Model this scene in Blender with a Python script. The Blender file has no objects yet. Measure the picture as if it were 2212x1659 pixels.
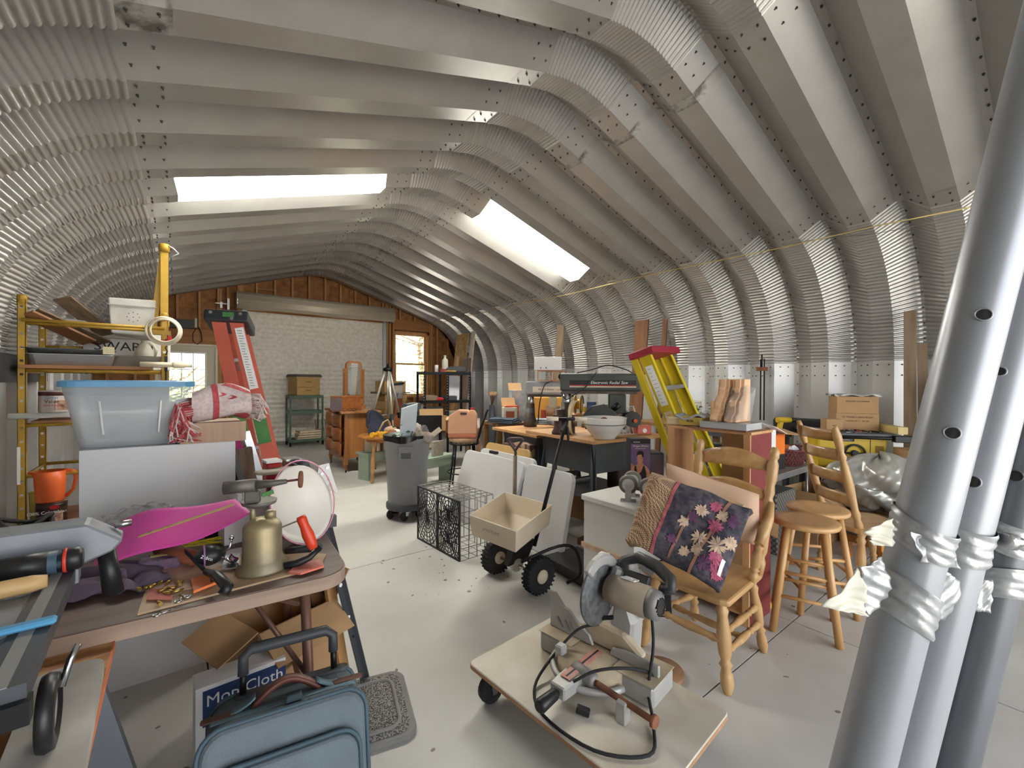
import bpy, bmesh, math, random
from mathutils import Vector, Matrix, Euler
random.seed(7)
sc = bpy.context.scene
COL = sc.collection
PI = math.pi
# ---------------------------------------------------------------- camera
FPX, YAW, PIT, ROL, EYE = 937.3, .6572, -.0058, .0053, 1.40
def ray(px, py):
    x = (px-1106)/FPX; y = (829.5-py)/FPX
    cr, sr = math.cos(ROL), math.sin(ROL); x, y = x*cr-y*sr, x*sr+y*cr
    cp, sp = math.cos(PIT), math.sin(PIT); fw = cp-sp*y; up = sp+cp*y
    s, c = math.sin(YAW), math.cos(YAW)
    return Vector((fw*s+x*c, fw*c-x*s, up))
EYEP = Vector((0, 0, EYE))
def g(px, py, z=0): v = ray(px, py); return EYEP+v*((z-EYE)/v.z)      # point on a horizontal surface
def gy(px, py, Y): v = ray(px, py); return EYEP+v*(Y/v.y)             # point on a wall across the building
def gx(px, py, X): v = ray(px, py); return EYEP+v*(X/v.x)             # point on a wall along the building
def gd(px, py, d): return EYEP+ray(px, py)*d                          # point at a known forward distance
def fdep(x, y): return x*math.sin(YAW)+y*math.cos(YAW)
cam = bpy.data.cameras.new('camera'); camo = bpy.data.objects.new('camera', cam); COL.objects.link(camo)
cam.sensor_width = 36; cam.lens = FPX/2212*36; cam.clip_start = .05; cam.clip_end = 300
_f = ray(1106, 829.5); _r = (ray(1107, 829.5)-_f).normalized(); _u = (ray(1106, 828.5)-_f).normalized()
camo.matrix_world = Matrix(((_r.x, _u.x, -_f.x, 0), (_r.y, _u.y, -_f.y, 0), (_r.z, _u.z, -_f.z, EYE), (0, 0, 0, 1)))
sc.camera = camo
# ---------------------------------------------------------------- world: overcast daylight
w = bpy.data.worlds.new('sky'); sc.world = w; w.use_nodes = True
bg = w.node_tree.nodes['Background']; bg.inputs[0].default_value = (.93, .965, 1, 1); bg.inputs[1].default_value = .80
sun = bpy.data.lights.new('sun', 'SUN'); sun.energy = 17.0; sun.angle = .3; sun.color = (1, .99, .985)
suno = bpy.data.objects.new('sun', sun); COL.objects.link(suno); suno.rotation_euler = (math.radians(-24), math.radians(14), 0)   # high sun behind the roof ridge, it only reaches indoors through the skylights
sc.view_settings.view_transform = 'Standard'; sc.view_settings.look = 'None'; sc.view_settings.gamma = 1
sc.view_settings.use_curve_mapping = False
sc.view_settings.exposure = 2.85
sc.cycles.use_denoising = True
sc.cycles.max_bounces = 9; sc.cycles.diffuse_bounces = 6; sc.cycles.glossy_bounces = 3; sc.cycles.transmission_bounces = 5; sc.cycles.transparent_max_bounces = 7; sc.cycles.adaptive_threshold = .02
sc.cycles.caustics_reflective = False; sc.cycles.caustics_refractive = False
def portal(name, loc, rot, sx, sy):
    L = bpy.data.lights.new(name, 'AREA'); L.shape = 'RECTANGLE'; L.size = sx; L.size_y = sy; L.cycles.is_portal = True
    o = bpy.data.objects.new(name, L); COL.objects.link(o); o.location = loc; o.rotation_euler = rot
# ---------------------------------------------------------------- helpers
def lin(c):
    r = []
    for v in c:
        v /= 255.; r.append(v/12.92 if v <= .04045 else ((v+.055)/1.055)**2.4)
    return r
MATS = {}
def mat(n, col=(128, 128, 128), rough=.55, metal=0, var=.10, scale=5, bump=0, bscale=60, stretch=None, col2=None, kind='noise', trans=0, ior=1.45, alpha=1, translucent=0, emit=0, coat=0, detail=4, lo=.35, hi=.65, scale2=None):
    if n in MATS: return MATS[n]
    m = bpy.data.materials.new(n); m.use_nodes = True; nt = m.node_tree; N = nt.nodes; Lk = nt.links
    b = N['Principled BSDF']; c = lin(col)
    b.inputs['Roughness'].default_value = rough; b.inputs['Metallic'].default_value = metal
    b.inputs['Transmission Weight'].default_value = trans; b.inputs['IOR'].default_value = ior; b.inputs['Alpha'].default_value = alpha
    b.inputs['Coat Weight'].default_value = coat
    if emit: b.inputs['Emission Color'].default_value = (*c, 1); b.inputs['Emission Strength'].default_value = emit
    tc = N.new('ShaderNodeTexCoord'); mp = N.new('ShaderNodeMapping'); Lk.new(tc.outputs['Object'], mp.inputs[0])
    if stretch: mp.inputs['Scale'].default_value = stretch
    if col2 is None: ca = [x*(1-var) for x in c]; cb = [min(1, x*(1+var)) for x in c]
    else: ca = c; cb = lin(col2)
    if kind == 'checker':
        t = N.new('ShaderNodeTexChecker'); t.inputs['Scale'].default_value = scale; fac = t.outputs['Fac']
    elif kind == 'wave':
        t = N.new('ShaderNodeTexWave'); t.inputs['Scale'].default_value = scale; t.inputs['Distortion'].default_value = 6; t.inputs['Detail'].default_value = 3; t.inputs['Detail Scale'].default_value = 1.2; fac = t.outputs['Fac']
    elif kind == 'stripe':
        t = N.new('ShaderNodeTexWave'); t.inputs['Scale'].default_value = scale; fac = t.outputs['Fac']
    elif kind == 'voro':
        t = N.new('ShaderNodeTexVoronoi'); t.inputs['Scale'].default_value = scale; fac = t.outputs['Distance']
        if 'Color' in t.outputs: fac = t.outputs['Color']
    else:
        t = N.new('ShaderNodeTexNoise'); t.inputs['Scale'].default_value = scale; t.inputs['Detail'].default_value = detail; fac = t.outputs['Fac']
    Lk.new(mp.outputs[0], t.inputs['Vector'])
    rp = N.new('ShaderNodeValToRGB'); rp.color_ramp.elements[0].position = lo; rp.color_ramp.elements[1].position = hi
    rp.color_ramp.elements[0].color = (*ca, 1); rp.color_ramp.elements[1].color = (*cb, 1)
    Lk.new(fac, rp.inputs[0]); Lk.new(rp.outputs[0], b.inputs['Base Color'])
    if bump:
        bn = N.new('ShaderNodeTexNoise'); bn.inputs['Scale'].default_value = bscale; Lk.new(tc.outputs['Object'], bn.inputs['Vector'])
        bp = N.new('ShaderNodeBump'); bp.inputs['Strength'].default_value = bump; bp.inputs['Distance'].default_value = .01
        Lk.new(bn.outputs['Fac'], bp.inputs['Height']); Lk.new(bp.outputs[0], b.inputs['Normal'])
    if translucent:
        tl = N.new('ShaderNodeBsdfTranslucent'); Lk.new(rp.outputs[0], tl.inputs[0]); mx = N.new('ShaderNodeMixShader'); mx.inputs[0].default_value = translucent
        Lk.new(b.outputs[0], mx.inputs[1]); Lk.new(tl.outputs[0], mx.inputs[2]); Lk.new(mx.outputs[0], N['Material Output'].inputs[0])
    MATS[n] = m; return m
def wood(n, col, col2, rough=.5, axis='x', s=3.0, coat=0):
    st = {'x': (.35, 5, 5), 'y': (5, .35, 5), 'z': (5, 5, .35)}[axis]
    return mat(n, col, rough, col2=col2, stretch=st, scale=s, detail=6, lo=.3, hi=.7, bump=.05, bscale=90, coat=coat)

class MB:
    def __init__(s): s.v = []; s.f = []; s.s = []; s.M = Matrix()
    def at(s, loc=(0, 0, 0), rot=(0, 0, 0)): s.M = Matrix.Translation(loc) @ Euler(rot).to_matrix().to_4x4(); return s
    def add(s, vs, fs, sm=False):
        n = len(s.v); M = s.M; s.v += [M @ Vector(p) for p in vs]; s.f += [tuple(i+n for i in f) for f in fs]; s.s += [sm]*len(fs); return s
    def bx(s, x0, x1, y0, y1, z0, z1):
        return s.add([(x0, y0, z0), (x1, y0, z0), (x1, y1, z0), (x0, y1, z0), (x0, y0, z1), (x1, y0, z1), (x1, y1, z1), (x0, y1, z1)],
                     [(0, 3, 2, 1), (4, 5, 6, 7), (0, 1, 5, 4), (1, 2, 6, 5), (2, 3, 7, 6), (3, 0, 4, 7)])
    def box(s, c, d, r=(0, 0, 0)):
        R = Matrix.Translation(c) @ Euler(r).to_matrix().to_4x4(); x, y, z = d[0]/2, d[1]/2, d[2]/2
        P = [R @ Vector(p) for p in [(-x, -y, -z), (x, -y, -z), (x, y, -z), (-x, y, -z), (-x, -y, z), (x, -y, z), (x, y, z), (-x, y, z)]]
        return s.add(P, [(0, 3, 2, 1), (4, 5, 6, 7), (0, 1, 5, 4), (1, 2, 6, 5), (2, 3, 7, 6), (3, 0, 4, 7)])
    def bar(s, p0, p1, wd, th, up=(0, 0, 1)):          # rectangular bar between two points
        a = Vector(p0); b = Vector(p1); d = (b-a).normalized(); u = Vector(up); x = d.cross(u)
        if x.length < 1e-4: x = d.cross(Vector((1, 0, 0)))
        x.normalize(); y = x.cross(d).normalized(); x *= wd/2; y *= th/2
        P = [a-x-y, a+x-y, a+x+y, a-x+y, b-x-y, b+x-y, b+x+y, b-x+y]
        return s.add(P, [(0, 3, 2, 1), (4, 5, 6, 7), (0, 1, 5, 4), (1, 2, 6, 5), (2, 3, 7, 6), (3, 0, 4, 7)])
    def tube(s, pts, r, n=8, closed=False, cap=True):
        pts = [Vector(p) for p in pts]; k = len(pts); rs = r if isinstance(r, (list, tuple)) else [r]*k
        V = []; prev = None
        for i, p in enumerate(pts):
            a = pts[(i-1) % k] if (closed or i > 0) else p; b = pts[(i+1) % k] if (closed or i < k-1) else p
            d = (b-a).normalized() if (b-a).length > 1e-9 else Vector((0, 0, 1))
            if prev is None:
                u = d.cross(Vector((0, 0, 1)));
                if u.length < .05: u = d.cross(Vector((1, 0, 0)))
            else: u = prev-d*prev.dot(d)
            u.normalize(); prev = u; q = d.cross(u)
            for j in range(n):
                t = 2*PI*j/n; V.append(p+(u*math.cos(t)+q*math.sin(t))*rs[i])
        F = []
        for i in range(k if closed else k-1):
            for j in range(n):
                F.append((i*n+j, i*n+(j+1) % n, ((i+1) % k)*n+(j+1) % n, ((i+1) % k)*n+j))
        s.add(V, F, True)
        if cap and not closed: s.f += [tuple(len(s.v)-len(V)+j for j in range(n)), tuple(len(s.v)-n+j for j in range(n))]; s.s += [False, False]
        return s
    def cyl(s, p0, p1, r0, r1=None, n=14): return s.tube([p0, p1], [r0, r0 if r1 is None else r1], n)
    def lathe(s, prof, n=20, c=(0, 0, 0), ax='z', sx=1, sy=1):
        V = []; F = []; c = Vector(c)
        for r, z in prof:
            for j in range(n):
                t = 2*PI*j/n; a, b = r*math.cos(t)*sx, r*math.sin(t)*sy
                V.append(c+Vector({'z': (a, b, z), 'x': (z, a, b), 'y': (a, z, b)}[ax]))
        m = len(prof)
        for i in range(m-1):
            for j in range(n): F.append((i*n+j, i*n+(j+1) % n, (i+1)*n+(j+1) % n, (i+1)*n+j))
        s.add(V, F, True); base = len(s.v)-len(V)
        if prof[0][0] > 1e-5: s.f.append(tuple(base+j for j in range(n))); s.s.append(False)
        if prof[-1][0] > 1e-5: s.f.append(tuple(base+(m-1)*n+j for j in range(n))); s.s.append(False)
        return s
    def turn(s, p0, p1, prof, n=10):                  # lathe profile [(t, r)] along a line
        a = Vector(p0); b = Vector(p1); return s.tube([a+(b-a)*t for t, r in prof], [r for t, r in prof], n)
    def prism(s, poly, h0, h1, ax='z'):
        k = len(poly)
        def q(p, h): return {'z': (p[0], p[1], h), 'x': (h, p[0], p[1]), 'y': (p[0], h, p[1])}[ax]
        return s.add([q(p, h0) for p in poly]+[q(p, h1) for p in poly], [tuple(range(k)), tuple(range(k, 2*k))]+[(i, (i+1) % k, k+(i+1) % k, k+i) for i in range(k)])
    def surf(s, fn, nu, nv, th=0, sm=True, cu=False):
        V = [Vector(fn(i/nu, j/nv)) for i in range(nu+1) for j in range(nv+1)]; w = nv+1
        F = [(i*w+j, (i+1)*w+j, (i+1)*w+j+1, i*w+j+1) for i in range(nu) for j in range(nv)]
        if th:
            nrm = [Vector() for _ in V]
            for f in F:
                nn = (V[f[2]]-V[f[0]]).cross(V[f[3]]-V[f[1]])
                for i in f: nrm[i] += nn
            k = len(V); B = [v-(n_.normalized() if n_.length > 1e-12 else Vector((0, 0, 1)))*th for v, n_ in zip(V, nrm)]
            F2 = [tuple(k+i for i in reversed(f)) for f in F]; E = []
            ring = [i*w for i in range(nu+1)]+[nu*w+j for j in range(1, w)]+[i*w+nv for i in range(nu-1, -1, -1)]+[j for j in range(nv-1, 0, -1)]
            for a, b in zip(ring, ring[1:]+ring[:1]): E.append((a, b, k+b, k+a))
            return s.add(V+B, F+F2+E, sm)
        return s.add(V, F, sm)
    def ell(s, c, r, n=12, m=8):
        rx, ry, rz = (r, r, r) if not isinstance(r, (tuple, list)) else r
        V = []; c = Vector(c)
        for i in range(m+1):
            t = -PI/2+PI*i/m
            for j in range(n): p = 2*PI*j/n; V.append(c+Vector((rx*math.cos(t)*math.cos(p), ry*math.cos(t)*math.sin(p), rz*math.sin(t))))
        return s.add(V, [(i*n+j, i*n+(j+1) % n, (i+1)*n+(j+1) % n, (i+1)*n+j) for i in range(m) for j in range(n)], True)

def mesh(name, mb, bev=0, seg=1, weld=True):
    me = bpy.data.meshes.new(name); me.from_pydata([tuple(v) for v in mb.v], [], mb.f)
    me.polygons.foreach_set('use_smooth', mb.s)
    bm = bmesh.new(); bm.from_mesh(me)
    if weld: bmesh.ops.remove_doubles(bm, verts=bm.verts, dist=1e-5)
    bmesh.ops.recalc_face_normals(bm, faces=bm.faces)
    if bev:
        ed = [e for e in bm.edges if len(e.link_faces) == 2 and e.calc_face_angle(0) > .5]
        bmesh.ops.bevel(bm, geom=ed, offset=bev, segments=seg, affect='EDGES', profile=.5, clamp_overlap=True)
    bm.to_mesh(me); bm.free(); return me
def ob(name, mb, m, par=None, bev=0, seg=1, label=None, kind=None):
    me = mb if isinstance(mb, bpy.types.Mesh) else mesh(name, mb, bev, seg)
    if m is not None and not me.materials: me.materials.append(m)
    o = bpy.data.objects.new(name, me); COL.objects.link(o)
    if par is not None: o.parent = par
    if label: o['label'] = label
    if kind: o['kind'] = kind
    return o
def T(name, label, cat, loc=(0, 0, 0), rz=0, group=None, rot=None):
    o = bpy.data.objects.new(name, None); COL.objects.link(o); o.empty_display_size = .05
    o.location = loc; o.rotation_euler = rot if rot else (0, 0, rz); o['label'] = label; o['category'] = cat
    if group: o['group'] = group
    return o
def one(name, label, cat, mb, m, loc=(0, 0, 0), rz=0, group=None, bev=0, rot=None, seg=1):   # a thing that is one mesh
    o = ob(name, mb, m, None, bev, seg); o.location = loc; o.rotation_euler = rot if rot else (0, 0, rz)
    o['label'] = label; o['category'] = cat
    if group: o['group'] = group
    return o
def S(name):                                          # an empty of the setting
    o = bpy.data.objects.new(name, None); COL.objects.link(o); o['kind'] = 'structure'; return o
def dup(root, loc, rz, label=None):
    def cp(o, par):
        c = o.copy(); COL.objects.link(c); c.parent = par
        for ch in [k for k in o.children]: cp(ch, c)
        return c
    r = cp(root, None); r.location = loc; r.rotation_euler = (0, 0, rz)
    if label: r['label'] = label
    return r
def text(s, size, m, par, loc, rot=(PI/2, 0, 0), name='lettering', ext=.0006, align='CENTER', shear=0, sx=1):
    cu = bpy.data.curves.new('txt', 'FONT'); cu.body = s; cu.size = size; cu.extrude = ext; cu.align_x = align; cu.align_y = 'CENTER'; cu.shear = shear; cu.resolution_u = 3
    t = bpy.data.objects.new('txt', cu); COL.objects.link(t)
    dg = bpy.context.evaluated_depsgraph_get(); me = bpy.data.meshes.new_from_object(t.evaluated_get(dg)); COL.objects.unlink(t); bpy.data.objects.remove(t)
    me.materials.clear(); me.materials.append(m)
    o = bpy.data.objects.new(name, me); COL.objects.link(o); o.parent = par; o.location = loc; o.rotation_euler = rot; o.scale = (sx, 1, 1); return o
def spl(P, k=5):                                      # Catmull-Rom through the points, for cords and hoses
    P = [Vector(p) for p in P]; Q = [P[0]*2-P[1]]+P+[P[-1]*2-P[-2]]; out = []
    for i in range(1, len(Q)-2):
        a, b, c, d = Q[i-1:i+3]
        for j in range(k): t = j/k; out.append(.5*((2*b)+(c-a)*t+(2*a-5*b+4*c-d)*t*t+(3*b-a-3*c+d)*t**3))
    return out+[P[-1]]
def rrect(w, h, r, n=4, cx=0, cy=0):                  # rounded rectangle outline
    P = []
    for (x, y, a0) in ((w/2-r, h/2-r, 0), (-w/2+r, h/2-r, PI/2), (-w/2+r, -h/2+r, PI), (w/2-r, -h/2+r, 1.5*PI)):
        for i in range(n+1): a = a0+PI/2*i/n; P.append((cx+x+r*math.cos(a), cy+y+r*math.sin(a)))
    return P
# ================================================================ STRUCTURE
X0, HWD, ZR, SL, XW, PITCH = 2.554, .363, 3.724, .311, 6.29, .61
XWL = 2*X0-XW; YD = 10.63; YF = .42
AL = math.atan(SL); XEV = 2.764; ZEV = ZR-SL*(XEV-HWD); RE = (XW-X0-XEV)/(1-math.sin(AL)); ZEB = ZEV-RE*math.cos(AL)
RR = HWD/math.sin(AL)
def roofz(x):
    a = abs(x-X0)
    if a < HWD: return ZR-RR*math.cos(AL)+math.sqrt(RR*RR-a*a)
    if a < XEV: return ZR-SL*(a-HWD)
    d = a-(XW-X0-RE); return ZEB+math.sqrt(max(0, RE*RE-d*d))
steel = mat('galvanised_steel', (176, 174, 171), .36, .55, var=.05, scale=3, bump=.03, bscale=120)
steel_l = mat('galvalume_panel', (196, 196, 195), .42, .4, var=.05, scale=2.5, bump=.02, bscale=120)
scuffed = mat('scuffed_steel', (120, 118, 114), .5, .6, col2=(178, 177, 173), scale=5)
boltm = mat('bolt_zinc', (92, 90, 86), .4, .8)
CS = [(-.305, .155), (-.277, .155), (-.094, 0), (.094, 0), (.277, .155), (.305, .155)]     # cross-section of one arch sheet
CSF = []
for (a, da), (b, db) in zip(CS, CS[1:]):
    k = 1 if abs(b-a) < .05 else 3
    for i in range(k): CSF.append((a+(b-a)*i/k, da+(db-da)*i/k))
CSF.append(CS[-1])
def sheet(path, crimp=0, amp=.006, dz=0):             # path [(x, z, nx, nz, s)] with outward normals; crimped sheets get cross ridges
    mb = MB(); V = []; F = []; n = len(CSF)
    for (x, z, nx, nz, s) in path:
        for (y, d) in CSF:
            e = d+dz
            if crimp:
                ph = abs(math.sin(PI*s/crimp)); fade = 0 if abs(y) > .28 else 1
                e -= amp*ph*fade
            V.append((x+nx*e, y, z+nz*e))
    for j in range(n-1):                              # one strip per facet so the folds stay crisp
        mb.add([V[i*n+j+q] for i in range(len(path)) for q in (0, 1)], [(2*i, 2*i+2, 2*i+3, 2*i+1) for i in range(len(path)-1)], bool(crimp))
    return mb
def arcpath(cx, cz, r, a0, a1, step):
    L = abs(a1-a0)*r; k = max(2, int(L/step)); P = []
    for i in range(k+1):
        a = a0+(a1-a0)*i/k; P.append((cx+r*math.cos(a), cz+r*math.sin(a), math.cos(a), math.sin(a), L*i/k))
    return P
def linpath(x0, z0, x1, z1, k=6):
    d = Vector((x1-x0, z1-z0)).normalized(); nx, nz = -d.y, d.x
    if nz < -1e-6 : nx, nz = -nx, -nz
    L = math.hypot(x1-x0, z1-z0); return [(x0+(x1-x0)*i/k, z0+(z1-z0)*i/k, nx, nz, L*i/k) for i in range(k+1)]
m_ridge = mesh('ridge_panel', sheet(arcpath(X0, ZR-RR*math.cos(AL), RR, PI/2+AL, PI/2-AL, .0060), .036, .017), weld=False); m_ridge.materials.append(steel)
_dx = .03; roofR = linpath(X0+HWD-_dx, ZR+SL*_dx, X0+XEV+_dx, ZEV-SL*_dx); roofL = [(2*X0-x, z, -nx, nz, s) for (x, z, nx, nz, s) in roofR]
m_rR = mesh('roof_panel', sheet(roofR, dz=-.002)); m_rL = mesh('roof_panel', sheet(roofL, dz=-.002)); m_rR.materials.append(steel); m_rL.materials.append(steel)
eR = arcpath(XW-RE, ZEB, RE, PI/2-AL, 0, .0070); eL = [(2*X0-x, z, -nx, nz, s) for (x, z, nx, nz, s) in eR]
m_eR = mesh('curved_panel', sheet(eR, .042, .016), weld=False); m_eL = mesh('curved_panel', sheet(eL, .042, .016), weld=False); m_eR.materials.append(steel); m_eL.materials.append(steel)
wR = [(XW, ZEB+.03, 1, 0, 0), (XW, .0, 1, 0, 1)]; wL = [(XWL, ZEB+.03, -1, 0, 0), (XWL, .0, -1, 0, 1)]
m_wR = mesh('wall_panel', sheet(wR, dz=-.003)); m_wL = mesh('wall_panel', sheet(wL, dz=-.003)); m_wR.materials.append(steel_l); m_wL.materials.append(steel_l)
# lap plates: the wide flat overlap at the ends of each roof sheet
def lap(path): return mesh('lap_plate', sheet(path, dz=-.004))
def seg(path, t0, t1):
    a, b = path[0], path[-1]; f = lambda t: (a[0]+(b[0]-a[0])*t, a[1]+(b[1]-a[1])*t, a[2], a[3], 0); return [f(t0), f(t1)]
laps = [lap(seg(roofR, 0, .10)), lap(seg(roofR, .91, 1)), lap(seg(roofL, 0, .10)), lap(seg(roofL, .91, 1))]
for l in laps: l.materials.append(steel)
# bolts of one arch, one mesh shared by all arches
def bolts_mesh(paths):
    mb = MB()
    def bolt(x, y, z, nx, nz, ny=0):
        n = Vector((-nx, ny, -nz)).normalized(); p = Vector((x, y, z)); mb.tube([p, p+n*.007], .0085, 6); mb.tube([p+n*.007, p+n*.016], .0042, 6)
    for path, kind in paths:
        L = 0; acc = 0
        if kind == 'seam':
            for a, b in zip(path, path[1:]):
                d = math.hypot(b[0]-a[0], b[1]-a[1]); acc += d
                if acc > .15: acc = 0; bolt(b[0]+b[2]*.150, .291, b[1]+b[3]*.150, b[2], b[3])
        else:
            for (x, z, nx, nz, s) in path:
                for y in (-.05, .05): bolt(x-nx*.004, y, z-nz*.004, nx, nz)
                for y in (-.225, -.155, .155, .225):
                    d = .155*(abs(y)-.094)/.183-.004; sgn = 1 if y > 0 else -1
                    bolt(x+nx*d, y, z+nz*d, nx*.76, nz*.76, -.65*sgn)
    return mesh('bolts', mb)
def dense(path, step=.03):
    o = []
    for a, b in zip(path, path[1:]):
        k = max(1, int(math.hypot(b[0]-a[0], b[1]-a[1])/step))
        for i in range(k): t = i/k; o.append(tuple(a[q]+(b[q]-a[q])*t for q in range(5)))
    return o
def pt(path, ts):
    a, b = path[0], path[-1]; return [(a[0]+(b[0]-a[0])*t, a[1]+(b[1]-a[1])*t, a[2], a[3], 0) for t in ts]
b_roof = bolts_mesh([(dense(roofR), 'seam'), (dense(roofL), 'seam'), (pt(roofR, (.03, .075, .93, .975)), 'x'), (pt(roofL, (.03, .075, .93, .975)), 'x')])
b_wR = bolts_mesh([(dense(eR), 'seam'), (dense(wR), 'seam'), (pt(wR, (.045, .115)), 'x')]); b_wL = bolts_mesh([(dense(eL), 'seam'), (dense(wL), 'seam'), (pt(wL, (.045, .115)), 'x')])
for b in (b_roof, b_wR, b_wL): b.materials.append(boltm)
wall_left = S('wall_left'); wall_right = S('wall_right'); ceiling = S('ceiling')
skym = mat('skylight_fibreglass', (252, 249, 236), .6, var=.02, scale=20, translucent=.85)
KSKY = 8; SKYS = (8,)
def place(name, me, par, yc, kind=None):
    o = bpy.data.objects.new(name, me); COL.objects.link(o); o.parent = par; o.location = (0, yc, 0)
    if kind: o['kind'] = kind
    return o
stain_k = {2: (1, 3), 1: (1,), 4: (0,)}
for k in range(-5, 18):
    yc = .094+PITCH*k
    place('ridge_panel', m_ridge, ceiling, yc)
    if k not in SKYS: place('roof_panel', m_rR, ceiling, yc); place('roof_panel', m_rL, ceiling, yc)
    for i, l in enumerate(laps):
        o = place('lap_plate', l, ceiling, yc)
    place('curved_panel', m_eR, wall_right, yc); place('curved_panel', m_eL, wall_left, yc)
    place('wall_panel', m_wR, wall_right, yc); place('wall_panel', m_wL, wall_left, yc)
    place('bolts', b_roof, ceiling, yc, 'stuff'); place('bolts', b_wR, wall_right, yc, 'stuff'); place('bolts', b_wL, wall_left, yc, 'stuff')
for nm, path, ks in (('window_2', roofR, 8), ('window_3', roofL, 8)):
    s_ = S(nm); yk = .094+PITCH*ks
    a = ob('skylight_panel', sheet(seg(path, .13, .90), dz=0), skym, s_); a.location = (0, yk, 0)
    for t0, t1 in ((0, .13), (.90, 1)): a = ob('end_plate', sheet(seg(path, t0, t1), dz=-.001), steel, s_); a.location = (0, yk, 0)
# dark smears on a few roof sheets
smear = mat('smear_grime', (105, 101, 95), .6, .4, col2=(176, 174, 170), scale=9, detail=6, lo=.4, hi=.56)
for k, path, t0, t1 in ((4, roofL, .91, 1), (3, roofR, .115, .15), (4, roofR, .125, .155), (5, roofR, .12, .145)):
    mb = sheet(seg(path, t0, t1), dz=-.0055); a = ob('grime_patch', mb, smear, ceiling); a.location = (0, .094+PITCH*k, 0)
# floor: slabs with saw-cut joints
floor = S('floor')
conc = mat('concrete', (203, 202, 198), .5, col2=(186, 184, 179), scale=1.3, detail=8, lo=.36, hi=.66, bump=.03, bscale=25)
sub = ob('slab_bed', MB().bx(XWL-.4, XW+.4, -3.6, YD+.3, -.2, -.012), mat('joint_dirt', (105, 100, 92), .9), floor)
xs = [XWL-.4, 1.62-2.55+.0, 2.86, XW+.4]; xs = [XWL-.4, .12, 2.86, 5.6, XW+.4]; ys = [-3.6, -1.4, 1.0, 3.27, 5.75, 8.3, YD+.3]
for a, b in zip(xs, xs[1:]):
    for c, d in zip(ys, ys[1:]): ob('slab', MB().bx(a+.004, b-.004, c+.004, d-.004, -.1, 0), conc, floor)
spot = mat('floor_oil_spots', (132, 126, 118), .7); mb = MB()
for _ in range(70):
    x, y = random.choice([(random.uniform(1.1, 1.9), random.uniform(2.4, 3.3)), (random.uniform(.6, 2.6), random.uniform(1, 4)), (random.uniform(-.8, .6), random.uniform(1.5, 3.2)), (random.uniform(2.2, 3.4), random.uniform(.6, 1.6))])
    r = random.uniform(.003, .016); mb.at((x, y, 0), (0, 0, random.uniform(0, 3))); mb.lathe([(r, 0), (r*.9, .0012)], 7, sx=random.uniform(.4, 1))
mb.at(); ob('oil_spots', mb, spot, floor, kind='stuff')
# ---------------------------------------------------------------- end wall (timber framed)
osb = mat('osb_sheathing', (168, 114, 66), .7, col2=(130, 84, 48), scale=9, detail=7, lo=.35, hi=.68, bump=.08, bscale=30)
lum = wood('stud_lumber', (196, 146, 92), (168, 118, 68), .6, 'z'); lumx = wood('header_lumber', (176, 122, 70), (150, 98, 54), .6, 'x')
wall_back = S('wall_back')
RD0, RD1, RDH = 1.12, 4.12, 2.95           # roll-up door
DR0, DR1, DRH = -.29, .61, 2.07            # walk door
WN0, WN1, WNB, WNT = 4.40, 5.36, 1.02, 2.66   # window
def roofcap(x): return roofz(min(max(x, XWL+.001), XW-.001))
# sheathing boards in pieces, cut around the openings
def board(x0, x1, z0, z1, y=YD+.10):
    n = max(1, int((x1-x0)/.15)); top = [(x0+(x1-x0)*i/n) for i in range(n+1)]
    P = [(x0, z0), (x1, z0)]+[(x, min(z1, roofcap(x)+.1)) for x in reversed(top)]
    if max(p[1] for p in P) <= z0+.02: return
    ob('osb_board', MB().prism(P, y, y+.012, 'y'), osb, wall_back)
seams = [XWL-.17, DR0, DR1, RD0, 2.35, 3.3, RD1, WN0, WN1, XW+.17]
for a, b in zip(seams, seams[1:]):
    lo_ = 0
    if (a, b) == (DR0, DR1): lo_ = DRH
    if a >= RD0 and b <= RD1+.001: lo_ = RDH-.12
    if (a, b) == (WN0, WN1):
        board(a, b, 0, WNB); lo_ = WNT
    zz = lo_
    for z1 in (1.22, 2.44, 3.4, 4.2):
        if z1 > zz+.05: board(a+.002, b-.002, zz+.002, z1-.002); zz = z1
for x0, x1, z0, z1 in ((XWL-.2, DR0, -.1, 4), (DR0, DR1, DRH, 4), (DR1, WN0, -.1, 4), (WN0, WN1, -.1, WNB), (WN0, WN1, WNT, 4), (WN1, XW+.2, -.1, 4)): ob('siding', MB().bx(x0, x1, YD+.115, YD+.13, z0, z1), osb, wall_back)
def stud(x, z0=0, z1=9, w_=.038, dp=.1):
    zt = min(z1, roofcap(x)+.02)
    if zt-z0 > .08: ob('stud', MB().bx(x-w_/2, x+w_/2, YD, YD+dp, z0, zt), lum, wall_back)
for x in (-1.0, -.62, DR0-.06, DR0-.10): stud(x)
for x in (.0, .35): stud(x, DRH+.34)
for x in (DR1+.05, DR1+.09, .82, RD0-.11, RD0-.07, RD0-.03): stud(x)
for i in range(9): stud(1.34+i*.345, RDH+.16)
for x in (RD1+.05, RD1+.10, RD1+.16, WN0-.03): stud(x)
for x in (WN1+.04, WN1+.09, 5.62, 5.95): stud(x)
for x in (4.55, 4.95, 5.2): stud(x, WNT+.32); stud(x, .1, WNB-.05)
for (x0, x1, z0, z1) in ((DR0-.1, DR1+.1, DRH+.04, DRH+.33), (RD0, RD1, RDH-.10, RDH+.15), (WN0-.05, WN1+.02, WNT+.05, WNT+.32)):
    ob('header', MB().bx(x0, x1, YD+.005, YD+.09, z0, z1), lumx, wall_back)
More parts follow.
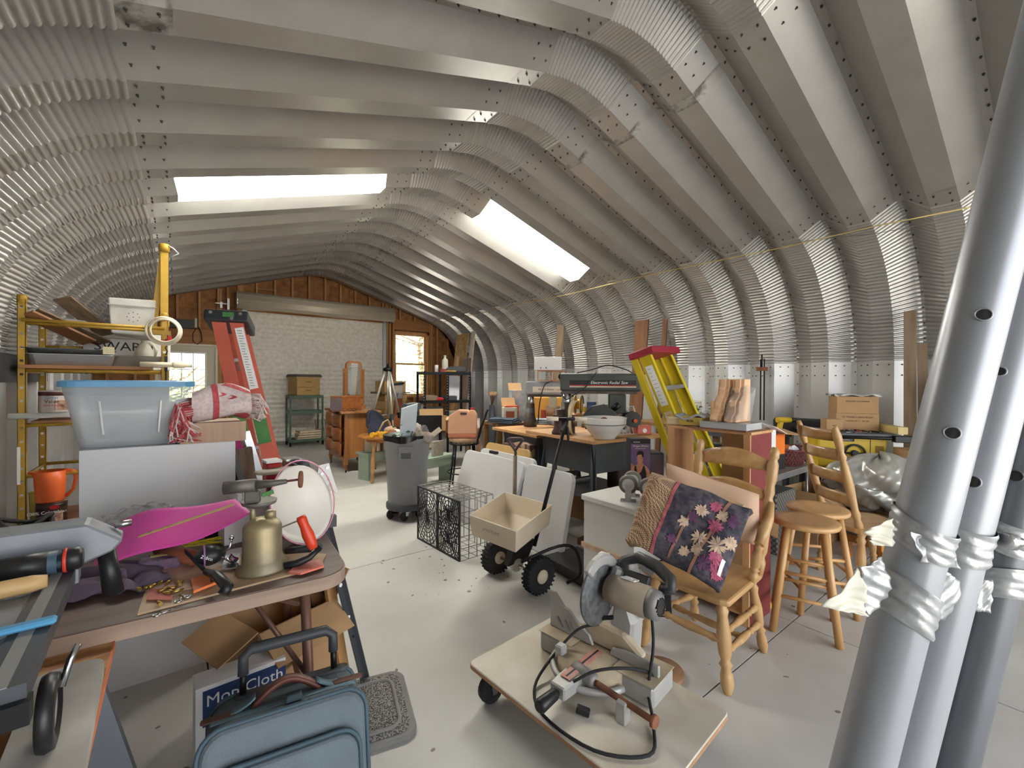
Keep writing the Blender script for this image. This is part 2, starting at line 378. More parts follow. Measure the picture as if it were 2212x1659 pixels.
for (x0, x1, z) in ((5.64, 5.93, 2.12), (-.6, DR0-.12, 1.3), (DR1+.1, RD0-.12, 1.35), (1.36, 1.67, 3.33), (3.07, 3.39, 3.2)): ob('blocking', MB().bx(x0, x1, YD+.01, YD+.095, z, z+.038), lumx, wall_back)
ob('sill_plate', MB().bx(XWL, DR0-.05, YD, YD+.1, 0, .04).bx(DR1+.05, RD0-.05, YD, YD+.1, 0, .04).bx(RD1, XW, YD, YD+.1, 0, .04), lumx, wall_back)
# walk door
door_1 = S('door_1'); doorm = mat('door_paint', (206, 194, 172), .45, var=.03); whitem = mat('white_trim', (236, 234, 228), .4, var=.03)
LX0, LX1, LZ0, LZ1 = DR0+.17, DR1-.17, .98, 1.92
ob('slab_panel', MB().bx(DR0, LX0, YD+.03, YD+.075, .02, DRH).bx(LX1, DR1, YD+.03, YD+.075, .02, DRH).bx(LX0, LX1, YD+.03, YD+.075, .02, LZ0).bx(LX0, LX1, YD+.03, YD+.075, LZ1, DRH), doorm, door_1)
ob('lite_frame', MB().bx(LX0-.03, LX0, YD+.015, YD+.085, LZ0-.03, LZ1+.03).bx(LX1, LX1+.03, YD+.015, YD+.085, LZ0-.03, LZ1+.03).bx(LX0, LX1, YD+.015, YD+.085, LZ0-.03, LZ0).bx(LX0, LX1, YD+.015, YD+.085, LZ1, LZ1+.03), whitem, door_1)
glass = mat('window_glass', (255, 255, 255), .02, trans=1, var=0, ior=1.01)
mb = MB()
for i in (1, 2): x = LX0+(LX1-LX0)*i/3; mb.bx(x-.008, x+.008, YD+.035, YD+.07, LZ0, LZ1)
for i in (1, 2): z = LZ0+(LZ1-LZ0)*i/3; mb.bx(LX0, LX1, YD+.036, YD+.069, z-.008, z+.008)
ob('muntin', mb, whitem, door_1)
for i in range(3):
    for j in range(3):
        a = LX0+(LX1-LX0)*i/3; b = LX0+(LX1-LX0)*(i+1)/3; c = LZ0+(LZ1-LZ0)*j/3; d = LZ0+(LZ1-LZ0)*(j+1)/3
        ob('pane', MB().bx(a, b, YD+.05, YD+.054, c, d), glass, door_1)
ob('jamb', MB().bx(DR0-.04, DR0, YD-.005, YD+.1, 0, DRH+.04).bx(DR1, DR1+.04, YD-.005, YD+.1, 0, DRH+.04).bx(DR0, DR1, YD-.005, YD+.1, DRH, DRH+.04), mat('jamb_paint', (222, 210, 186), .5), door_1)
ob('door_handle', MB().tube([(DR0+.07, YD+.03, 1), (DR0+.07, YD-.03, 1)], .012).ell((DR0+.07, YD-.045, 1), .03), mat('brass', (190, 150, 80), .3, .9), door_1)
# window
window_1 = S('window_1'); wf = wood('window_pine', (214, 160, 100), (190, 134, 78), .45, 'z')
zm = (WNB+WNT)/2+.0
ob('frame', MB().bx(WN0-.02, WN0+.02, YD-.01, YD+.11, WNB-.03, WNT+.02).bx(WN1-.06, WN1, YD-.01, YD+.11, WNB-.03, WNT+.02).bx(WN0, WN1, YD-.01, YD+.11, WNT-.04, WNT+.02).bx(WN0-.04, WN1+.04, YD-.04, YD+.11, WNB-.05, WNB), wf, window_1)
for z0, z1, y in ((WNB, zm+.02, YD+.03), (zm-.02, WNT-.04, YD+.06)):
    ob('sash', MB().bx(WN0+.02, WN0+.06, y, y+.03, z0, z1).bx(WN1-.11, WN1-.06, y, y+.03, z0, z1).bx(WN0+.06, WN1-.11, y, y+.03, z0, z0+.045).bx(WN0+.06, WN1-.11, y, y+.03, z1-.04, z1), wf, window_1)
    ob('pane', MB().bx(WN0+.06, WN1-.11, y+.012, y+.016, z0+.045, z1-.04), glass, window_1)
# roll-up door with foil-faced curtain
door_2 = S('door_2')
foil = mat('foil_insulation', (222, 214, 200), .55, .08, col2=(240, 234, 224), scale=14, detail=5, bump=.5, bscale=55)
def crt(u, v):
    z = .02+v*(RDH-.05); x = RD0+.02+u*(RD1-RD0-.04)
    return (x, YD+.015+.006*math.sin(z*2*PI/.105)+.010*math.sin(z*2*PI/.63+.6)+.005*math.sin(x*3.1+z*7), z)
ob('curtain', MB().surf(crt, 40, 170), foil, door_2)
bar_ = mat('bottom_rail', (150, 148, 142), .5, .5); ob('bottom_rail', MB().bx(RD0+.02, RD1-.02, YD-.02, YD+.04, 0, .06), bar_, door_2)
ob('guide_rail', MB().bx(RD0-.05, RD0+.03, YD-.04, YD+.04, 0, RDH), steel, door_2); ob('guide_rail', MB().bx(RD1-.03, RD1+.05, YD-.04, YD+.04, 0, RDH), steel, door_2)
hood = mat('hood_beige_steel', (205, 192, 172), .45, .15, var=.06, stretch=(.2, 6, 6), scale=6)
HP = [(.30, .0), (.36, .06), (.37, .18), (.34, .29), (.25, .35), (.08, .35)]
def hd(u, v):
    t = v*(len(HP)-1); i = min(int(t), len(HP)-2); f = t-i
    return (.95+u*3.31, YD-.02-(HP[i][0]*(1-f)+HP[i+1][0]*f)+.0, RDH-.10+HP[i][1]*(1-f)+HP[i+1][1]*f+.006*math.sin(v*55))
ob('drum_hood', MB().surf(hd, 1, 60, .01), hood, door_2)
EP = [(YD-.02-a, RDH-.10+b) for a, b in HP]+[(YD-.02, RDH+.25), (YD-.02, RDH-.10)]
for x in (.945, 4.245): ob('hood_end', MB().prism(EP, x, x+.015, 'x'), steel, door_2)
ob('drum', MB().cyl((.97, YD-.2, RDH+.07), (4.23, YD-.2, RDH+.07), .11), foil, door_2)
ob('door_bracket', MB().bx(.80, .84, YD-.16, YD, RDH-.12, RDH+.10).bx(.68, .72, YD-.14, YD-.10, RDH-.1, RDH+.02).bx(.60, .84, YD-.13, YD-.11, RDH-.02, RDH), steel_l, door_2)
# front end: gable closure above the open doorway (unseen behind the camera, widened and set back for the light)
wall_front = S('wall_front')
YO = -3.24
for x0, x1, z0, z1 in ((XWL-.2, -.7, 0, 3.05), (5.5, XW+.2, 0, 3.05), (XWL-.2, XW+.2, 3.05, 4.0)):
    ob('end_panel', MB().bx(x0, x1, YO-.04, YO, z0, z1), steel, wall_front)
# outdoors
ground = ob('ground', MB().bx(-80, 80, YD+.32, 120, -.3, -.15).bx(-60, 60, -60, -3.62, -.3, -.01), mat('gravel_ground', (124, 121, 114), .9, col2=(106, 104, 96), scale=.7, detail=7)); ground['kind'] = 'structure'  # grey gravel, darkened to cut the light it bounces indoors
portal('front_portal', (2.4, -3.30, 1.52), (PI/2, 0, PI), 6.2, 3.05)
portal('window_portal', (4.85, YD+.2, 1.85), (PI/2, 0, 0), 1, 1.8)
leaf = mat('tree_leaf', (118, 142, 70), .7, col2=(158, 170, 104), scale=3, translucent=.3); barkm = mat('bark', (110, 92, 76), .9, bump=.4)
def tree(label, x, y, h, r, n, seed):
    rnd = random.Random(seed); t = T('tree', label, 'tree', (x, y, -.15))
    ob('trunk', MB().tube([(0, 0, 0), (.05, 0, h*.3), (-.1, .1, h*.6), (.1, 0, h*.9)], [.14, .11, .08, .03]), barkm, t)
    mb = MB()
    for _ in range(14):
        a = rnd.uniform(0, 6.28); z = rnd.uniform(.2, .8)*h; e = rnd.uniform(.4, .9)*r; mb.tube([(0, 0, z), (math.cos(a)*e*.6, math.sin(a)*e*.6, z+.3), (math.cos(a)*e, math.sin(a)*e, z+.7)], [.04, .025, .01], 5)
    ob('branches', mb, barkm, t, kind='stuff')
    mb = MB()
    for _ in range(n):
        while True:
            p = Vector((rnd.uniform(-1, 1), rnd.uniform(-1, 1), rnd.uniform(-1, 1)))
            if p.length < 1: break
        q = Vector((p.x*r, p.y*r, h*.55+p.z*h*.5)); s = rnd.uniform(.04, .09); d = Vector((rnd.uniform(-1, 1), rnd.uniform(-1, 1), rnd.uniform(-1, 1))).normalized(); e = d.orthogonal().normalized()
        mb.add([q-d*s, q+e*s*.4, q+d*s, q-e*s*.4], [(0, 1, 2, 3)])
    ob('foliage', mb, leaf, t, kind='stuff')
tree('broad leafy tree seen through the window', 7.6, 15.6, 4.6, 2.3, 5200, 3)
tree('low bush outside the glazed walk door', -.2, 17.5, 1.9, 1.5, 1500, 5)
hill = ob('hill', MB().surf(lambda u, v: (-80+160*u, 90, -.3+v*(7+3*math.sin(u*9)+1.5*math.sin(u*23))), 40, 1), mat('hazy_hill', (150, 165, 150), .9)); hill['kind'] = 'structure'

t = T('shelf_radio', 'dark radio on the header ledge above the walk door', 'radio', (.10, YD-.10, 2.40)); ob('radio_body', MB().bx(-.22, .16, -.06, .08, 0, .16), mat('radio_dark', (52, 56, 54), .5), t); ob('radio_knobs', MB().bx(.17, .21, -.05, .05, .02, .2), mat('radio_cream', (190, 186, 170), .5), t)
one('hanging_cable', 'loop of dark cable hanging from the header by the red ladder', 'cable', MB().tube([(.30, YD-.03, 2.42), (.24, YD-.04, 2.30), (.25, YD-.04, 2.16), (.32, YD-.04, 2.10), (.39, YD-.04, 2.17), (.38, YD-.04, 2.32), (.34, YD-.03, 2.44)], .008, 6), mat('dark_cable', (54, 44, 38), .6))
# ================================================================ shared materials
cardb = mat('cardboard', (178, 142, 102), .8, var=.07, scale=4, bump=.05, bscale=80); cardd = mat('cardboard_inside', (150, 118, 84), .85)
whitep = mat('white_plastic', (226, 225, 222), .4, var=.03); blackp = mat('black_plastic', (34, 34, 36), .4, var=.1); greyp = mat('grey_plastic', (118, 120, 124), .5)
blackm = mat('black_metal', (30, 30, 33), .4, .4); chrome = mat('chrome', (200, 200, 202), .2, 1); dgrey = mat('dark_grey_paint', (74, 77, 82), .5, .1)
yel = mat('yellow_paint', (190, 152, 58), .45, .1, var=.10, scale=6); red_l = mat('orange_red_fibreglass', (206, 102, 82), .5, var=.10, scale=4)
alu = mat('aluminium', (190, 191, 193), .35, .85); dust_alu = mat('dusty_aluminium', (150, 154, 160), .5, .3, col2=(118, 123, 130), scale=7, detail=6)
oak = wood('oak', (198, 162, 114), (172, 132, 84), .38, 'z', coat=.2); oakx = wood('oak_grain_across', (200, 162, 112), (170, 126, 76), .38, 'x', coat=.2)
pine = wood('pine_stool', (206, 164, 110), (188, 142, 90), .42, 'z', coat=.2); pinex = wood('pine_seat', (208, 166, 112), (192, 146, 94), .42, 'x', coat=.2)
plank = wood('weathered_plank', (150, 130, 108), (118, 98, 78), .8, 'z'); brownb = wood('brown_board', (120, 80, 50), (92, 58, 34), .75, 'z')
ink = mat('printed_ink', (28, 26, 26), .6); inkw = mat('white_print', (240, 240, 238), .6, var=.02); inkr = mat('red_print', (196, 40, 40), .6)
rubber = mat('black_rubber', (38, 38, 40), .8); rust = mat('rust', (146, 92, 66), .8, col2=(112, 74, 56), scale=14)
clearp = mat('clear_plastic', (246, 250, 252), .12, trans=.92, var=.01, ior=1.18); frost = mat('frosted_tub', (228, 235, 240), .4, var=.02, alpha=.38, translucent=0)
bagm = mat('clear_bag_film', (238, 240, 242), .15, trans=.75, var=.02, ior=1.1, alpha=.55)
def sheetlabel(par, w_, h_, m, loc, rot=(PI/2, 0, 0), name='paper_label', lines=0, lm=None, th=.0008):
    o = ob(name, MB().bx(-w_/2, w_/2, -h_/2, h_/2, 0, th), m, par); o.location = loc; o.rotation_euler = rot
    if lines:
        mb = MB()
        for i in range(lines):
            y = h_*.40-h_*.8*i/max(1, lines-1); e = random.uniform(.25, .42); mb.bx(-w_*.42, w_*e, y-h_*.012, y+h_*.012, th, th+.0004)
        p = ob('printed_lines', mb, lm or ink, o)
    return o
def crumple(fn, amp, seed, fr=7):
    r = random.Random(seed); ph = [r.uniform(0, 6.28) for _ in range(8)]
    def h(u, v):
        x, y, z = fn(u, v)
        d = amp*(math.sin(fr*u+ph[0]+2*math.sin(fr*.7*v+ph[1]))+.6*math.sin(fr*1.7*v+ph[2]+3*math.sin(fr*.5*u+ph[3]))+.4*abs(math.sin(fr*2.3*(u+v)+ph[4])))
        return (x, y, z+d)
    return h
# ================================================================ LEFT: yellow scaffold shelf
YS = 5.5; SX0, SX1 = -1.05, -.10
sh = T('scaffold_shelf', 'yellow steel scaffold used as shelving against the left wall', 'shelf', (0, YS, 0))
def post(x, y, h0, h1):
    mb = MB(); w_ = .05; z = h0
    hs = .0105; zs = [h0]; q = h0+.06
    # front face with real holes, the rest a U channel
    P = [(x-w_/2, y-w_/2), (x+w_/2, y-w_/2), (x+w_/2, y+w_/2), (x-w_/2, y+w_/2)]
    mb.bx(x-w_/2, x-w_/2+.004, y-w_/2, y+w_/2, h0, h1).bx(x+w_/2-.004, x+w_/2, y-w_/2, y+w_/2, h0, h1).bx(x-w_/2, x-hs, y-w_/2, y-w_/2+.004, h0, h1).bx(x+hs, x+w_/2, y-w_/2, y-w_/2+.004, h0, h1)
    while q < h1-.02:
        mb.bx(x-hs, x+hs, y-w_/2, y-w_/2+.004, z, q-hs); z = q+hs; q += .115
    mb.bx(x-hs, x+hs, y-w_/2, y-w_/2+.004, z, h1); ob('post', mb, yel, sh)
    ob('post_cap', MB().lathe([(.033, h1-.03), (.033, h1+.03), (.028, h1+.04), (0, h1+.04)], 14, (x, y, 0)), yel, sh)
post(SX0, 0, .0, 2.08); post(SX1, 0, .0, 2.02); post(SX0, .72, 0, 2.02); post(SX1, .72, 0, 2.02)
def rail(x0, y0, z0, x1, y1, z1, r=.016): ob('rail', MB().cyl((x0, y0, z0), (x1, y1, z1), r, n=10), yel, sh)
rail(SX0, -.03, 1.905, SX1, -.03, 1.90); rail(SX0, .02, 1.885, SX1, .02, 1.88)
for z in (1.475, 1.0, .56, .10): rail(SX0, 0, z, SX1, 0, z); rail(SX0, .72, z, SX1, .72, z); rail(SX0, 0, z-.01, SX0, .72, z-.01); rail(SX1, 0, z-.01, SX1, .72, z-.01)
rail(SX0, .72, 1.72, SX1, .72, 1.72); ob('brace_plate', MB().bx(SX0+.12, SX0+.28, .70, .76, 1.70, 1.735), yel, sh)
ob('post_sticker', MB().bx(SX0-.026, SX0-.006, -.0275, -.026, .50, .82), inkw, sh)
# tall A-shaped bracket standing on the right post
ob('bracket_leg', MB().bar((SX1+.0, 0, 1.85), (SX1-.0, 0, 2.70), .06, .045, (0, 1, 0)), yel, sh); ob('bracket_leg', MB().bar((SX1-.09, .1, 1.88), (SX1-.01, .02, 2.68), .05, .035, (0, 1, 0)), yel, sh)
ob('bracket_cap', MB().lathe([(.045, 2.66), (.045, 2.73), (.03, 2.74)], 14, (SX1, 0, 0)), yel, sh)
ob('bracket_foot', MB().bx(SX1-.13, SX1+.05, -.04, .06, 1.84, 1.88), yel, sh)
ob('bracket_clip', MB().tube([(SX1+.03, -.03, 2.72), (SX1+.07, -.03, 2.70), (SX1+.11, -.02, 2.66), (SX1+.06, -.03, 2.62)], .007, 6), steel_l, sh)
# boards that form the shelves (each lifts off)
wsh = wood('shelf_board', (176, 126, 88), (150, 104, 70), .6, 'x')
one('shelf_board', 'long brown board across the yellow scaffold under the roasting pans', 'board', MB().bx(-.46, .40, -.06, .5, 0, .03), wsh, (-.60, YS, 1.492))
one('shelf_board', 'low cardboard-topped board under the orange pitcher', 'board', MB().bx(-.45, .45, -.06, .6, 0, .022), wsh, (-.56, YS, .116))
wt = one('white_tube', 'white plastic tube lying below the upper coffee can', 'tube', MB().cyl((-.52, 0, 0), (.45, 0, 0), .024), whitep, (-.60, YS-.05, 1.085))
one('shelf_board', 'thin brown board under the upper coffee can', 'board', MB().bx(-.42, .45, 0, .5, 0, .02), wsh, (-.58, YS-.0, 1.016))
# roasting pans
panm = mat('roasting_pan_steel', (168, 170, 174), .32, .9, var=.06, scale=4); pand = mat('dull_pan_steel', (104, 106, 108), .4, .85, var=.12, scale=5)
def pan(label, m, loc, w_, d_, h_):
    mb = MB(); o_ = rrect(w_, d_, .06); i_ = rrect(w_-.006, d_-.006, .057); b_ = rrect(w_-.05, d_-.05, .05); bi = rrect(w_-.056, d_-.056, .047); r_ = rrect(w_+.025, d_+.025, .065); n = len(o_)
    rows = [[(*p, 0) for p in b_], [(*p, h_) for p in o_], [(*p, h_) for p in r_], [(*p, h_+.004) for p in r_], [(*p, h_+.004) for p in i_], [(*p, .004) for p in bi]]
    V = sum(rows, []); F = [(a*n+j, a*n+(j+1) % n, (a+1)*n+(j+1) % n, (a+1)*n+j) for a in range(5) for j in range(n)]+[tuple(range(n)), tuple(range(5*n, 6*n))]
    t = T('roasting_pan', label, 'pan', loc, 0, 'roasting pans on the scaffold')
    ob('pan_body', mb.add(V, F), m, t); ob('pan_handle', MB().tube([(-w_/2, -.05, h_*.8), (-w_/2-.04, -.05, h_*.85), (-w_/2-.04, .05, h_*.85), (-w_/2, .05, h_*.8)], .005, 6), chrome, t); return t
pan('deep bright aluminium roasting pan on the brown shelf board', panm, (-.745, YS+.16, 1.523), .60, .38, .095)
pan('dark shallow roasting pan nested on top of the bright pan', pand, (-.77, YS+.16, 1.624), .56, .38, .045)
one('paper_tag', 'small cream tag on the rim of the dark pan', 'tag', MB().bx(-.04, .04, -.003, 0, 0, .07), mat('cream_paper', (226, 214, 178), .8), (-.50, YS-.055, 1.63))
# boxes on the shelf
def openbox(t, w_, d_, h_, m, th=.008, bottom=True, name='side_panel'):
    ob(name, MB().bx(-w_/2, w_/2, -d_/2, -d_/2+th, 0, h_), m, t); ob(name, MB().bx(-w_/2, w_/2, d_/2-th, d_/2, 0, h_), m, t)
    ob(name, MB().bx(-w_/2, -w_/2+th, -d_/2+th, d_/2-th, 0, h_), m, t); ob(name, MB().bx(w_/2-th, w_/2, -d_/2+th, d_/2-th, 0, h_), m, t)
    if bottom: ob('bottom_panel', MB().bx(-w_/2+th, w_/2-th, -d_/2+th, d_/2-th, 0, th), m, t)
t = T('perforated_bin', 'white corrugated bin with a ring of punched holes, top of the scaffold', 'bin', (-.335, YS+.25, 1.84))
ob('bin_body', MB().add([(-.16, -.2, 0), (.14, -.2, -.02), (.14, .2, -.02), (-.16, .2, 0), (-.18, -.22, .33), (.17, -.22, .34), (.17, .22, .34), (-.18, .22, .33)], [(0, 3, 2, 1), (4, 5, 6, 7), (0, 1, 5, 4), (1, 2, 6, 5), (2, 3, 7, 6), (3, 0, 4, 7)]), mat('white_corrugated', (216, 214, 210), .6), t, bev=.012, seg=2)
ob('lid_rim', MB().bx(-.185, .178, -.226, .225, .262, .27), mat('bin_rim', (188, 184, 178), .7), t)
mb = MB()
for i in range(8): a = i*PI/4; mb.cyl((.0+.045*math.cos(a), -.2205, .16+.045*math.sin(a)), (.045*math.cos(a), -.2065, .16+.045*math.sin(a)), .004, n=6)
ob('punched_holes', mb.cyl((0, -.2205, .16), (0, -.206, .16), .004, n=6), ink, t, kind='stuff')
t = T('swarm_box', 'long white wooden box with red corners lettered SWARM behind the pans', 'box', (-.40, YS+.50, 1.50))
ob('box_body', MB().bx(-.34, .34, 0, .2, 0, .32), mat('white_painted_wood', (226, 224, 220), .6, var=.03), t, bev=.004); ob('box_lid', MB().bx(-.35, .35, -.008, .21, .322, .375), MATS['white_painted_wood'], t, bev=.003)
redp = mat('red_paint', (178, 30, 36), .5)
ob('red_corner', MB().bx(-.353, -.27, -.012, .212, .31, .378), redp, t); ob('red_corner', MB().bx(.27, .353, -.012, .212, .31, .378), redp, t)
text('SWARM', .125, ink, t, (-.03, -.001, .235), sx=1.05, ext=.001)
# milk jug and shallow clear tray
jugm = mat('milky_plastic', (232, 228, 214), .4, translucent=.35, var=.02)
t = T('milk_jug', 'translucent white gallon jug standing in front of the SWARM box', 'jug', (-.265, YS+.27, 1.53))
ob('jug_body', MB().lathe([(.06, 0), (.075, .01), (.076, .13), (.072, .16), (.045, .22), (.024, .245), (.024, .265), (0, .265)], 20), jugm, t); ob('jug_handle', MB().tube([(.03, -.0, .235), (.07, 0, .225), (.095, 0, .17), (.08, 0, .11)], .014, 8), jugm, t)
t = T('clear_tray', 'shallow smoky clear plastic tray beside the jug', 'tray', (-.30, YS+.12, 1.523)); openbox(t, .40, .2, .105, mat('smoky_plastic', (168, 164, 156), .3, trans=.5, alpha=.85, ior=1.1), .004, name='tray_side')
ob('tray_label', MB().bx(.09, .17, -.1012, -.1, .02, .055), mat('green_label', (92, 112, 92), .6), t)
t = T('pipe_fitting', 'cream plastic pipe with a stepped coupling pointing at the door', 'pipe', (-.28, YS-.09, 1.545), -.02)
ob('pipe', MB().cyl((0, 0, 0), (.30, 0, -.0), .025), mat('cream_pvc', (224, 212, 186), .45), t); ob('coupling', MB().lathe([(.026, .24), (.034, .26), (.034, .335), (.024, .345), (.024, .40), (.02, .40)], 18, ax='x'), MATS['cream_pvc'], t)
for i, (x0, z0, x1, z1, m, wd, th, lb) in enumerate(((-1.02, 1.96, -.66, 1.75, wsh, .16, .018, 'brown wooden offcut resting across the top rail, its end out front'), (-.98, 1.99, -.55, 1.76, plank, .13, .012, 'thin tan batten leaning down between the scaffold rails'), (-.82, 2.13, -.54, 1.84, plank, .17, .015, 'wide grey-brown plank leaning high over the scaffold rail'), (-.93, 1.935, -.50, 1.93, whitep, .06, .03, 'white shelf strip lying across the top rail'), (-.85, 1.86, -.58, 1.76, brownb, .14, .014, 'dark brown board sloping under the top rail'))):
    one('leaning_board', lb, 'board', MB().bar((x0, YS-.04+.05*i, z0), (x1, YS+.22+.05*i, z1), wd, th, (0, .3, 1)), m, (0, 0, 0), 0, 'boards leaning on the scaffold')
# white hose coil hanging on the bracket
t = T('hose_coil', 'coil of cream plastic tubing hanging on the yellow bracket', 'hose', (SX1+.00, YS-.07, 1.875))
for i, (r, dx) in enumerate(((.135, 0), (.118, .01), (.127, -.012), (.108, .004))):
    ob('coil_turn', MB().tube([(dx+r*math.cos(a), -.012*i+.01*math.sin(3*a), r*math.sin(a)) for a in [2*PI*j/28 for j in range(28)]], .009, 7, True), mat('cream_hose', (214, 204, 184), .5), t)
one('hanging_hook', 'dark metal hook and strap hanging from the right yellow post', 'hook', MB().tube([(0, 0, 0), (.012, 0, -.05), (-.005, 0, -.09), (.012, 0, -.12), (.0, 0, -.16)], .005, 6).bx(-.012, .012, -.006, .006, -.32, -.17).cyl((0, 0, -.17), (0, 0, -.62), .007, n=6), blackm, (SX1+.012, YS-.045, 1.80))
# coffee cans, pitcher, cup
def can(label, loc, r, h, body, band, words):
    t = T('coffee_can', label, 'can', loc); ob('can_body', MB().lathe([(r*.98, 0), (r, .006), (r, h-.012), (r*.99, h-.008), (r*1.02, h-.004), (r*1.02, h), (0, h)], 26), body, t)
    ob('top_band', MB().lathe([(r*1.006, h-.045), (r*1.006, h-.012)], 26), band, t)
    ob('label_art', MB().add([(r*1.008*math.sin(a), -r*1.008*math.cos(a), z) for a in (.0, .3, .6, .9) for z in (.02, h*.55)], [(0, 1, 3, 2), (2, 3, 5, 4), (4, 5, 7, 6)]), mat('can_art', (90, 52, 46), .6, col2=(190, 150, 128), scale=22), t)
    for s_, sz, mt, z in words:
        text(s_, sz, mt, t, (-.015, -r*1.03, z))
    return t
can('pale coffee can with maroon rim on the upper yellow shelf', (-.845, YS+.02, 1.11), .115, .19, mat('can_pale', (206, 194, 186), .4, .2, var=.12, scale=9), mat('can_maroon', (84, 40, 46), .4, .2), [('Great', .034, mat('blue_print', (84, 124, 168), .6), .128), ('Value', .040, ink, .095), ('Dark Roast', .022, inkr, .062)])
can('dark brown coffee can holding up the orange pitcher', (-.875, YS+.01, .14), .098, .18, mat('can_brown', (64, 42, 34), .35, .2, var=.2, scale=7), mat('can_dark', (46, 32, 28), .35, .2), [('100% Colombian', .036, inkw, .105)])
for _o in [o for o in bpy.data.objects if o.name.startswith('coffee_can') and o.location.z < .5]:
    ob('red_oval', MB().lathe([(.032, 0), (.032, .003), (0, .003)], 18, (.03, -.099, .145), 'y', 1, .55), redp, _o)
pit = mat('orange_plastic', (226, 102, 48), .4, var=.05)
t = T('pitcher', 'orange plastic pitcher standing on the brown coffee can', 'pitcher', (-.885, YS+.01, .322))
ob('pitcher_body', MB().lathe([(.085, 0), (.092, .01), (.10, .15), (.103, .27), (.099, .27), (.096, .15), (.088, .012), (0, .012)], 24), pit, t)
ob('pitcher_handle', MB().tube([(.09, 0, .265), (.155, 0, .25), (.16, 0, .19), (.145, 0, .09), (.095, 0, .03)], [.018, .016, .014, .013, .016], 8), pit, t)
ob('spout', MB().prism([(-.097, .03), (-.135, 0), (-.097, -.03)], .225, .272), pit, t)
one('plastic_cup', 'pale yellow plastic cup behind the orange pitcher', 'cup', MB().lathe([(.036, 0), (.047, .24), (.05, .25), (.044, .25), (.033, .006), (0, .006)], 18), mat('yellow_plastic', (222, 198, 96), .4), (-1.0, YS+.16, .14))
one('red_tin', 'red tin can behind the brown coffee can', 'can', MB().lathe([(.07, 0), (.07, .19), (.072, .2), (0, .2)], 20), redp, (-.62, YS+.22, .14))
# left wall clutter
t = T('cable_pile', 'heap of dusty black cables on the floor by the left wall', 'cables', (-.93, 4.95, 0))
for i in range(9):
    r = random.uniform(.1, .17); z = .02+.035*i; ob('cable_loop', MB().tube([(r*math.cos(a)+random.uniform(-.02, .02), .7*r*math.sin(a), z+.03*math.sin(2*a+i)) for a in [2*PI*j/16 for j in range(16)]], .016, 6, True), rubber, t)
one('rubber_strip', 'black rubber sheet stretched along the left wall ribs', 'sheet', MB().bx(-.01, .01, -1.3, .9, -.12, .12), mat('black_sheet', (44, 46, 50), .6, var=.2), (XWL+.06, 5.9, 1.49))
# ================================================================ white cabinet, tote, blanket
melam = mat('white_melamine', (214, 214, 216), .45, var=.02)
t = T('white_cabinet', 'tall white melamine cabinet standing behind the folding table', 'cabinet', (-.05, 2.62, 0))
ob('back_panel', MB().bx(-.285, .285, 0, .012, 0, 1.09), melam, t); ob('side_panel', MB().bx(-.285, -.267, .012, .40, 0, 1.09), melam, t); ob('side_panel', MB().bx(.267, .285, .012, .40, 0, 1.09), melam, t)
ob('top_panel', MB().bx(-.267, .267, .012, .40, 1.072, 1.09), melam, t); ob('door', MB().bx(-.283, .283, .402, .42, .02, 1.088), melam, t)
chip = mat('chipboard_edge', (176, 150, 112), .9, col2=(140, 112, 80), scale=60); ob('raw_edge', MB().bx(.285, .288, .006, .40, 0, 1.088), chip, t)
wgb = wood('woodgrain_laminate', (184, 152, 126), (166, 134, 108), .5, 'z', 6)
t = T('laminate_shelf_box', 'woodgrain laminate drawer lying on the white cabinet', 'drawer', (.145, 2.70, 1.091)); ob('drawer_front', MB().bx(-.135, .135, -.10, -.085, 0, .098), wgb, t); ob('drawer_body', MB().bx(-.125, .125, -.085, .24, 0, .092), wgb, t)
# tote
TB = [(-.19, -.135), (.165, -.135), (.165, .14), (-.19, .14)]; TT = [(-.245, -.19), (.215, -.19), (.215, .2), (-.245, .2)]; TH = .285
t = T('storage_tote', 'frosted clear storage tote with a sky-blue lid on the white cabinet', 'tote', (-.155, 2.80, 1.093))
def rr4(P, r, z): cx = (P[0][0]+P[1][0])/2; cy = (P[0][1]+P[2][1])/2; return [(*p, z) for p in rrect(P[1][0]-P[0][0], P[2][1]-P[0][1], r, 4, cx, cy)]
mb = MB(); r0 = rr4(TB, .05, 0); r1 = rr4(TT, .06, TH); n = len(r0); i1 = [(x*.985, y*.985, z) for x, y, z in r1]; i0 = [(x*.98, y*.98, .004) for x, y, z in r0]
mb.add(r0+r1+i1+i0, [(a*n+j, a*n+(j+1) % n, (a+1)*n+(j+1) % n, (a+1)*n+j) for a in range(3) for j in range(n)]+[tuple(range(n)), tuple(range(3*n, 4*n))], True); ob('tub', mb, frost, t)
lid_blue = mat('blue_lid', (112, 176, 222), .4, trans=.2)
mb = MB(); a = rr4([(-.255, -.2), (.225, -.2), (.225, .21), (-.255, .21)], .065, TH-.012); b = [(x, y, TH+.012) for x, y, z in a]; c = [(x*.93, y*.93, TH+.018) for x, y, z in a]
ob('lid', mb.add(a+b+c, [(q*n+j, q*n+(j+1) % n, (q+1)*n+(j+1) % n, (q+1)*n+j) for q in range(2) for j in range(n)]+[tuple(range(n)), tuple(range(2*n, 3*n))]), lid_blue, t)
ob('clear_panel', MB().add([(-.13, -.149, .04), (.10, -.149, .04), (.125, -.186, .235), (-.15, -.186, .235), (-.13, -.152, .04), (.10, -.152, .04), (.125, -.189, .235), (-.15, -.189, .235)], [(0, 1, 2, 3), (4, 5, 6, 7), (0, 1, 5, 4), (1, 2, 6, 5), (2, 3, 7, 6), (3, 0, 4, 7)]), mat('clear_panel_plastic', (225, 234, 240), .12, alpha=.12), t)
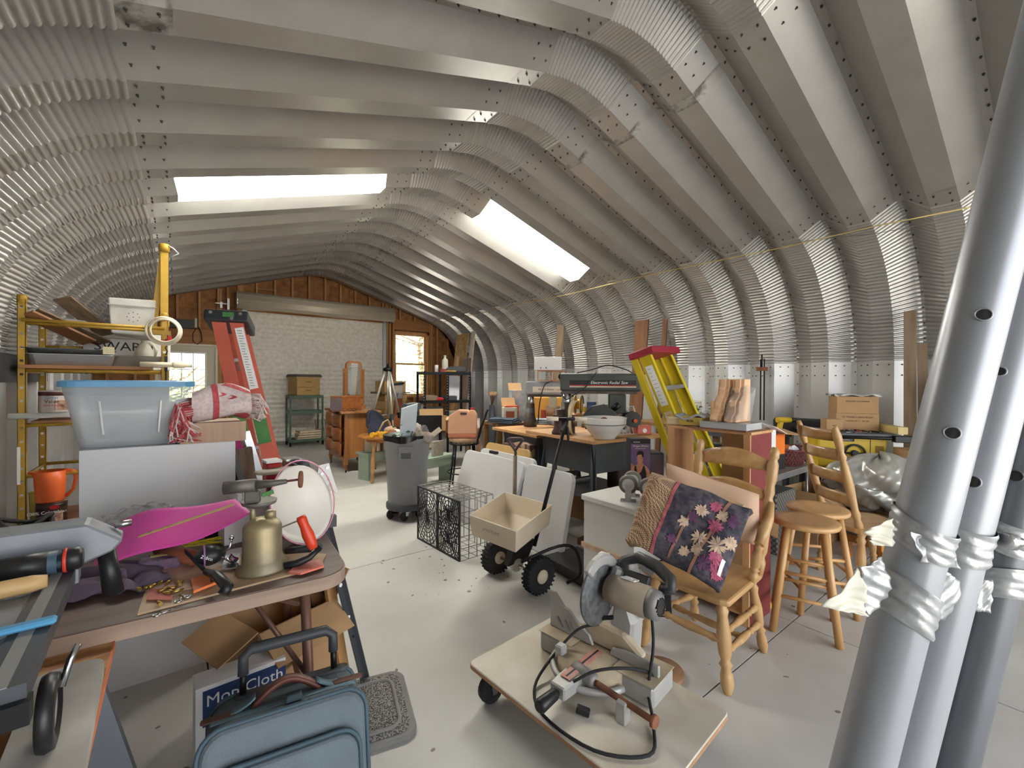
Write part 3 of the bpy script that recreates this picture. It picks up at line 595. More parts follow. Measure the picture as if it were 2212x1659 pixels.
ob('moulded_rib', MB().bar((-.105, -.163, .06), (-.115, -.188, .21), .006, .004), inkw, t); ob('moulded_rib', MB().bar((.085, -.163, .06), (.095, -.188, .21), .006, .004), inkw, t)
clothw = mat('white_cloth', (238, 238, 238), .85, var=.03)
for i, (x, y, w_, d_, h_, lb) in enumerate(((-.09, .0, .17, .2, .055, 'folded white cloth in the left of the storage tote'), (.05, -.02, .20, .18, .045, 'flat white cloth in the middle of the storage tote'), (.09, .03, .1, .14, .075, 'bunched white cloth in the right of the storage tote'))):
    one('folded_cloth', lb, 'cloth', MB().surf(crumple(lambda u, v: ((u-.5)*w_, (v-.5)*d_, h_*(1-(2*abs(u-.5))**3)), .006, i), 14, 12, .03), clothw, (x-.155, y+2.80, 1.125), 0, 'cloths inside the tote')
# blanket with tassels
wov = mat('woven_pink_white', (232, 218, 214), .9, col2=(214, 190, 188), scale=70, bump=.3, bscale=300); wovr = mat('woven_red', (192, 76, 82), .9, col2=(206, 104, 106), scale=80, bump=.3, bscale=300)
t = T('throw_blanket', 'rolled red and white woven throw with long red fringe on the laminate drawer', 'blanket', (.215, 2.70, 1.195), -.05)
def roll(u, v):      # rolled bundle along x
    a = v*2*PI; r = (.074+.012*math.sin(3*a+u*5))*(1+.12*math.sin(u*PI)); x = -.155+.25*u
    return (x, r*1.2*math.cos(a), .074+.02*math.sin(u*3.1)+r*math.sin(a))
ob('rolled_cloth', MB().surf(roll, 20, 24), wov, t)
def band(u0, u1, a0, a1, off=.003):
    def f(u, v):
        x, y, z = roll(u0+(u1-u0)*u+.05*math.sin(v*4), a0+(a1-a0)*v); d = Vector((0, y, z-.07)).normalized()*off; return (x, y+d.y, z+d.z)
    return f
ob('red_stripe', MB().surf(band(.30, .40, .30, .95), 4, 16), wovr, t); ob('red_motif', MB().surf(band(.70, .93, .60, .78, .004), 6, 8), wovr, t); ob('red_motif', MB().surf(band(.62, .70, .42, .47, .004), 4, 5), wovr, t); ob('red_motif', MB().surf(band(.45, .52, .40, .44, .004), 4, 5), wovr, t); ob('red_stripe', MB().surf(band(.5, .97, .28, .33), 10, 5), wovr, t)
mb = MB(); mb2 = MB(); rr_ = random.Random(4)
for i in range(150):
    a = rr_.uniform(0, 2*PI); y = .06*math.cos(a)*1.3; z = .065+.05*math.sin(a); L = rr_.uniform(.06, .13); q = mb if i % 3 else mb2
    q.tube([(-.15, y, z), (-.19-rr_.uniform(0, .03), y*1.15-.02, z-.01), (-.20+rr_.uniform(-.04, .05), y*1.2-.05+rr_.uniform(-.03, .02), z-.05-L*.5), (-.185+rr_.uniform(-.06, .07), y-.07+rr_.uniform(-.02, .02), max(-.09, z-.06-L))], .0035, 4)
ob('fringe', mb, wovr, t, kind='stuff'); ob('fringe_white', mb2, wov, t, kind='stuff')
mb = MB()
for i in range(50):
    a = rr_.uniform(0, 2*PI); y = .06*math.cos(a)*1.3; z = .07+.06*math.sin(a); mb.tube([(.09, y, z), (.12+rr_.uniform(0, .03), y, z+rr_.uniform(-.03, .01)), (.14+rr_.uniform(-.02, .04), y+rr_.uniform(-.03, .03), max(.0, z-.07))], .003, 4)
ob('fringe_end', mb, wov, t, kind='stuff')
# ================================================================ red ladder and boards beside the cabinet
def along(p0, p1, wv, mb_, wd, th): return mb_.bar(p0, p1, wd, th, wv)
LB = g(655, 1075, 0)+Vector((0, .15, 0)); LB = Vector((.60, 3.25, 0)); LT = gy(487, 668, 3.75)
t = T('step_ladder', 'folded orange-red fibreglass step ladder leaning beside the white cabinet', 'ladder', (0, 0, 0))
dirv = (LT-LB).normalized(); side = Vector((math.cos(-.25), math.sin(-.25), 0)); nrm_ = side.cross(dirv).normalized()
if nrm_.y > 0: nrm_ = -nrm_
for off, nm in ((-.080, 'front_rail'), (.068, 'rear_rail')):
    for k, bk in ((0, 0), (1, .36)):
        a = LB+side*off-nrm_*bk; b = LT+side*off*.72-nrm_*bk*.75-dirv*.03
        mb = MB().bar(a, b, .084, .006, nrm_); ob(nm, mb, red_l, t)
        for e in (-.039, .039): ob('rail_flange', MB().bar(a+side*e-nrm_*.014, b+side*e*.9-nrm_*.014, .006, .03, nrm_), red_l, t)
for k in range(1, 6):
    q = LB+(LT-LB)*(k/6.2); ob('step', MB().bar(q+side*-.03-nrm_*.01, q+side*-.03-nrm_*.34, .07, .022, dirv), alu, t)
capm = mat('ladder_cap', (44, 46, 50), .5)
ob('top_cap', MB().bar(LT-side*.135-dirv*.06-nrm_*.14, LT+side*.135-dirv*.06-nrm_*.14, .36, .085, dirv), capm, t, bev=.012, seg=2)
gr = mat('green_overspray', (64, 128, 66), .6, col2=(92, 140, 80), scale=8)
ob('green_mark', MB().bar(LT-dirv*.055+nrm_*.0435-side*.02, LT-dirv*.055+nrm_*.0435+side*.05, .002, .035, dirv), gr, t)
mb = MB()
for e in (-.09, .09, .03): q = LT+side*e-dirv*(.045 if e != .03 else .085)+nrm_*.041; mb.tube([q, q+nrm_*.006], .012, 10)
ob('rivet', mb, chrome, t)
for off in (-.080, .068):
    q0 = LB+(LT-LB)*.50+side*off*.85+nrm_*.0042; q1 = LB+(LT-LB)*.62+side*off*.85+nrm_*.0042; ob('green_paint', MB().bar(q0, q1, .08, .0025, nrm_), gr, t)
for f0, f1 in ((.70, .93), (.16, .40)):
    q0 = LB+(LT-LB)*f0+side*.066+nrm_*.0048; q1 = LB+(LT-LB)*f1+side*.058+nrm_*.0048; L_ = ob('warning_label', MB().bar(q0, q1, .055, .002, nrm_), inkw, t); mb = MB()
    for i in range(22):
        q = q0+(q1-q0)*(.05+.9*i/21)+nrm_*.0012; mb.bar(q-side*.017, q+side*random.uniform(.002, .016), .003, .0008, nrm_)
    ob('printed_lines', mb, ink, L_)
def leanb(label, x, y, m, wd, L, lean=-.28, th=.02, z0=0, cat='board', nm='leaning_board'):
    p = Vector((x, y, z0)); q = p+Vector((math.sin(lean)*L, .10*L, math.cos(lean)*L)); return one(nm, label, cat, MB().bar(p, q, wd, th, (0, 1, 0)), m, group='boards beside the red ladder')
mag = mat('magenta_foam', (142, 22, 92), .7, var=.2, scale=4)
leanb('magenta foam board leaning between cabinet and red ladder', .545, 2.95, mag, .045, 1.12, -.26, .3); leanb('silver foil-edged strip leaning against the red ladder', .615, 3.0, mat('silver_foil', (198, 202, 206), .3, .5), .04, 1.12, -.26, .2)
leanb('dark grey panel leaning against the white cabinet side', .475, 2.95, dgrey, .03, 1.03, -.22, .35); leanb('dark brown rough board next to the white cabinet', .40, 2.95, mat('dark_bark', (86, 70, 58), .9, col2=(118, 98, 78), scale=8, stretch=(6, 6, .6)), .09, 1.0, -.10, .3)
# ================================================================ LEFT FOREGROUND: folding table and what lies on it
TZ = .745
tabtop = wood('brown_laminate', (112, 92, 82), (92, 74, 66), .45, 'x', 5); tabedge = wood('taupe_woodgrain_edge', (176, 152, 136), (150, 128, 114), .5, 'x', 6); tubb = mat('brown_tube', (122, 88, 76), .45, .3)
t = T('folding_table', 'brown laminate folding table with rounded corners, crowded with tools', 'table', (-.25, 1.955, 0), -.07)
ob('table_top', MB().prism(rrect(1.5, .76, .09, 6), .70, TZ), tabtop, t); ob('edge_band', MB().prism(rrect(1.506, .766, .092, 6), .698, .742), tabedge, t)
for x in (-.62, .62):
    for y in (-.30, .30): ob('leg', MB().cyl((x, y, .70), (x+(.03 if x > 0 else -.03), y, 0), .0165), tubb, t)
    ob('leg_crossbar', MB().cyl((x*1.03, -.3, .22), (x*1.03, .3, .22), .012), tubb, t)
    ob('leg_brace', MB().cyl((x*1.01, -.12, .55), (x*.55, -.12, .70), .0075), tubb, t); ob('leg_brace', MB().cyl((x*1.04, -.29, .35), (x*.72, -.2, .69), .0085), tubb, t)
ply = wood('pink_plywood', (206, 172, 148), (188, 150, 126), .6, 'x', 3); ply2 = wood('plain_plywood', (196, 168, 136), (178, 148, 116), .6, 'x', 3)
def flat(name, label, cat, pts, z, th, m, group=None, bev=0):
    P = [g(px, py, z) for px, py in pts]; c = sum(P, Vector())/len(P)
    return one(name, label, cat, MB().prism([(p.x-c.x, p.y-c.y) for p in P], 0, th), m, (c.x, c.y, z), 0, group, bev)
flat('plywood_strip', 'long plywood strip along the near edge of the folding table', 'board', [(297, 1330), (322, 1255), (640, 1195), (705, 1200), (690, 1228)], TZ, .006, ply2)
flat('plywood_piece', 'pinkish plywood square under the spilled brass bits', 'board', [(318, 1290), (325, 1232), (445, 1215), (470, 1262)], TZ+.006, .005, ply)
flat('red_card', 'small red paper card among the brass bits', 'card', [(316, 1296), (322, 1275), (376, 1268), (372, 1296)], TZ+.011, .002, mat('red_card_paper', (196, 116, 104), .8, var=.15, scale=20))
# purple shirt
shirt = mat('plum_cloth', (92, 78, 92), .95, var=.14, scale=6, bump=.2, bscale=200)
c = g(225, 1268, TZ)
def shf(u, v): return ((u-.5)*.22+.03*math.sin(v*5), (v-.5)*.20, .012+.045*(1-(2*abs(u-.5))**4)*(1-(2*abs(v-.5))**4)*(.55+.45*math.sin(u*6+v*4)**2))
t = T('folded_shirt', 'dusty plum-coloured shirt folded on the table', 'shirt', (c.x, c.y+.03, TZ), .25)
ob('shirt_body', MB().surf(crumple(shf, .004, 3, 9), 30, 28, .012), shirt, t)
ob('sleeve', MB().surf(crumple(lambda u, v: ((u-.5)*.13+.05+.02*v, -.13-(v-.5)*.07, .008+.02*math.sin(v*PI)+.008*math.sin(u*12)), .003, 8, 9), 18, 12, .01), shirt, t)
ob('hem_fold', MB().surf(crumple(lambda u, v: ((u-.5)*.17-.05, -.07-(v-.5)*.08, .012+.03*math.sin(v*PI)), .004, 5, 9), 18, 12, .01), shirt, t)
# pink sheet with a wooden yardstick and a clear bag
pinkm = mat('hot_pink_card', (238, 84, 182), .5, var=.03)
A, B, Cc, Dd = g(192, 1238, .775), g(238, 1138, .85), g(508, 1082, .93), g(543, 1112, .93)
def pk(u, v):
    p = (A*(1-v)+B*v)*(1-u)+(Dd*(1-v)+Cc*v)*u; p = p+Vector((0, 0, .012*math.sin(u*7)+.035*math.sin(u*PI)*(v-.2))); return p
one('pink_card_sheet', 'large hot pink card sheet curling across the table', 'sheet', MB().surf(pk, 30, 14, .002), pinkm)
q0, q1 = g(302, 1158, .872), g(505, 1090, .955)
t = T('yardstick', 'flat tan wooden yardstick lying on the pink sheet', 'yardstick', q0); d_ = q1-q0
ob('stick', MB().bar((0, 0, 0), d_, .026, .004), wood('tan_stick', (196, 168, 106), (178, 148, 90), .6, 'x'), t); ob('printed_mark', MB().bar(d_*.08+Vector((0, 0, .0023)), d_*.12+Vector((0, 0, .0023)), .018, .0006), mat('dark_tan_print', (126, 100, 60), .7), t); ob('printed_mark', MB().bar(d_*.2+Vector((0, 0, .0023)), d_*.34+Vector((0, 0, .0023)), .008, .0006), MATS['dark_tan_print'], t)
c = g(300, 1125, .85); one('plastic_bag', 'crumpled clear plastic bag behind the pink sheet', 'bag', MB().surf(crumple(lambda u, v: ((u-.5)*.22, (v-.5)*.10, .03*math.sin(v*PI)*math.sin(u*PI)+.0), .008, 11, 14), 26, 16), bagm, (c.x, c.y+.07, .86), .35)
# box of beads, yellow string, mallet, fishing rod
c = g(347, 1225, TZ+.011); t = T('bead_box', 'clear plastic box of purple and orange beads', 'box', (c.x, c.y, TZ+.011), -.1)
ob('box_shell', MB().prism(rrect(.115, .065, .015), 0, .034), mat('purple_clear', (206, 170, 206), .15, trans=.7, ior=1.1), t)
for i, (x, mm) in enumerate(((-.03, mat('bead_purple', (150, 60, 150), .4, var=.3, scale=60)), (.012, mat('bead_magenta', (196, 40, 110), .4, var=.3, scale=60)), (.045, mat('bead_orange', (226, 120, 40), .4, var=.3, scale=60)))): ob('beads', MB().ell((x, -.005, .017), (.022, .024, .012)), mm, t, kind='stuff')
ob('paper_slip', MB().bx(-.03, .03, .01, .03, .0345, .036), mat('yellow_slip', (206, 190, 110), .7), t)
mb = MB(); c = g(400, 1190, TZ)
for i in range(5): mb.tube([(c.x-.10+.05*j+random.uniform(-.015, .015), c.y+.05-.012*j+random.uniform(-.02, .02), TZ+.02+.01*math.sin(j+i)) for j in range(6)], .003, 5)
one('yellow_string', 'tangle of yellow string under the pink sheet', 'string', mb, mat('yellow_cord', (214, 196, 40), .6))
q0, q1 = g(345, 1185, TZ+.05), g(428, 1208, TZ+.035)
one('wooden_roller', 'reddish brown wooden cylinder beside the fishing reel', 'roller', MB().turn((0, 0, 0), q1-q0, [(0, .0), (0, .024), (.9, .026), (.97, .022), (1, .008), (1.05, .008), (1.05, 0)], 16), wood('reddish_wood', (186, 116, 88), (166, 96, 70), .45, 'x'), q0)
t = T('fishing_rod', 'short fishing rod with a black closed reel and pistol grip', 'fishing rod', (0, 0, 0))
r0, r1, r2 = g(395, 1185, TZ+.06), g(445, 1235, TZ+.05), g(492, 1268, TZ+.045)
ob('rod_shaft', MB().tube([g(360, 1165, TZ+.06), r0, r1], .006, 8), blackp, t); ob('grip', MB().tube([r1, (r1+r2)/2+Vector((0, 0, .012)), r2, g(482, 1284, TZ+.03)], [.010, .014, .016, .017], 10), blackp, t)
rc = g(452, 1200, TZ+.07); ob('reel', MB().ell(rc, (.040, .034, .032), 18, 12), blackp, t); ob('reel_ring', MB().tube([rc+Vector((-.014+.0, .036*math.cos(a), .034*math.sin(a))) for a in [2*PI*j/20 for j in range(20)]], .003, 6, True), mat('lilac_plastic', (150, 110, 150), .3), t)
ob('crank', MB().tube([rc+Vector((.03, -.02, .01)), rc+Vector((.055, -.03, .02)), rc+Vector((.06, -.03, .05))], .004, 6).ell(rc+Vector((.06, -.03, .055)), .008), chrome, t); ob('trigger', MB().tube([r1+Vector((.015, -.01, -.01)), r1+Vector((.015, -.015, -.035))], .004, 6), blackp, t)
text('Zebco', .014, inkw, t, rc+Vector((-.008, -.0345, .004)), (PI/2-.2, .5, 0))
# brass cartridges and small bits
brass = mat('old_brass', (182, 150, 84), .35, .85, var=.15, scale=20); rb = random.Random(9)
for i in range(14):
    px, py = rb.uniform(292, 400), rb.uniform(1262, 1312); p = g(px, py, TZ+.012); a = rb.uniform(0, 3.1)
    one('brass_cartridge', 'small brass cartridge case spilled on the plywood', 'cartridge', MB().turn((0, 0, .006), (.03*math.cos(a), .03*math.sin(a), .006), [(0, .0055), (.7, .005), (.8, .0035), (1, .003)], 8), brass, (p.x, p.y, TZ+.010), 0, 'brass cases on the plywood')
for i, (px, py) in enumerate(((338, 1330), (385, 1300), (405, 1290))):
    p = g(px, py, TZ+.008); one('eye_screw', 'bright zinc eye screw lying near the brass bits', 'screw', MB().tube([(.008*math.cos(a), .008*math.sin(a), .003) for a in [2*PI*j/10 for j in range(10)]], .0025, 5, True).cyl((.008, 0, .003), (.03, .008, .003), .0022, n=6), chrome, (p.x, p.y, TZ+.007), i, 'eye screws on the plywood')
flat('orange_packet', 'orange hardware packet beside the rod grip', 'packet', [(412, 1256), (418, 1282), (468, 1262), (455, 1244)], TZ+.012, .008, mat('orange_card', (238, 132, 72), .5)); flat('red_bag_packet', 'flat red packet at the table corner', 'packet', [(622, 1240), (640, 1222), (694, 1210), (700, 1226), (650, 1242)], TZ+.007, .006, mat('red_film', (226, 120, 104), .3, var=.2, scale=12))
for i, (px, py) in enumerate(((470, 1160), (500, 1157), (527, 1153))):
    p = g(px, py, TZ+.02); one('ratchet_socket', 'black ribbed plastic socket in a row under the pink sheet', 'socket', MB().lathe([(.017, 0), (.02, .005), (.02, .05), (.017, .055), (0, .055)], 12), blackp, (p.x, p.y+.03, TZ+.02), 0, 'row of black sockets')
one('socket_rail', 'black rail holding the ribbed sockets', 'rail', MB().bx(-.09, .09, -.025, .025, 0, .018), blackp, (g(500, 1157, TZ).x+.0, g(500, 1157, TZ).y+.05, TZ), -.07)
flat('steel_plate', 'crumpled shiny steel plate left of the blow torch', 'plate', [(478, 1232), (490, 1190), (535, 1182), (540, 1225)], TZ+.012, .004, mat('shiny_sheet', (196, 198, 204), .25, .8, var=.1, scale=14))
c = g(505, 1220, TZ+.02); one('spoon', 'bent steel spoon beside the blow torch', 'spoon', MB().surf(lambda u, v: (.035*(u-.5)*(1.2-v*.4), .05*(v-.5), .012*((u-.5)**2+(v-.5)**2)*4), 8, 8, .0015).tube([(0, .02, .004), (0, .06, .012), (.01, .10, .03)], .003, 6), chrome, (c.x, c.y+.03, TZ+.018), .6)
# ---------------------------------------------------------------- brass blow torch
c = g(567, 1228, TZ+.006)
brt = mat('torch_brass', (172, 156, 120), .5, .55, col2=(132, 124, 106), scale=9, detail=6); iron = mat('torch_iron', (120, 116, 110), .6, .6, var=.2, scale=25)
t = T('blow_torch', 'antique brass blow torch with an orange-red wooden handle', 'blow torch', (c.x, c.y, TZ+.006), -.35)
ob('tank', MB().lathe([(.080, 0), (.082, .008), (.066, .032), (.060, .05), (.0595, .145), (.055, .157), (.035, .172), (.0, .176)], 28), brt, t)
ob('filler_cap', MB().lathe([(.018, .166), (.018, .19), (.012, .195), (0, .195)], 12, (.02, .02, 0)), brt, t); ob('riser', MB().cyl((-.03, -.0, .16), (-.03, 0, .225), .0085), brt, t)
ob('drip_cup', MB().lathe([(.02, .212), (.052, .226), (.055, .236), (.05, .236), (.018, .222), (0, .222)], 20, (-.01, 0, 0)), iron, t)
ob('burner_tube', MB().tube([(-.115, .0, .285), (-.02, 0, .29)], .022, 16), iron, t); ob('valve_body', MB().tube([(-.02, 0, .29), (.03, 0, .292), (.075, 0, .296)], [.016, .012, .008], 10), iron, t); ob('support_block', MB().box((-.03, 0, .25), (.045, .03, .045)), iron, t, bev=.004)
ob('valve_stem', MB().cyl((.07, 0, .296), (.115, 0, .30), .004), rust, t); ob('valve_wheel', MB().lathe([(.004, 0), (.028, .002), (.03, .007), (.028, .012), (.004, .012)], 18, (.112, 0, .30), 'x'), rust, t)
ob('green_tag', MB().box((.02, -.018, .262), (.035, .006, .014), (0, -.3, .1)), gr, t); ob('handle_arm', MB().bar((.055, .0, .135), (.125, -.02, .165), .014, .004), iron, t)
ob('wood_handle', MB().turn((.122, -.02, .175), (.165, -.03, .062), [(0, .0), (0, .014), (.08, .017), (.3, .0155), (.55, .020), (.85, .018), (1, .014), (1, 0)], 16), mat('handle_red', (222, 70, 40), .35), t)
ob('pump_clip', MB().box((-.058, -.03, .05), (.006, .02, .03)), brt, t)
# white bowl leaning back, with a pink rim wire
c = g(640, 1122, .87); d0 = fdep(c.x, c.y)
t = T('white_basin', 'white plastic basin leaning on its side with a pink rim wire', 'basin', (.405, 1.93, TZ+.150), rot=(PI/2-.32, 0, .62))
R_ = .150
ob('basin_bowl', MB().lathe([(R_*.70, -.062), (R_*.98, .0), (R_*1.05, .004), (R_*1.05, .010), (R_*.94, .008), (R_*.66, -.056), (0, -.056)], 36), mat('old_white_plastic', (228, 222, 214), .4, var=.03), t)
ob('rim_wire', MB().tube([(R_*1.12*math.cos(a)+.006, R_*1.12*math.sin(a)+.006, .012+.01*math.sin(a)) for a in [2*PI*j/36 for j in range(36)]], .0028, 6, True), mat('pink_wire', (226, 150, 178), .5), t)
one('brown_plate', 'tan oval lid lying flat behind the white basin', 'lid', MB().lathe([(.10, 0), (.105, .006), (.10, .010), (0, .010)], 24, (0, 0, 0), 'z', 1, .6), mat('tan_lid', (172, 160, 140), .6), (.36, 2.12, 1.0))
# black tongs / handle lying in front of the basin
q = [g(690, 1182, TZ+.06), g(668, 1205, TZ+.035), g(640, 1218, TZ+.02), g(615, 1222, TZ+.018)]
t = T('black_scraper', 'black plastic handled scraper lying in front of the white basin', 'scraper', (0, 0, 0)); ob('handle', MB().tube(q, [.012, .011, .014, .012], 10), blackp, t); ob('blade', MB().tube([q[0], g(620, 1190, TZ+.03)], [.016, .012], 8), dgrey, t)
# white small boxes behind the torch
wbx = mat('white_carton', (236, 236, 236), .5, var=.02)
for i, (px, py, z, w_, h_, lb) in enumerate(((530, 1088, .90, .085, .05, 'small white carton with an open flap behind the torch'), (507, 1090, .90, .05, .035, 'tiny white carton left of the flapped one'))):
    p = g(px, py, z); t = T('white_carton', lb, 'box', (p.x+.03, p.y+.05, z), .2); ob('carton_body', MB().bx(-w_/2, w_/2, -.03, .03, 0, h_), wbx, t); ob('flap', MB().box((0, .035, h_+.012), (w_, .004, .03), (-.5, 0, 0)), wbx, t)
p = g(530, 1088, .90); one('white_crate', 'larger white foam block under the small cartons', 'block', MB().bx(-.10, .08, -.035, .045, 0, .150), wbx, (p.x+.02, p.y+.05, .7455), .2)
p = g(566, 1080, .9); one('steel_rod_clamp', 'upright steel clamp rods behind the blow torch', 'clamp', MB().cyl((0, 0, 0), (0, 0, .20), .010, n=8).lathe([(.018, 0), (.018, .02), (.01, .03)], 10).cyl((.035, .02, 0), (.035, .02, .19), .014, n=8).bx(-.02, .06, -.01, .03, 0, .012), dgrey, (p.x+.01, p.y+.06, TZ))
# black tool carry piece with white bracket
t = T('moulded_strut', 'dark grey moulded hinge arm with a round head behind the basin', 'arm', (.52, 2.20, .40), .2)
ob('arm_body', MB().prism([(-.05, 0), (.07, 0), (.055, .36), (.0, .50), (-.05, .58), (-.085, .60), (-.09, .52)], -.03, .03, 'y'), dgrey, t, bev=.01, seg=2); ob('round_head', MB().ell((-.06, -.0, .60), (.032, .035, .035)), dgrey, t); ob('back_plate', MB().bx(-.105, -.098, -.04, .04, .3, .62), blackp, t)
ob('arm_post', MB().bx(-.03, .03, -.02, .02, -.40, .02), dgrey, t)
t = T('white_bracket', 'white metal latch bracket with rivets sticking out over the aisle', 'bracket', (.545, 2.17, .93), .2)
ob('bracket_plate', MB().prism([(-.02, .07), (.03, .075), (.045, .02), (.075, -.07), (.065, -.08), (.03, -.02), (.015, -.05), (.0, -.045), (.0, -.02), (-.03, -.005)], -.003, .003, 'y'), whitep, t)
for x, z in ((.02, .055), (.03, .0), (-.005, .03)): ob('rivet', MB().tube([(x, -.003, z), (x, -.007, z)], .009, 10), alu, t)
for i, (x, y, h, m, lb) in enumerate(((.34, 2.22, 1.03, redp, 'red-labelled tin behind the white basin'), (.43, 2.28, 1.02, wood('tan_case', (150, 116, 82), (130, 98, 66), .6, 'z'), 'brown leather-edged case standing behind the basin'), (.47, 2.30, 1.0, blackp, 'black camera-like case standing behind the basin'))):
    t = T('upright_case', lb, 'case', (x, y, .7455), .1); ob('case_body', MB().bx(-.03, .03, -.04, .04, 0, h-.7455), m, t, bev=.006); ob('case_lid', MB().bx(-.032, .032, -.042, .042, h-.745, h-.735), chrome if i else whitep, t)
# ================================================================ table saw on the OSB board, far left
osbm = mat('osb_top', (206, 160, 108), .7, col2=(166, 112, 66), scale=12, detail=6, stretch=(.6, 2.2, 1), lo=.4, hi=.6, bump=.1); osbe = mat('osb_orange_edge', (226, 132, 92), .7)
t = T('osb_board', 'orange-edged OSB board laid across plastic sawhorses', 'board', (-.62, 1.22, 0)); ob('board_top', MB().bx(-.42, .485, -.36, .35, .682, .70), osbm, t); ob('painted_edge', MB().bx(.485, .489, -.36, .35, .68, .701), osbe, t)
shp = mat('sawhorse_plastic', (116, 120, 128), .5, var=.05)
for i, (x, lb) in enumerate(((-.20, 'grey plastic sawhorse under the near end of the OSB board'), (-.85, 'grey plastic sawhorse against the left wall under the OSB board'))):
    t = T('sawhorse', lb, 'sawhorse', (x, 1.25, 0), 0, 'sawhorses under the OSB board'); ob('beam', MB().bx(-.045, .045, -.33, .30, .60, .68), shp, t)
    for sx in (-1, 1):
        for y in (-.25, .24): ob('leg', MB().bar((sx*.02, y, .62), (sx*.16, y+(.03 if y > 0 else -.03), 0), .075, .03, (0, 1, 0)), shp, t)
        ob('leg_web', MB().bar((sx*.085, -.22, .34), (sx*.085, .22, .34), .02, .10, (sx, 0, .3)), shp, t)
t = T('table_saw', 'dusty grey bench table saw with a long rip fence, near left', 'table saw', (-.525, 1.26, .70), .03)
ob('saw_body', MB().bx(-.30, .16, -.20, .20, .0, .20), blackp, t, bev=.01); ob('saw_table', MB().bx(-.36, .28, -.27, .27, .215, .235), dust_alu, t); ob('table_edge', MB().bx(.28, .335, -.30, .29, .205, .238), dgrey, t); ob('edge_slot', MB().bx(.295, .315, -.30, .29, .238, .2395), mat('slot_dust', (150, 150, 148), .8), t)
ob('near_rail', MB().bx(-.36, .34, -.315, -.285, .18, .215), blackm, t); ob('rip_fence', MB().bx(-.40, .30, .275, .335, .225, .315), dust_alu, t, bev=.004); ob('fence_head', MB().prism([(.14, .215), (.30, .215), (.40, .25), (.42, .275), (.35, .33), (.14, .335)], .262, .350, 'y'), dust_alu, t, bev=.005)
ob('fence_foot', MB().bx(.20, .34, .22, .27, .20, .235), dust_alu, t); ob('fence_knob', MB().cyl((.385, .30, .245), (.40, .29, .13), .019, .022, 16), blackp, t); ob('fence_screw', MB().cyl((.40, .33, .30), (.435, .33, .302), .009, n=8), chrome, t)
ob('side_plank', MB().prism(rrect(.115, .56, .03), .005, .035), mat('worn_grey_board', (206, 202, 194), .6, col2=(180, 176, 168), scale=6), t).location = (.335, -.13, 0)
ob('height_wheel', MB().lathe([(.045, -.012), (.062, -.010), (.066, 0), (.062, .012), (.045, .014), (.04, 0)], 26, (.335, -.13, .092), 'x'), blackp, t); ob('wheel_disc', MB().lathe([(.046, .003), (.046, .007), (0, .009)], 24, (.335, -.13, .092), 'x'), mat('wheel_grey', (206, 206, 208), .4), t); ob('wheel_crank', MB().tube([(.35, -.11, .12), (.36, -.09, .16), (.37, -.08, .18)], .006, 7), chrome, t)
ob('rail_label', MB().bx(.16, .172, -.21, .21, .02, .12), blackm, t); text('CRAFTSMAN', .055, inkw, t, (.1735, -.10, .075), (PI/2, 0, PI/2), sx=1.0)
ob('lock_lever', MB().bx(.15, .20, -.24, -.20, .10, .15), mat('lever_red', (226, 76, 70), .4), t, bev=.006); ob('gear_dial', MB().lathe([(.03, -.015), (.034, -.015), (.034, .015), (.03, .015)], 16, (.17, -.225, .16), 'y'), greyp, t)
z0 = .937
t = T('rotary_tool', 'blue and black cordless tool with red rings lying on the saw table', 'power tool', g(52, 1226, z0+.030), .03); t.scale = (.78, .78, .78)
ob('motor_body', MB().tube([(-.25, 0, -.005), (-.15, 0, 0), (0, 0, 0), (.08, 0, 0)], [.022, .03, .034, .034], 16), mat('tool_blue', (72, 92, 108), .45), t); ob('rubber_grip', MB().tube([(-.05, 0, 0), (.05, 0, 0)], .0355, 16), blackp, t); ob('red_ring', MB().tube([(.082, 0, 0), (.090, 0, 0)], .0365, 16), mat('tool_red', (224, 70, 54), .4), t); ob('end_cap', MB().tube([(.07, 0, 0), (.115, 0, 0), (.125, 0, 0)], [.034, .034, .026], 16), blackp, t); ob('switch', MB().box((-.09, -.022, .016), (.07, .02, .012)), MATS['tool_red'], t)
one('wooden_mallet_grip', 'pale wooden dowel grip on the saw table', 'dowel', MB().turn((-.16, 0, .02), (.07, .01, .02), [(0, .016), (.5, .019), (.9, .018), (1, .013)], 14), wood('pale_handle', (222, 186, 132), (204, 164, 110), .5, 'x'), tuple(g(-5, 1300, z0)), .05)
one('blue_stick', 'bright blue plastic push stick on the saw table', 'push stick', MB().bx(-.25, .06, -.011, .011, 0, .012), mat('sky_blue_plastic', (96, 168, 214), .4), tuple(g(20, 1368, z0+.004)), .03, bev=.004)
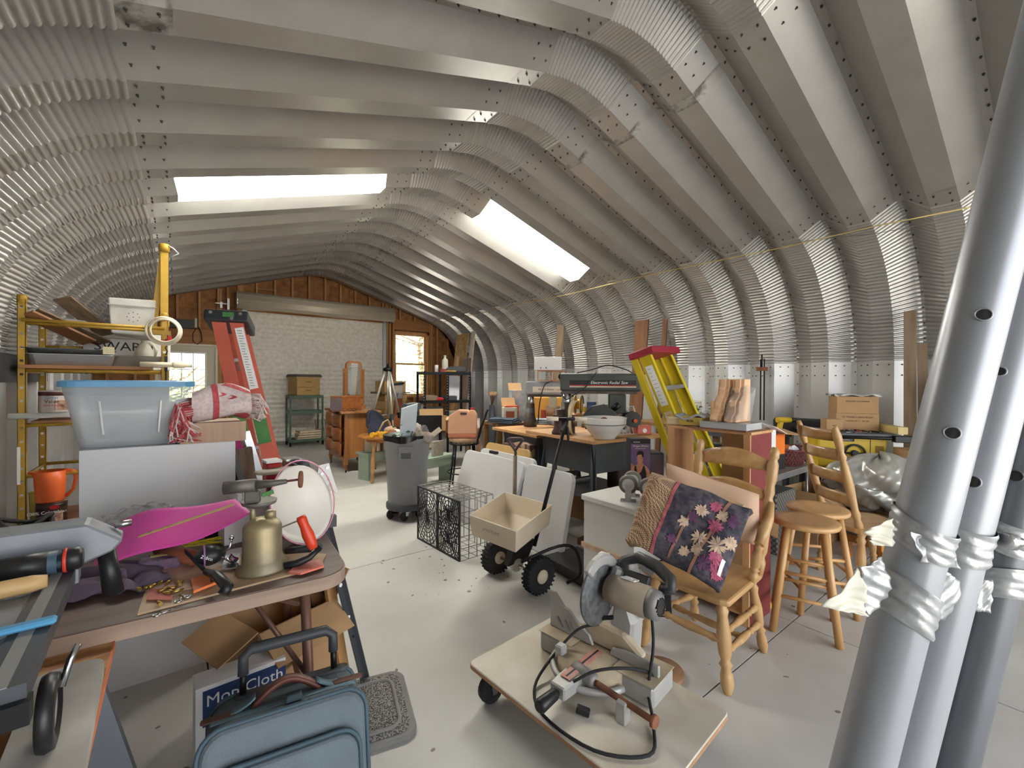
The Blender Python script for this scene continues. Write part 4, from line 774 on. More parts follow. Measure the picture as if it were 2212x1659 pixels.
# ================================================================ under and beside the table
t = T('open_carton', 'open brown cardboard carton with splayed flaps under the table', 'carton', (.36, 2.15, 0), .35)
openbox(t, .34, .30, .40, cardb, .006); 
for (c_, s_, r_) in (((-.24, 0, .375), (.16, .30, .005), (0, -.42, 0)), ((0, -.225, .36), (.34, .16, .005), (.55, 0, 0)), ((0, .19, .46), (.34, .005, .15), (-.5, 0, 0)), ((.21, 0, .45), (.005, .30, .14), (0, .6, 0))): ob('flap', MB().box(c_, s_, r_), cardb, t)
t = T('mop_cloth_box', 'white and navy printed carton lettered Mop/Cloth', 'carton', (.17, 1.83, 0), .05)
ob('carton_body', MB().bx(-.12, .16, 0, .1, 0, .34), wbx, t); ob('navy_band', MB().bx(-.10, .16, -.0012, 0, .20, .325), mat('navy_print', (38, 62, 108), .6), t); ob('red_band', MB().bx(-.10, .16, -.0012, 0, .05, .12), mat('crimson_print', (186, 40, 66), .6), t); text('Mop/Cloth', .055, inkw, t, (.03, -.0022, .285)); text('Towels', .025, inkw, t, (.05, -.0022, .235)); text('+TO 100', .022, inkr, t, (-.02, -.0022, .165))
# suitcase
suit = mat('blue_grey_nylon', (112, 124, 132), .8, var=.12, scale=7, bump=.25, bscale=260); suitd = mat('blue_piping', (74, 94, 106), .6); leath = mat('brown_leather', (104, 62, 52), .45, var=.15); web = mat('webbing', (118, 146, 160), .8, bump=.3, bscale=200)
t = T('suitcase', 'dusty blue-grey wheeled suitcase with a brown leather handle', 'suitcase', (.22, 1.19, .0), rot=(-.27, 0, -.16))
W2, D2, HS = .188, .120, .545
ob('body', MB().prism(rrect(2*W2, HS-.03, .055, 5, 0, .03+(HS-.03)/2), -D2, D2, 'y'), suit, t, bev=.018, seg=3)
ob('front_pocket', MB().prism(rrect(2*W2-.05, HS-.12, .05, 5, 0, .25), -D2-.035, -D2+.004, 'y'), suit, t, bev=.014, seg=3)
for dy, ins in ((-D2+.014, .004), (D2-.014, .004)): ob('piping', MB().tube([(p[0]*1.01, dy, p[1]) for p in rrect(2*W2+.004, HS-.026, .055, 5, 0, .03+(HS-.03)/2)], .006, 6, True), suitd, t)
ob('pocket_zip', MB().tube([(p[0], -D2-.02, p[1]) for p in rrect(2*W2-.04, HS-.11, .05, 5, 0, .25)], .006, 6, True), suitd, t)
ob('zip_pull', MB().bx(-.155, -.10, -D2-.05, -D2-.042, .415, .43), brass, t)
ob('carry_handle', MB().surf(lambda u, v: (-.085+.17*u, -.02+(v-.5)*.04, HS+.004+.045*math.sin(u*PI)+.006*math.cos((v-.5)*PI)), 16, 6, .012), leath, t)
for s_ in (-1, 1):
    ob('strap_end', MB().surf(lambda u, v: (s_*(.075+.055*u), -.02+(v-.5)*.045, HS+.002+.022*(1-u)*(1-u)), 6, 4, .004), web, t); ob('leather_patch', MB().prism(rrect(.08, .036, .012), HS+.0, HS+.004), leath, t).location = (s_*.155, -.03, 0)
ob('webbing_strip', MB().bx(-.17, .17, -.066, -.036, HS-.002, HS+.002), web, t); ob('buckle', MB().bx(-.005, .035, -.085, -.03, HS+.001, HS+.014), suitd, t, bev=.004)
ob('tow_plate', MB().prism(rrect(.30, .045, .02), HS-.002, HS+.008), dgrey, t).location = (.02, .085, 0)
for x in (-.11, .13): ob('tow_rod', MB().cyl((x, .085, HS), (x, .085, HS+.075), .009), blackm, t)
mb = MB().tube([(-.11, .085, HS+.055), (-.11, .085, HS+.10), (-.09, .085, HS+.118), (.11, .085, HS+.118), (.13, .085, HS+.10), (.13, .085, HS+.055)], [.014, .014, .016, .016, .014, .014], 12); ob('tow_grip', mb, mat('dark_grip', (62, 64, 68), .5), t)
for s_ in (-1, 1):
    ob('wheel', MB().lathe([(.03, -.012), (.03, .012)], 16, (s_*.16, D2-.02, .03), 'x'), rubber, t); ob('foot', MB().bx(s_*.16-.02, s_*.16+.02, -D2, -D2+.03, 0, .035), blackp, t)
# leaning steel bar, timber panels, boot tray
t = T('steel_angle_bar', 'dark steel angle bar with white dots leaning on the table end', 'bar', (0, 0, 0))
q0 = Vector((.685, 2.00, 0)); q1 = gd(700, 1128, fdep(.53, 2.03)); ob('bar', MB().bar(q0, q1, .042, .006, (.8, -.6, 0)).bar(q0+Vector((.018, .012, 0)), q1+Vector((.018, .012, 0)), .006, .03, (.8, -.6, 0)), dgrey, t)
for f in (.30, .42, .62, .70, .86): ob('hole' if f not in (.42, .62) else 'white_dot', MB().tube([q0+(q1-q0)*f+Vector((.002, -.004, 0)), q0+(q1-q0)*f+Vector((.004, -.0075, 0))], .009 if f in (.42, .62) else .006, 10), inkw if f in (.42, .62) else ink, t)
ob('clamp_block', MB().box(q1+Vector((.03, .0, .0)), (.04, .03, .05)), dgrey, t)
for i, (x, y, m, lb) in enumerate(((.50, 2.22, wood('door_ply_a', (164, 118, 72), (140, 96, 56), .6, 'z'), 'tan plywood offcut leaning under the table end'), (.57, 2.12, brownb, 'dark brown board leaning under the table end'), (.62, 2.05, wood('door_ply_b', (190, 148, 96), (166, 122, 74), .6, 'z'), 'light wood strip leaning under the table end'))):
    one('leaning_offcut', lb, 'board', MB().bar((x, y, 0), (x-.10, y+.02, .66), .09-.02*i, .018, (.6, -1, 0)), m, group='offcuts under the table end')
traym = mat('grey_tray', (128, 126, 124), .7); trayc = mat('tray_carpet', (150, 148, 144), .95, col2=(70, 68, 66), scale=160, detail=2, lo=.45, hi=.55)
c = g(790, 1545, 0); t = T('boot_tray', 'grey rubber boot tray with speckled carpet insert on the floor', 'mat', (.66, 1.80, 0), -.25)
ob('tray', MB().prism(rrect(.30, .42, .06, 6), 0, .02), traym, t, bev=.006); ob('carpet', MB().prism(rrect(.25, .37, .05, 6), .0205, .024), trayc, t); ob('raised_loop', MB().tube([(p[0], p[1], .022) for p in rrect(.18, .30, .05, 6)], .010, 6, True), traym, t)
# ================================================================ CENTRE BACK: cart, hives, dresser, tripod, round table
greenm = mat('green_steel', (92, 112, 98), .5, .3, var=.1); hivem = mat('hive_tan', (190, 154, 98), .7, var=.06, scale=4)
t = T('utility_cart', 'green steel utility cart parked in front of the roll-up door', 'cart', (2.20, 10.25, 0))
for x in (-.32, .32):
    for y in (-.2, .2):
        ob('leg', MB().bx(x-.02, x+.02, y-.004, y+.004, .1, 1.07).bx(x-.004, x+.004, y-.02, y+.02, .1, 1.07), greenm, t)
        cst = ob('caster', MB().bx(x-.02, x+.02, y-.02, y+.02, .08, .11), chrome, t); ob('caster_wheel', MB().lathe([(.02, -.016), (.05, -.014), (.05, .014), (.02, .016)], 14, (x, y-.02, .05), 'x'), rubber, cst)
for z in (1.05, .72, .12): ob('shelf_tray', MB().bx(-.33, .33, -.21, .21, z, z+.012).bx(-.335, .335, -.215, -.205, z-.03, z+.03).bx(-.335, .335, .205, .215, z-.03, z+.03).bx(-.335, -.325, -.2, .2, z-.03, z+.03).bx(.325, .335, -.2, .2, z-.03, z+.03), greenm, t)
def hive(label, loc, rz, tiers, lid=True):
    t = T('bee_hive_box', label, 'hive box', loc, rz); z = 0
    for h in tiers:
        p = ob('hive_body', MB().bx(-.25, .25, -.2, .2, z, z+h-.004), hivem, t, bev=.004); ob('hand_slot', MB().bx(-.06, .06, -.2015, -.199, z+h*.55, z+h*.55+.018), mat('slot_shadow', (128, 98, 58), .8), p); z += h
    if lid: ob('lid', MB().bx(-.27, .27, -.22, .22, z, z+.03), hivem, t); ob('lid_cover', MB().prism([(-.285, z+.03), (.285, z+.03), (.25, z+.085), (-.25, z+.085)], -.235, .235, 'y'), mat('hive_lid_grey', (88, 82, 76), .6, .2), t)
    return t
hive('two-tier tan bee hive with a dark lid on the green cart', (2.19, 10.25, 1.085), .25, (.17, .19))
for i in range(4): one('honeycomb_rack', 'pale wooden hive frame stacked on the bottom shelf of the green cart', 'frame', MB().bx(-.24, .24, -.14, .14, 0, .035).bx(-.27, .27, -.02, .02, .035, .045), mat('pale_frame', (222, 206, 176), .6), (2.25+.01*i, 10.18, .135+.05*i), .04*i, 'hive frames on the cart')
t = T('wire_rack', 'black wire rack leaning against the cart leg', 'rack', (2.53, 10.12, .15), .3)
for i in range(6): ob('wire', MB().cyl((-.1+.04*i, 0, 0), (-.1+.04*i, .08, .38), .004, n=5), blackm, t)
ob('rack_frame', MB().tube([(-.12, 0, 0), (.12, 0, 0), (.12, .08, .38), (-.12, .08, .38)], .006, 6, True), blackm, t)
# stack of hive boxes near the window
zz = 0
for i, (tiers, dx, rz) in enumerate((((.24,), 0, .15), ((.17,), .02, .05), ((.17,), -.03, .22), ((.19,), .01, .1), ((.17,), 0, .18), ((.16,), .03, .08), ((.24,), .0, .12))):
    lb = 'tan hive box in the tall stack by the window, level %s from the floor' % ('one two three four five six seven'.split()[i]); hive(lb, (3.62+dx, 8.95, zz), rz, tiers, False)['group'] = 'stacked hive boxes'; zz += tiers[0]
    if i in (2, 5): one('hive_cover', 'grey-topped hive lid between stacked boxes, %s in the stack' % ('lower' if i == 2 else 'upper'), 'lid', MB().bx(-.33, .33, -.26, .26, 0, .03), mat('grey_lid_wood', (120, 108, 90), .7), (3.62, 8.95, zz), .1, 'hive lids in the stack'); zz += .0305
# oak dresser
oakd = wood('antique_oak', (164, 110, 62), (130, 82, 42), .35, 'z', 3, coat=.25); oakf = wood('antique_oak_front', (156, 94, 44), (122, 68, 28), .35, 'y', 3, coat=.25)
t = T('oak_dresser', 'antique oak dresser with a serpentine three-drawer front', 'dresser', (2.27, 7.20, 0), -.04)
ob('carcass', MB().bx(-.22, .26, -.50, .50, .22, .90), oakd, t, bev=.006)
def serp(y): return -.27-.035*math.cos(y*2*PI/.5)
P = [(serp(-.56+.07*i)-.02, -.56+.07*i) for i in range(17)]+[(.29, .56), (.29, -.56)]; ob('dresser_top', MB().prism(P, .90, .935), oakd, t, bev=.006)
for k, (z0, z1) in enumerate(((.24, .44), (.45, .66), (.67, .89))):
    d_ = ob('drawer', MB().surf(lambda u, v: (serp(-.46+.92*u)+.02-.012*math.sin(v*PI), -.46+.92*u, z0+.008+(z1-z0-.016)*v), 32, 5, .03), oakf, t)
    for y in (-.25, .25): ob('knob', MB().ell((serp(y)-.005, y, (z0+z1)/2), (.016, .014, .014)), brass, d_)
for y in (-.48, .48): ob('corner_post', MB().bx(-.255, -.20, y-.03, y+.03, .12, .90), oakd, t, bev=.006)
for x in (-.225, .22):
    for y in (-.47, .47):
        l_ = ob('leg', MB().tube([(x, y, .24), (x-.015, y, .14), (x+.0, y, .045)], [.035, .028, .018], 8), oakd, t); ob('caster', MB().lathe([(.01, -.008), (.02, -.008), (.02, .008), (.01, .008)], 12, (x, y, .02), 'x'), blackm, l_)
ob('apron', MB().bx(-.25, -.22, -.45, .45, .17, .235), oakd, t)
t = T('swing_mirror', 'arched oak swing mirror standing on the dresser', 'mirror', (2.34, 7.36, .936), .42)
for s_ in (-1, 1): ob('upright', MB().bx(s_*.19-.018, s_*.19+.018, -.02, .02, 0, .66), oakd, t); ob('pivot_knob', MB().ell((s_*.205, -.0, .60), .018), oakd, t)
ob('base_rail', MB().bx(-.21, .21, -.06, .06, 0, .05), oakd, t); ob('foot_panel', MB().bx(-.172, .172, -.012, .012, .06, .16), oakd, t)
def arch(w_, h0, h1): return [(-w_, h0), (w_, h0), (w_, h1-.06), (w_*.8, h1-.02), (w_*.55, h1), (-w_*.55, h1), (-w_*.8, h1-.02), (-w_, h1-.06)]
ob('mirror_frame', MB().prism(arch(.168, .19, .79), -.012, .02, 'y'), oakd, t); ob('mirror_glass', MB().prism(arch(.138, .225, .755), -.0165, -.0125, 'y'), mat('mirror', (225, 228, 228), .03, 1, var=0), t)
t = T('wooden_chest', 'wooden box with one grey painted side on the dresser', 'box', (2.10, 6.98, .936), .5); ob('box_body', MB().bx(-.2, .2, -.12, .12, 0, .20), oakf, t, bev=.004); ob('box_lid', MB().bx(-.205, .205, -.125, .125, .2, .225), oakf, t, bev=.003); ob('grey_end', MB().bx(-.2025, -.2, -.121, .121, .004, .198), mat('mauve_grey', (120, 104, 104), .6), t)
one('eyeglasses', 'dark folded eyeglasses on the dresser top', 'glasses', MB().tube([(.03*math.cos(a), .012*math.sin(a), .02+.02*math.sin(a)) for a in [2*PI*j/10 for j in range(10)]], .004, 5, True).tube([(.07+.03*math.cos(a), .012*math.sin(a), .02+.02*math.sin(a)) for a in [2*PI*j/10 for j in range(10)]], .004, 5, True).cyl((.1, 0, .03), (.12, .1, .01), .003, n=5), blackp, (2.08, 6.75, .937))
# survey tripod
t = T('tripod', 'aluminium survey tripod with spread legs behind the round table', 'tripod', (2.95, 7.42, 0), .2); hx = Vector((0, 0, 1.62))
for a in (.2, 2.3, 4.4):
    f = Vector((.55*math.cos(a), .55*math.sin(a), 0)); m_ = hx*.5+f*.5; ob('leg', MB().cyl(f*.06+hx, f*.52+hx*.48, .020, n=8), mat('cream_alu', (214, 210, 198), .4, .5), t); ob('leg_lower', MB().cyl(f*.5+hx*.5, f, .013, n=8), MATS['cream_alu'], t); ob('leg_clamp', MB().bar(f*.49+hx*.51, f*.55+hx*.45, .05, .05), blackp, t); ob('brace', MB().cyl(f*.52+hx*.48, Vector((0, 0, .80)), .008, n=6), alu, t)
ob('head', MB().lathe([(.03, 1.56), (.085, 1.58), (.085, 1.62), (.03, 1.64), (.02, 1.70), (0, 1.70)], 14), blackm, t); ob('centre_post', MB().cyl((0, 0, .78), (0, 0, 1.58), .014, n=8), alu, t)
# round pedestal table
rt = wood('honey_oak', (190, 126, 58), (160, 98, 40), .4, 'x', 3, coat=.2)
t = T('round_table', 'round honey-oak table with turned legs heaped with bags', 'table', (2.36, 6.00, 0), .3)
ob('table_top', MB().lathe([(.36, .60), (.375, .605), (.38, .62), (.37, .635), (0, .635)], 36), rt, t); ob('apron', MB().lathe([(.27, .55), (.27, .60)], 28), rt, t)
for a in (.3, 1.87, 3.44, 5.01):
    x, y = .30*math.cos(a), .30*math.sin(a); ob('leg', MB().turn((x*.9, y*.9, .56), (x*1.06, y*1.06, 0), [(0, .035), (.12, .035), (.16, .022), (.2, .03), (.24, .022), (.5, .033), (.72, .03), (.78, .02), (.82, .03), (.86, .02), (.93, .028), (1, .016)], 12), oakx, t)
navy = mat('navy_canvas', (34, 38, 56), .85, var=.2); strapm = mat('tan_strap', (176, 150, 118), .7); yelw = mat('yellow_vinyl', (226, 172, 40), .45)
t = T('tool_bag', 'navy canvas tool bag with tan straps on the round table', 'bag', (2.34, 6.16, .636), .3)
ob('bag_body', MB().surf(crumple(lambda u, v: ((u-.5)*.40*(1-.35*v), .16*math.sin(v*PI/2)*(1 if True else 0)-.06+.10*math.sin(u*PI), v*.34*(.55+.45*math.sin(u*PI))), .012, 21), 22, 16, .03), navy, t)
ob('strap', MB().tube([(-.12, -.10, .03), (-.04, -.12, .17), (.05, -.10, .20), (.10, -.12, .07), (.16, -.12, .02)], [.012, .014, .012, .02, .015], 6), strapm, t); ob('pouch', MB().ell((.06, -.15, .055), (.11, .06, .055)), strapm, t)
for i, (x, y) in enumerate(((2.13, 5.80), (2.19, 5.72), (2.27, 5.71))):
    t = T('dumbbell', 'yellow vinyl hand weight on the round table, %s of three' % ('leftmost', 'middle', 'rightmost')[i], 'dumbbell', (x, y, .636), .7+.5*i, 'hand weights on the round table')
    ob('bar', MB().cyl((-.06, 0, .036), (.06, 0, .036), .013, n=8), yelw, t)
    for s_ in (-1, 1): ob('weight', MB().tube([(s_*.045, 0, .036), (s_*.09, 0, .036)], .035, 8), yelw, t)
for i, (x, y, z, r, m, lb) in enumerate(((2.34, 5.72, .636, .06, rust, 'rusty round weight at the table edge'), (2.42, 5.76, .636, .05, whitep, 'white plastic cup on the round table'))):
    one('small_pot', lb, 'pot', MB().lathe([(r*.8, 0), (r, .03), (r*.9, .08), (r*.5, .09), (0, .09)], 14), m, (x, y, z))
# mint green step bench with books
mint = mat('mint_paint', (150, 166, 150), .6, var=.05)
for i, (x, y, rz, lb) in enumerate(((2.33, 6.2, .35, 'mint green wooden bench under the round table leg'), (2.75, 5.30, .35, 'mint green bench end behind the grey waste bin'))):
    t = T('green_bench', lb, 'bench', (x, y, 0), rz, 'mint green benches'); ob('seat', MB().bx(-.30, .30, -.13, .13, .36, .39), mint, t); ob('apron', MB().bx(-.28, .28, -.12, -.10, .26, .36), mint, t)
    for s_ in (-1, 1): ob('leg', MB().bx(s_*.25-.02, s_*.25+.02, -.11, .11, 0, .36), mint, t)
bkc = [(214, 206, 186), (178, 60, 52), (232, 226, 212), (196, 170, 122), (92, 60, 54), (222, 214, 196), (160, 44, 40)]
for i, c_ in enumerate(bkc): 
    one('book', 'book standing in the row on the mint bench, %s from the left' % ('first second third fourth fifth sixth seventh'.split()[i]), 'book', MB().bx(0, .024+.006*(i % 3), -.08, .08, 0, .22-.01*(i % 4)), mat('book_cloth_%d' % i, c_, .7), (2.15+.038*i, 6.12+.014*i, .391), .35, 'books on the mint bench')
one('book', 'thick book with printed page propped on the far mint bench', 'book', MB().bx(-.09, .09, -.02, .02, 0, .20), mat('book_page', (226, 220, 204), .8, col2=(150, 140, 130), scale=60, lo=.2, hi=.45), (2.78, 5.24, .391), .3)
# ---------------------------------------------------------------- waste bin on dolly
bing = mat('bin_grey', (128, 129, 132), .45, var=.04)
t = T('waste_bin', 'large round grey waste bin with a black liner on wheels', 'bin', (1.88, 4.20, 0), 0); t.scale = (.87, .87, 1.05)
ob('bin_body', MB().lathe([(.215, .15), (.22, .16), (.245, .60), (.250, .602), (.262, .745), (.270, .75), (.276, .80), (.268, .80), (.255, .745), (.21, .17), (0, .17)], 44), bing, t); ob('liner', MB().surf(lambda u, v: ((.279+.006*math.sin(40*u)*v)*math.cos(2*PI*u), (.279+.006*math.sin(40*u)*v)*math.sin(2*PI*u), .812-.045*v*(1+.35*math.sin(13*u)+.2*math.sin(31*u))), 80, 3), mat('liner_film', (24, 24, 26), .25), t)
ob('liner_inside', MB().lathe([(.281, .81), (.262, .812), (.25, .74), (0, .73)], 40), MATS['liner_film'], t)
a0 = math.atan2(-4.20, -1.88)
for a in (a0-.05, a0+PI-.05):
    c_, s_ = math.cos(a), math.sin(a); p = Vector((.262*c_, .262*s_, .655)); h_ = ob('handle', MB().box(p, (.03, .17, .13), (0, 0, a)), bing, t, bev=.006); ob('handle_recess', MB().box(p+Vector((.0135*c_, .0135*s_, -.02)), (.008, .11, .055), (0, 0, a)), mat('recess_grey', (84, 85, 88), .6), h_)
ob('dolly_ring', MB().lathe([(.15, .10), (.235, .10), (.24, .115), (.24, .15), (.22, .155), (.15, .15)], 36), dgrey, t)
for k in range(5):
    a = k*2*PI/5+.5; x, y = .17*math.cos(a), .17*math.sin(a); c_ = ob('caster_fork', MB().bx(x-.018, x+.018, y-.02, y+.02, .05, .10), chrome, t); ob('caster_wheel', MB().lathe([(.012, -.014), (.042, -.014), (.045, 0), (.042, .014), (.012, .014)], 14, (x-.03, y, .046), 'y'), rubber, c_)
one('foam_board', 'pale blue foam board sticking out of the waste bin', 'foam board', MB().prism([(-.075, 0), (.075, 0), (.08, .46), (-.075, .40)], -.02, .02, 'y'), mat('blue_white_foam', (206, 218, 222), .7), (1.83, 4.11, .72), -.25, rot=(.05, .06, -.35))
stone = mat('grey_stone', (150, 138, 128), .9, col2=(176, 164, 154), scale=12, bump=.3, bscale=40); stone2 = mat('dark_stone', (104, 102, 100), .9, var=.2, scale=12)
for i, (x, y, z, r, m, lb) in enumerate(((1.95, 4.16, .87, (.075, .07, .09), stone, 'tall beige stone standing in the waste bin'), (1.93, 4.03, .84, (.06, .06, .06), MATS['grey_stone'], 'rough round stone at the front of the waste bin'), (2.00, 4.00, .83, (.065, .06, .055), stone, 'pale crinkled paper wad in the waste bin'), (2.03, 4.12, .87, (.045, .04, .07), stone2, 'dark grey stone in the waste bin'), (2.05, 4.06, .83, (.05, .04, .035), mat('shell_white', (216, 206, 188), .6), 'whitish shell at the right of the waste bin'))):
    def sf(u, v, r=r, i=i):
        a, b = 2*PI*u, PI*(v-.5); k = 1+.12*math.sin(5*a+i)*math.cos(3*b)+.06*math.sin(11*b+2*a); return (r[0]*k*math.cos(a)*math.cos(b), r[1]*k*math.sin(a)*math.cos(b), r[2]*k*math.sin(b))
    one('stone', lb, 'stone', MB().surf(sf, 18, 12), m, (x, y, z), 0, 'stones in the waste bin')
t = T('ivy_sprig', 'sprig of dark green artificial ivy in the waste bin', 'plant', (1.76, 4.12, .79)); ob('stem', MB().tube([(0, 0, 0), (.02, -.02, .08), (.06, -.02, .15), (.08, -.03, .19)], .004, 5), mat('ivy_stem', (84, 96, 70), .7), t); ivy = mat('ivy_leaf', (86, 112, 90), .6, var=.2)
for i in range(9):
    a = i*1.3; x, y, z = .05*math.cos(a)+.02, .04*math.sin(a)-.01, .03+.018*i; ob('leaf', MB().add([(x, y, z), (x+.03*math.cos(a+1), y+.03*math.sin(a+1), z+.015), (x+.055*math.cos(a+.5), y+.05*math.sin(a+.5), z+.0), (x+.03*math.cos(a), y+.03*math.sin(a), z-.012)], [(0, 1, 2, 3)]), ivy, t)
one('cloth_wad', 'dark green cloth wad at the left of the waste bin', 'cloth', MB().ell((0, 0, 0), (.08, .06, .045)), mat('green_cloth', (74, 92, 84), .9, var=.2), (1.74, 4.14, .81))
one('stick', 'thin dark stick poking out of the waste bin', 'stick', MB().tube([(0, 0, 0), (.02, 0, .06), (.035, 0, .10)], .006, 6), brownb, (1.82, 4.02, .80))
one('wood_offcut', 'pale wooden slat leaning out of the waste bin', 'slat', MB().bar((0, 0, 0), (.15, -.05, .12), .05, .012, (0, -1, .5)), mat('pale_slat', (214, 202, 176), .6), (2.0, 4.04, .79))
# ---------------------------------------------------------------- clutter behind the bin: boxes, heater, bags
def carton(label, loc, rz, w_, d_, h_, m=None, flaps=(), mark=None, openb=True, g_=None):
    t = T('cardboard_box', label, 'box', loc, rz, g_); m = m or cardb
    if openb: openbox(t, w_, d_, h_, m, .006)
    else: ob('box_body', MB().bx(-w_/2, w_/2, -d_/2, d_/2, 0, h_), m, t, bev=.002); ob('tape_seam', MB().bx(-.025, .025, -d_/2, d_/2, h_, h_+.001), mat('tape_tan', (196, 166, 120), .4), t)
    for f in flaps:
        if f == 'b': ob('flap', MB().box((0, d_/2+.01, h_+d_*.18), (w_, .005, d_*.4), (-.25, 0, 0)), m, t)
        if f == 'f': ob('flap', MB().box((0, -d_/2-d_*.17, h_-.03), (w_, d_*.38, .005), (.4, 0, 0)), m, t)
        if f == 'l': ob('flap', MB().box((-w_/2-w_*.16, 0, h_-.03), (w_*.36, d_, .005), (0, -.4, 0)), m, t)
        if f == 'r': ob('flap', MB().box((w_/2+w_*.16, 0, h_-.03), (w_*.36, d_, .005), (0, .4, 0)), m, t)
    if mark:
        for s_, sz, z, mm in mark: text(s_, sz, mm, t, (0, -d_/2-.0012, z))
    return t
inkb = mat('box_print', (92, 66, 46), .8)
bench_w = wood('bench_wood', (150, 112, 76), (124, 90, 58), .6, 'x')
t = T('work_bench', 'long low wooden bench loaded with boxes behind the waste bin', 'bench', (3.48, 6.40, 0), -.25); ob('bench_top', MB().bx(-.60, .60, -.35, .35, .58, .62), bench_w, t)
for x in (-.53, .53):
    for y in (-.3, .3): ob('leg', MB().bx(x-.03, x+.03, y-.03, y+.03, 0, .58), bench_w, t)
carton('open cardboard box with handwriting on the bench behind the bin', (3.22, 6.24, .621), -.35, .38, .28, .22, flaps=('b',), mark=[('FRAGILE KITCHEN', .03, .15, inkb), ('this side up', .022, .11, inkb), ('handle with care', .022, .08, inkb)])
t = T('white_carton', 'white carton with a black dot behind the stones', 'box', (2.98, 6.22, .621), -.3); ob('carton_body', MB().bx(-.14, .14, -.1, .1, 0, .20), wbx, t); ob('black_dot', MB().lathe([(.02, 0), (.02, .002), (0, .002)], 12, (.06, -.102, .14), 'y'), ink, t)
blk = mat('black_bag', (36, 34, 34), .45, var=.3, scale=9)
one('leather_bag', 'slumped dark brown leather bag behind the foam board', 'bag', MB().surf(crumple(lambda u, v: (.15*math.cos(2*PI*u)*(1-.55*v), .12*math.sin(2*PI*u)*(1-.5*v), .27*v), .014, 31, 11), 28, 14), mat('dark_leather', (62, 48, 42), .4, var=.3, scale=8), (3.02, 6.48, .621))
t = T('grey_appliance', 'dark grey plastic appliance with a silver edge among the boxes', 'appliance', (3.08, 6.72, .621), .1); ob('case', MB().prism([(-.16, 0), (.16, 0), (.16, .36), (.10, .42), (-.12, .40), (-.16, .32)], -.1, .1, 'y'), dgrey, t, bev=.012); ob('silver_edge', MB().bx(.12, .15, -.105, .1, .02, .38), alu, t)
t = T('face_shield', 'clear face shield with a black headband hanging by the hive stack', 'face shield', (3.35, 8.0, 1.18)); ob('headband', MB().tube([(.13*math.cos(a), .11*math.sin(a), .16+.02*math.cos(a)) for a in [PI*j/10-PI for j in range(11)]], .028, 8), blackp, t); ob('visor', MB().surf(lambda u, v: (.12*math.cos(PI*u-PI), .12*math.sin(PI*u-PI)-.02, .14-.26*v), 12, 4, .003), mat('visor_clear', (214, 218, 222), .1, trans=.6, alpha=.7, ior=1.05), t)
one('shield_stand', 'brown curved wooden stand under the face shield', 'stand', MB().prism([(-.16, 0), (.16, 0), (.14, .6), (.06, 1.05), (-.02, 1.16), (-.06, 1.05), (-.13, .5)], -.05, .05, 'y'), mat('orange_wood', (166, 96, 58), .5, var=.15), (3.42, 8.06, 0))
# bar stool with cushion and jug
t = T('bar_stool', 'black steel bar stool with ladder back and round tan cushion', 'bar stool', (2.98, 4.88, 0), -.65)
ob('cushion', MB().lathe([(0, .60), (.16, .602), (.195, .62), (.20, .645), (.18, .665), (0, .67)], 30), mat('tan_suede', (176, 146, 120), .9, var=.08), t); ob('seat_ring', MB().tube([(.19*math.cos(a), .19*math.sin(a), .59) for a in [2*PI*j/24 for j in range(24)]], .012, 7, True), blackm, t)
for a in (.8, 2.35, 3.93, 5.5): ob('leg', MB().tube([(.17*math.cos(a), .17*math.sin(a), .59), (.20*math.cos(a), .20*math.sin(a), .3), (.25*math.cos(a), .25*math.sin(a), 0)], .0125, 8), blackm, t)
ob('foot_ring', MB().tube([(.215*math.cos(a), .215*math.sin(a), .22) for a in [2*PI*j/24 for j in range(24)]], .009, 6, True), blackm, t)
for s_ in (-1, 1): ob('back_post', MB().tube([(.17, s_*.13, .59), (.22, s_*.15, .8), (.30, s_*.16, 1.02)], .012, 7), blackm, t)
for z in (.76, .86, .97): ob('back_slat', MB().bar((.19+(z-.7)*.32, -.15, z), (.19+(z-.7)*.32, .15, z), .008, .025), blackm, t)
pkj = mat('peach_plastic', (238, 196, 164), .45, translucent=.4, var=.05, scale=3); pkr = mat('red_liquid_tint', (240, 164, 132), .45, translucent=.4)
t = T('fuel_jug', 'square translucent peach jug tinted red at the bottom on the bar stool', 'jug', (2.94, 4.86, .671), -.62)
ob('jug_body', MB().prism([(-.18, .055), (.19, .055), (.185, .30), (.155, .345), (.15, .36), (.10, .36), (.095, .33), (.075, .355), (-.05, .36), (-.08, .34), (-.17, .285)], -.11, .11, 'y'), pkj, t, bev=.022, seg=3); ob('liquid_zone', MB().bx(-.178, .188, -.108, .108, 0, .06), pkr, t, bev=.02, seg=3)
ob('grip_hole', MB().prism(rrect(.085, .03, .012, 3, .02, .315), -.112, .112, 'y'), mat('grip_shadow', (90, 70, 60), .8), t); ob('cap', MB().lathe([(.028, .355), (.028, .385), (0, .385)], 14, (.13, 0, 0)), redp, t)
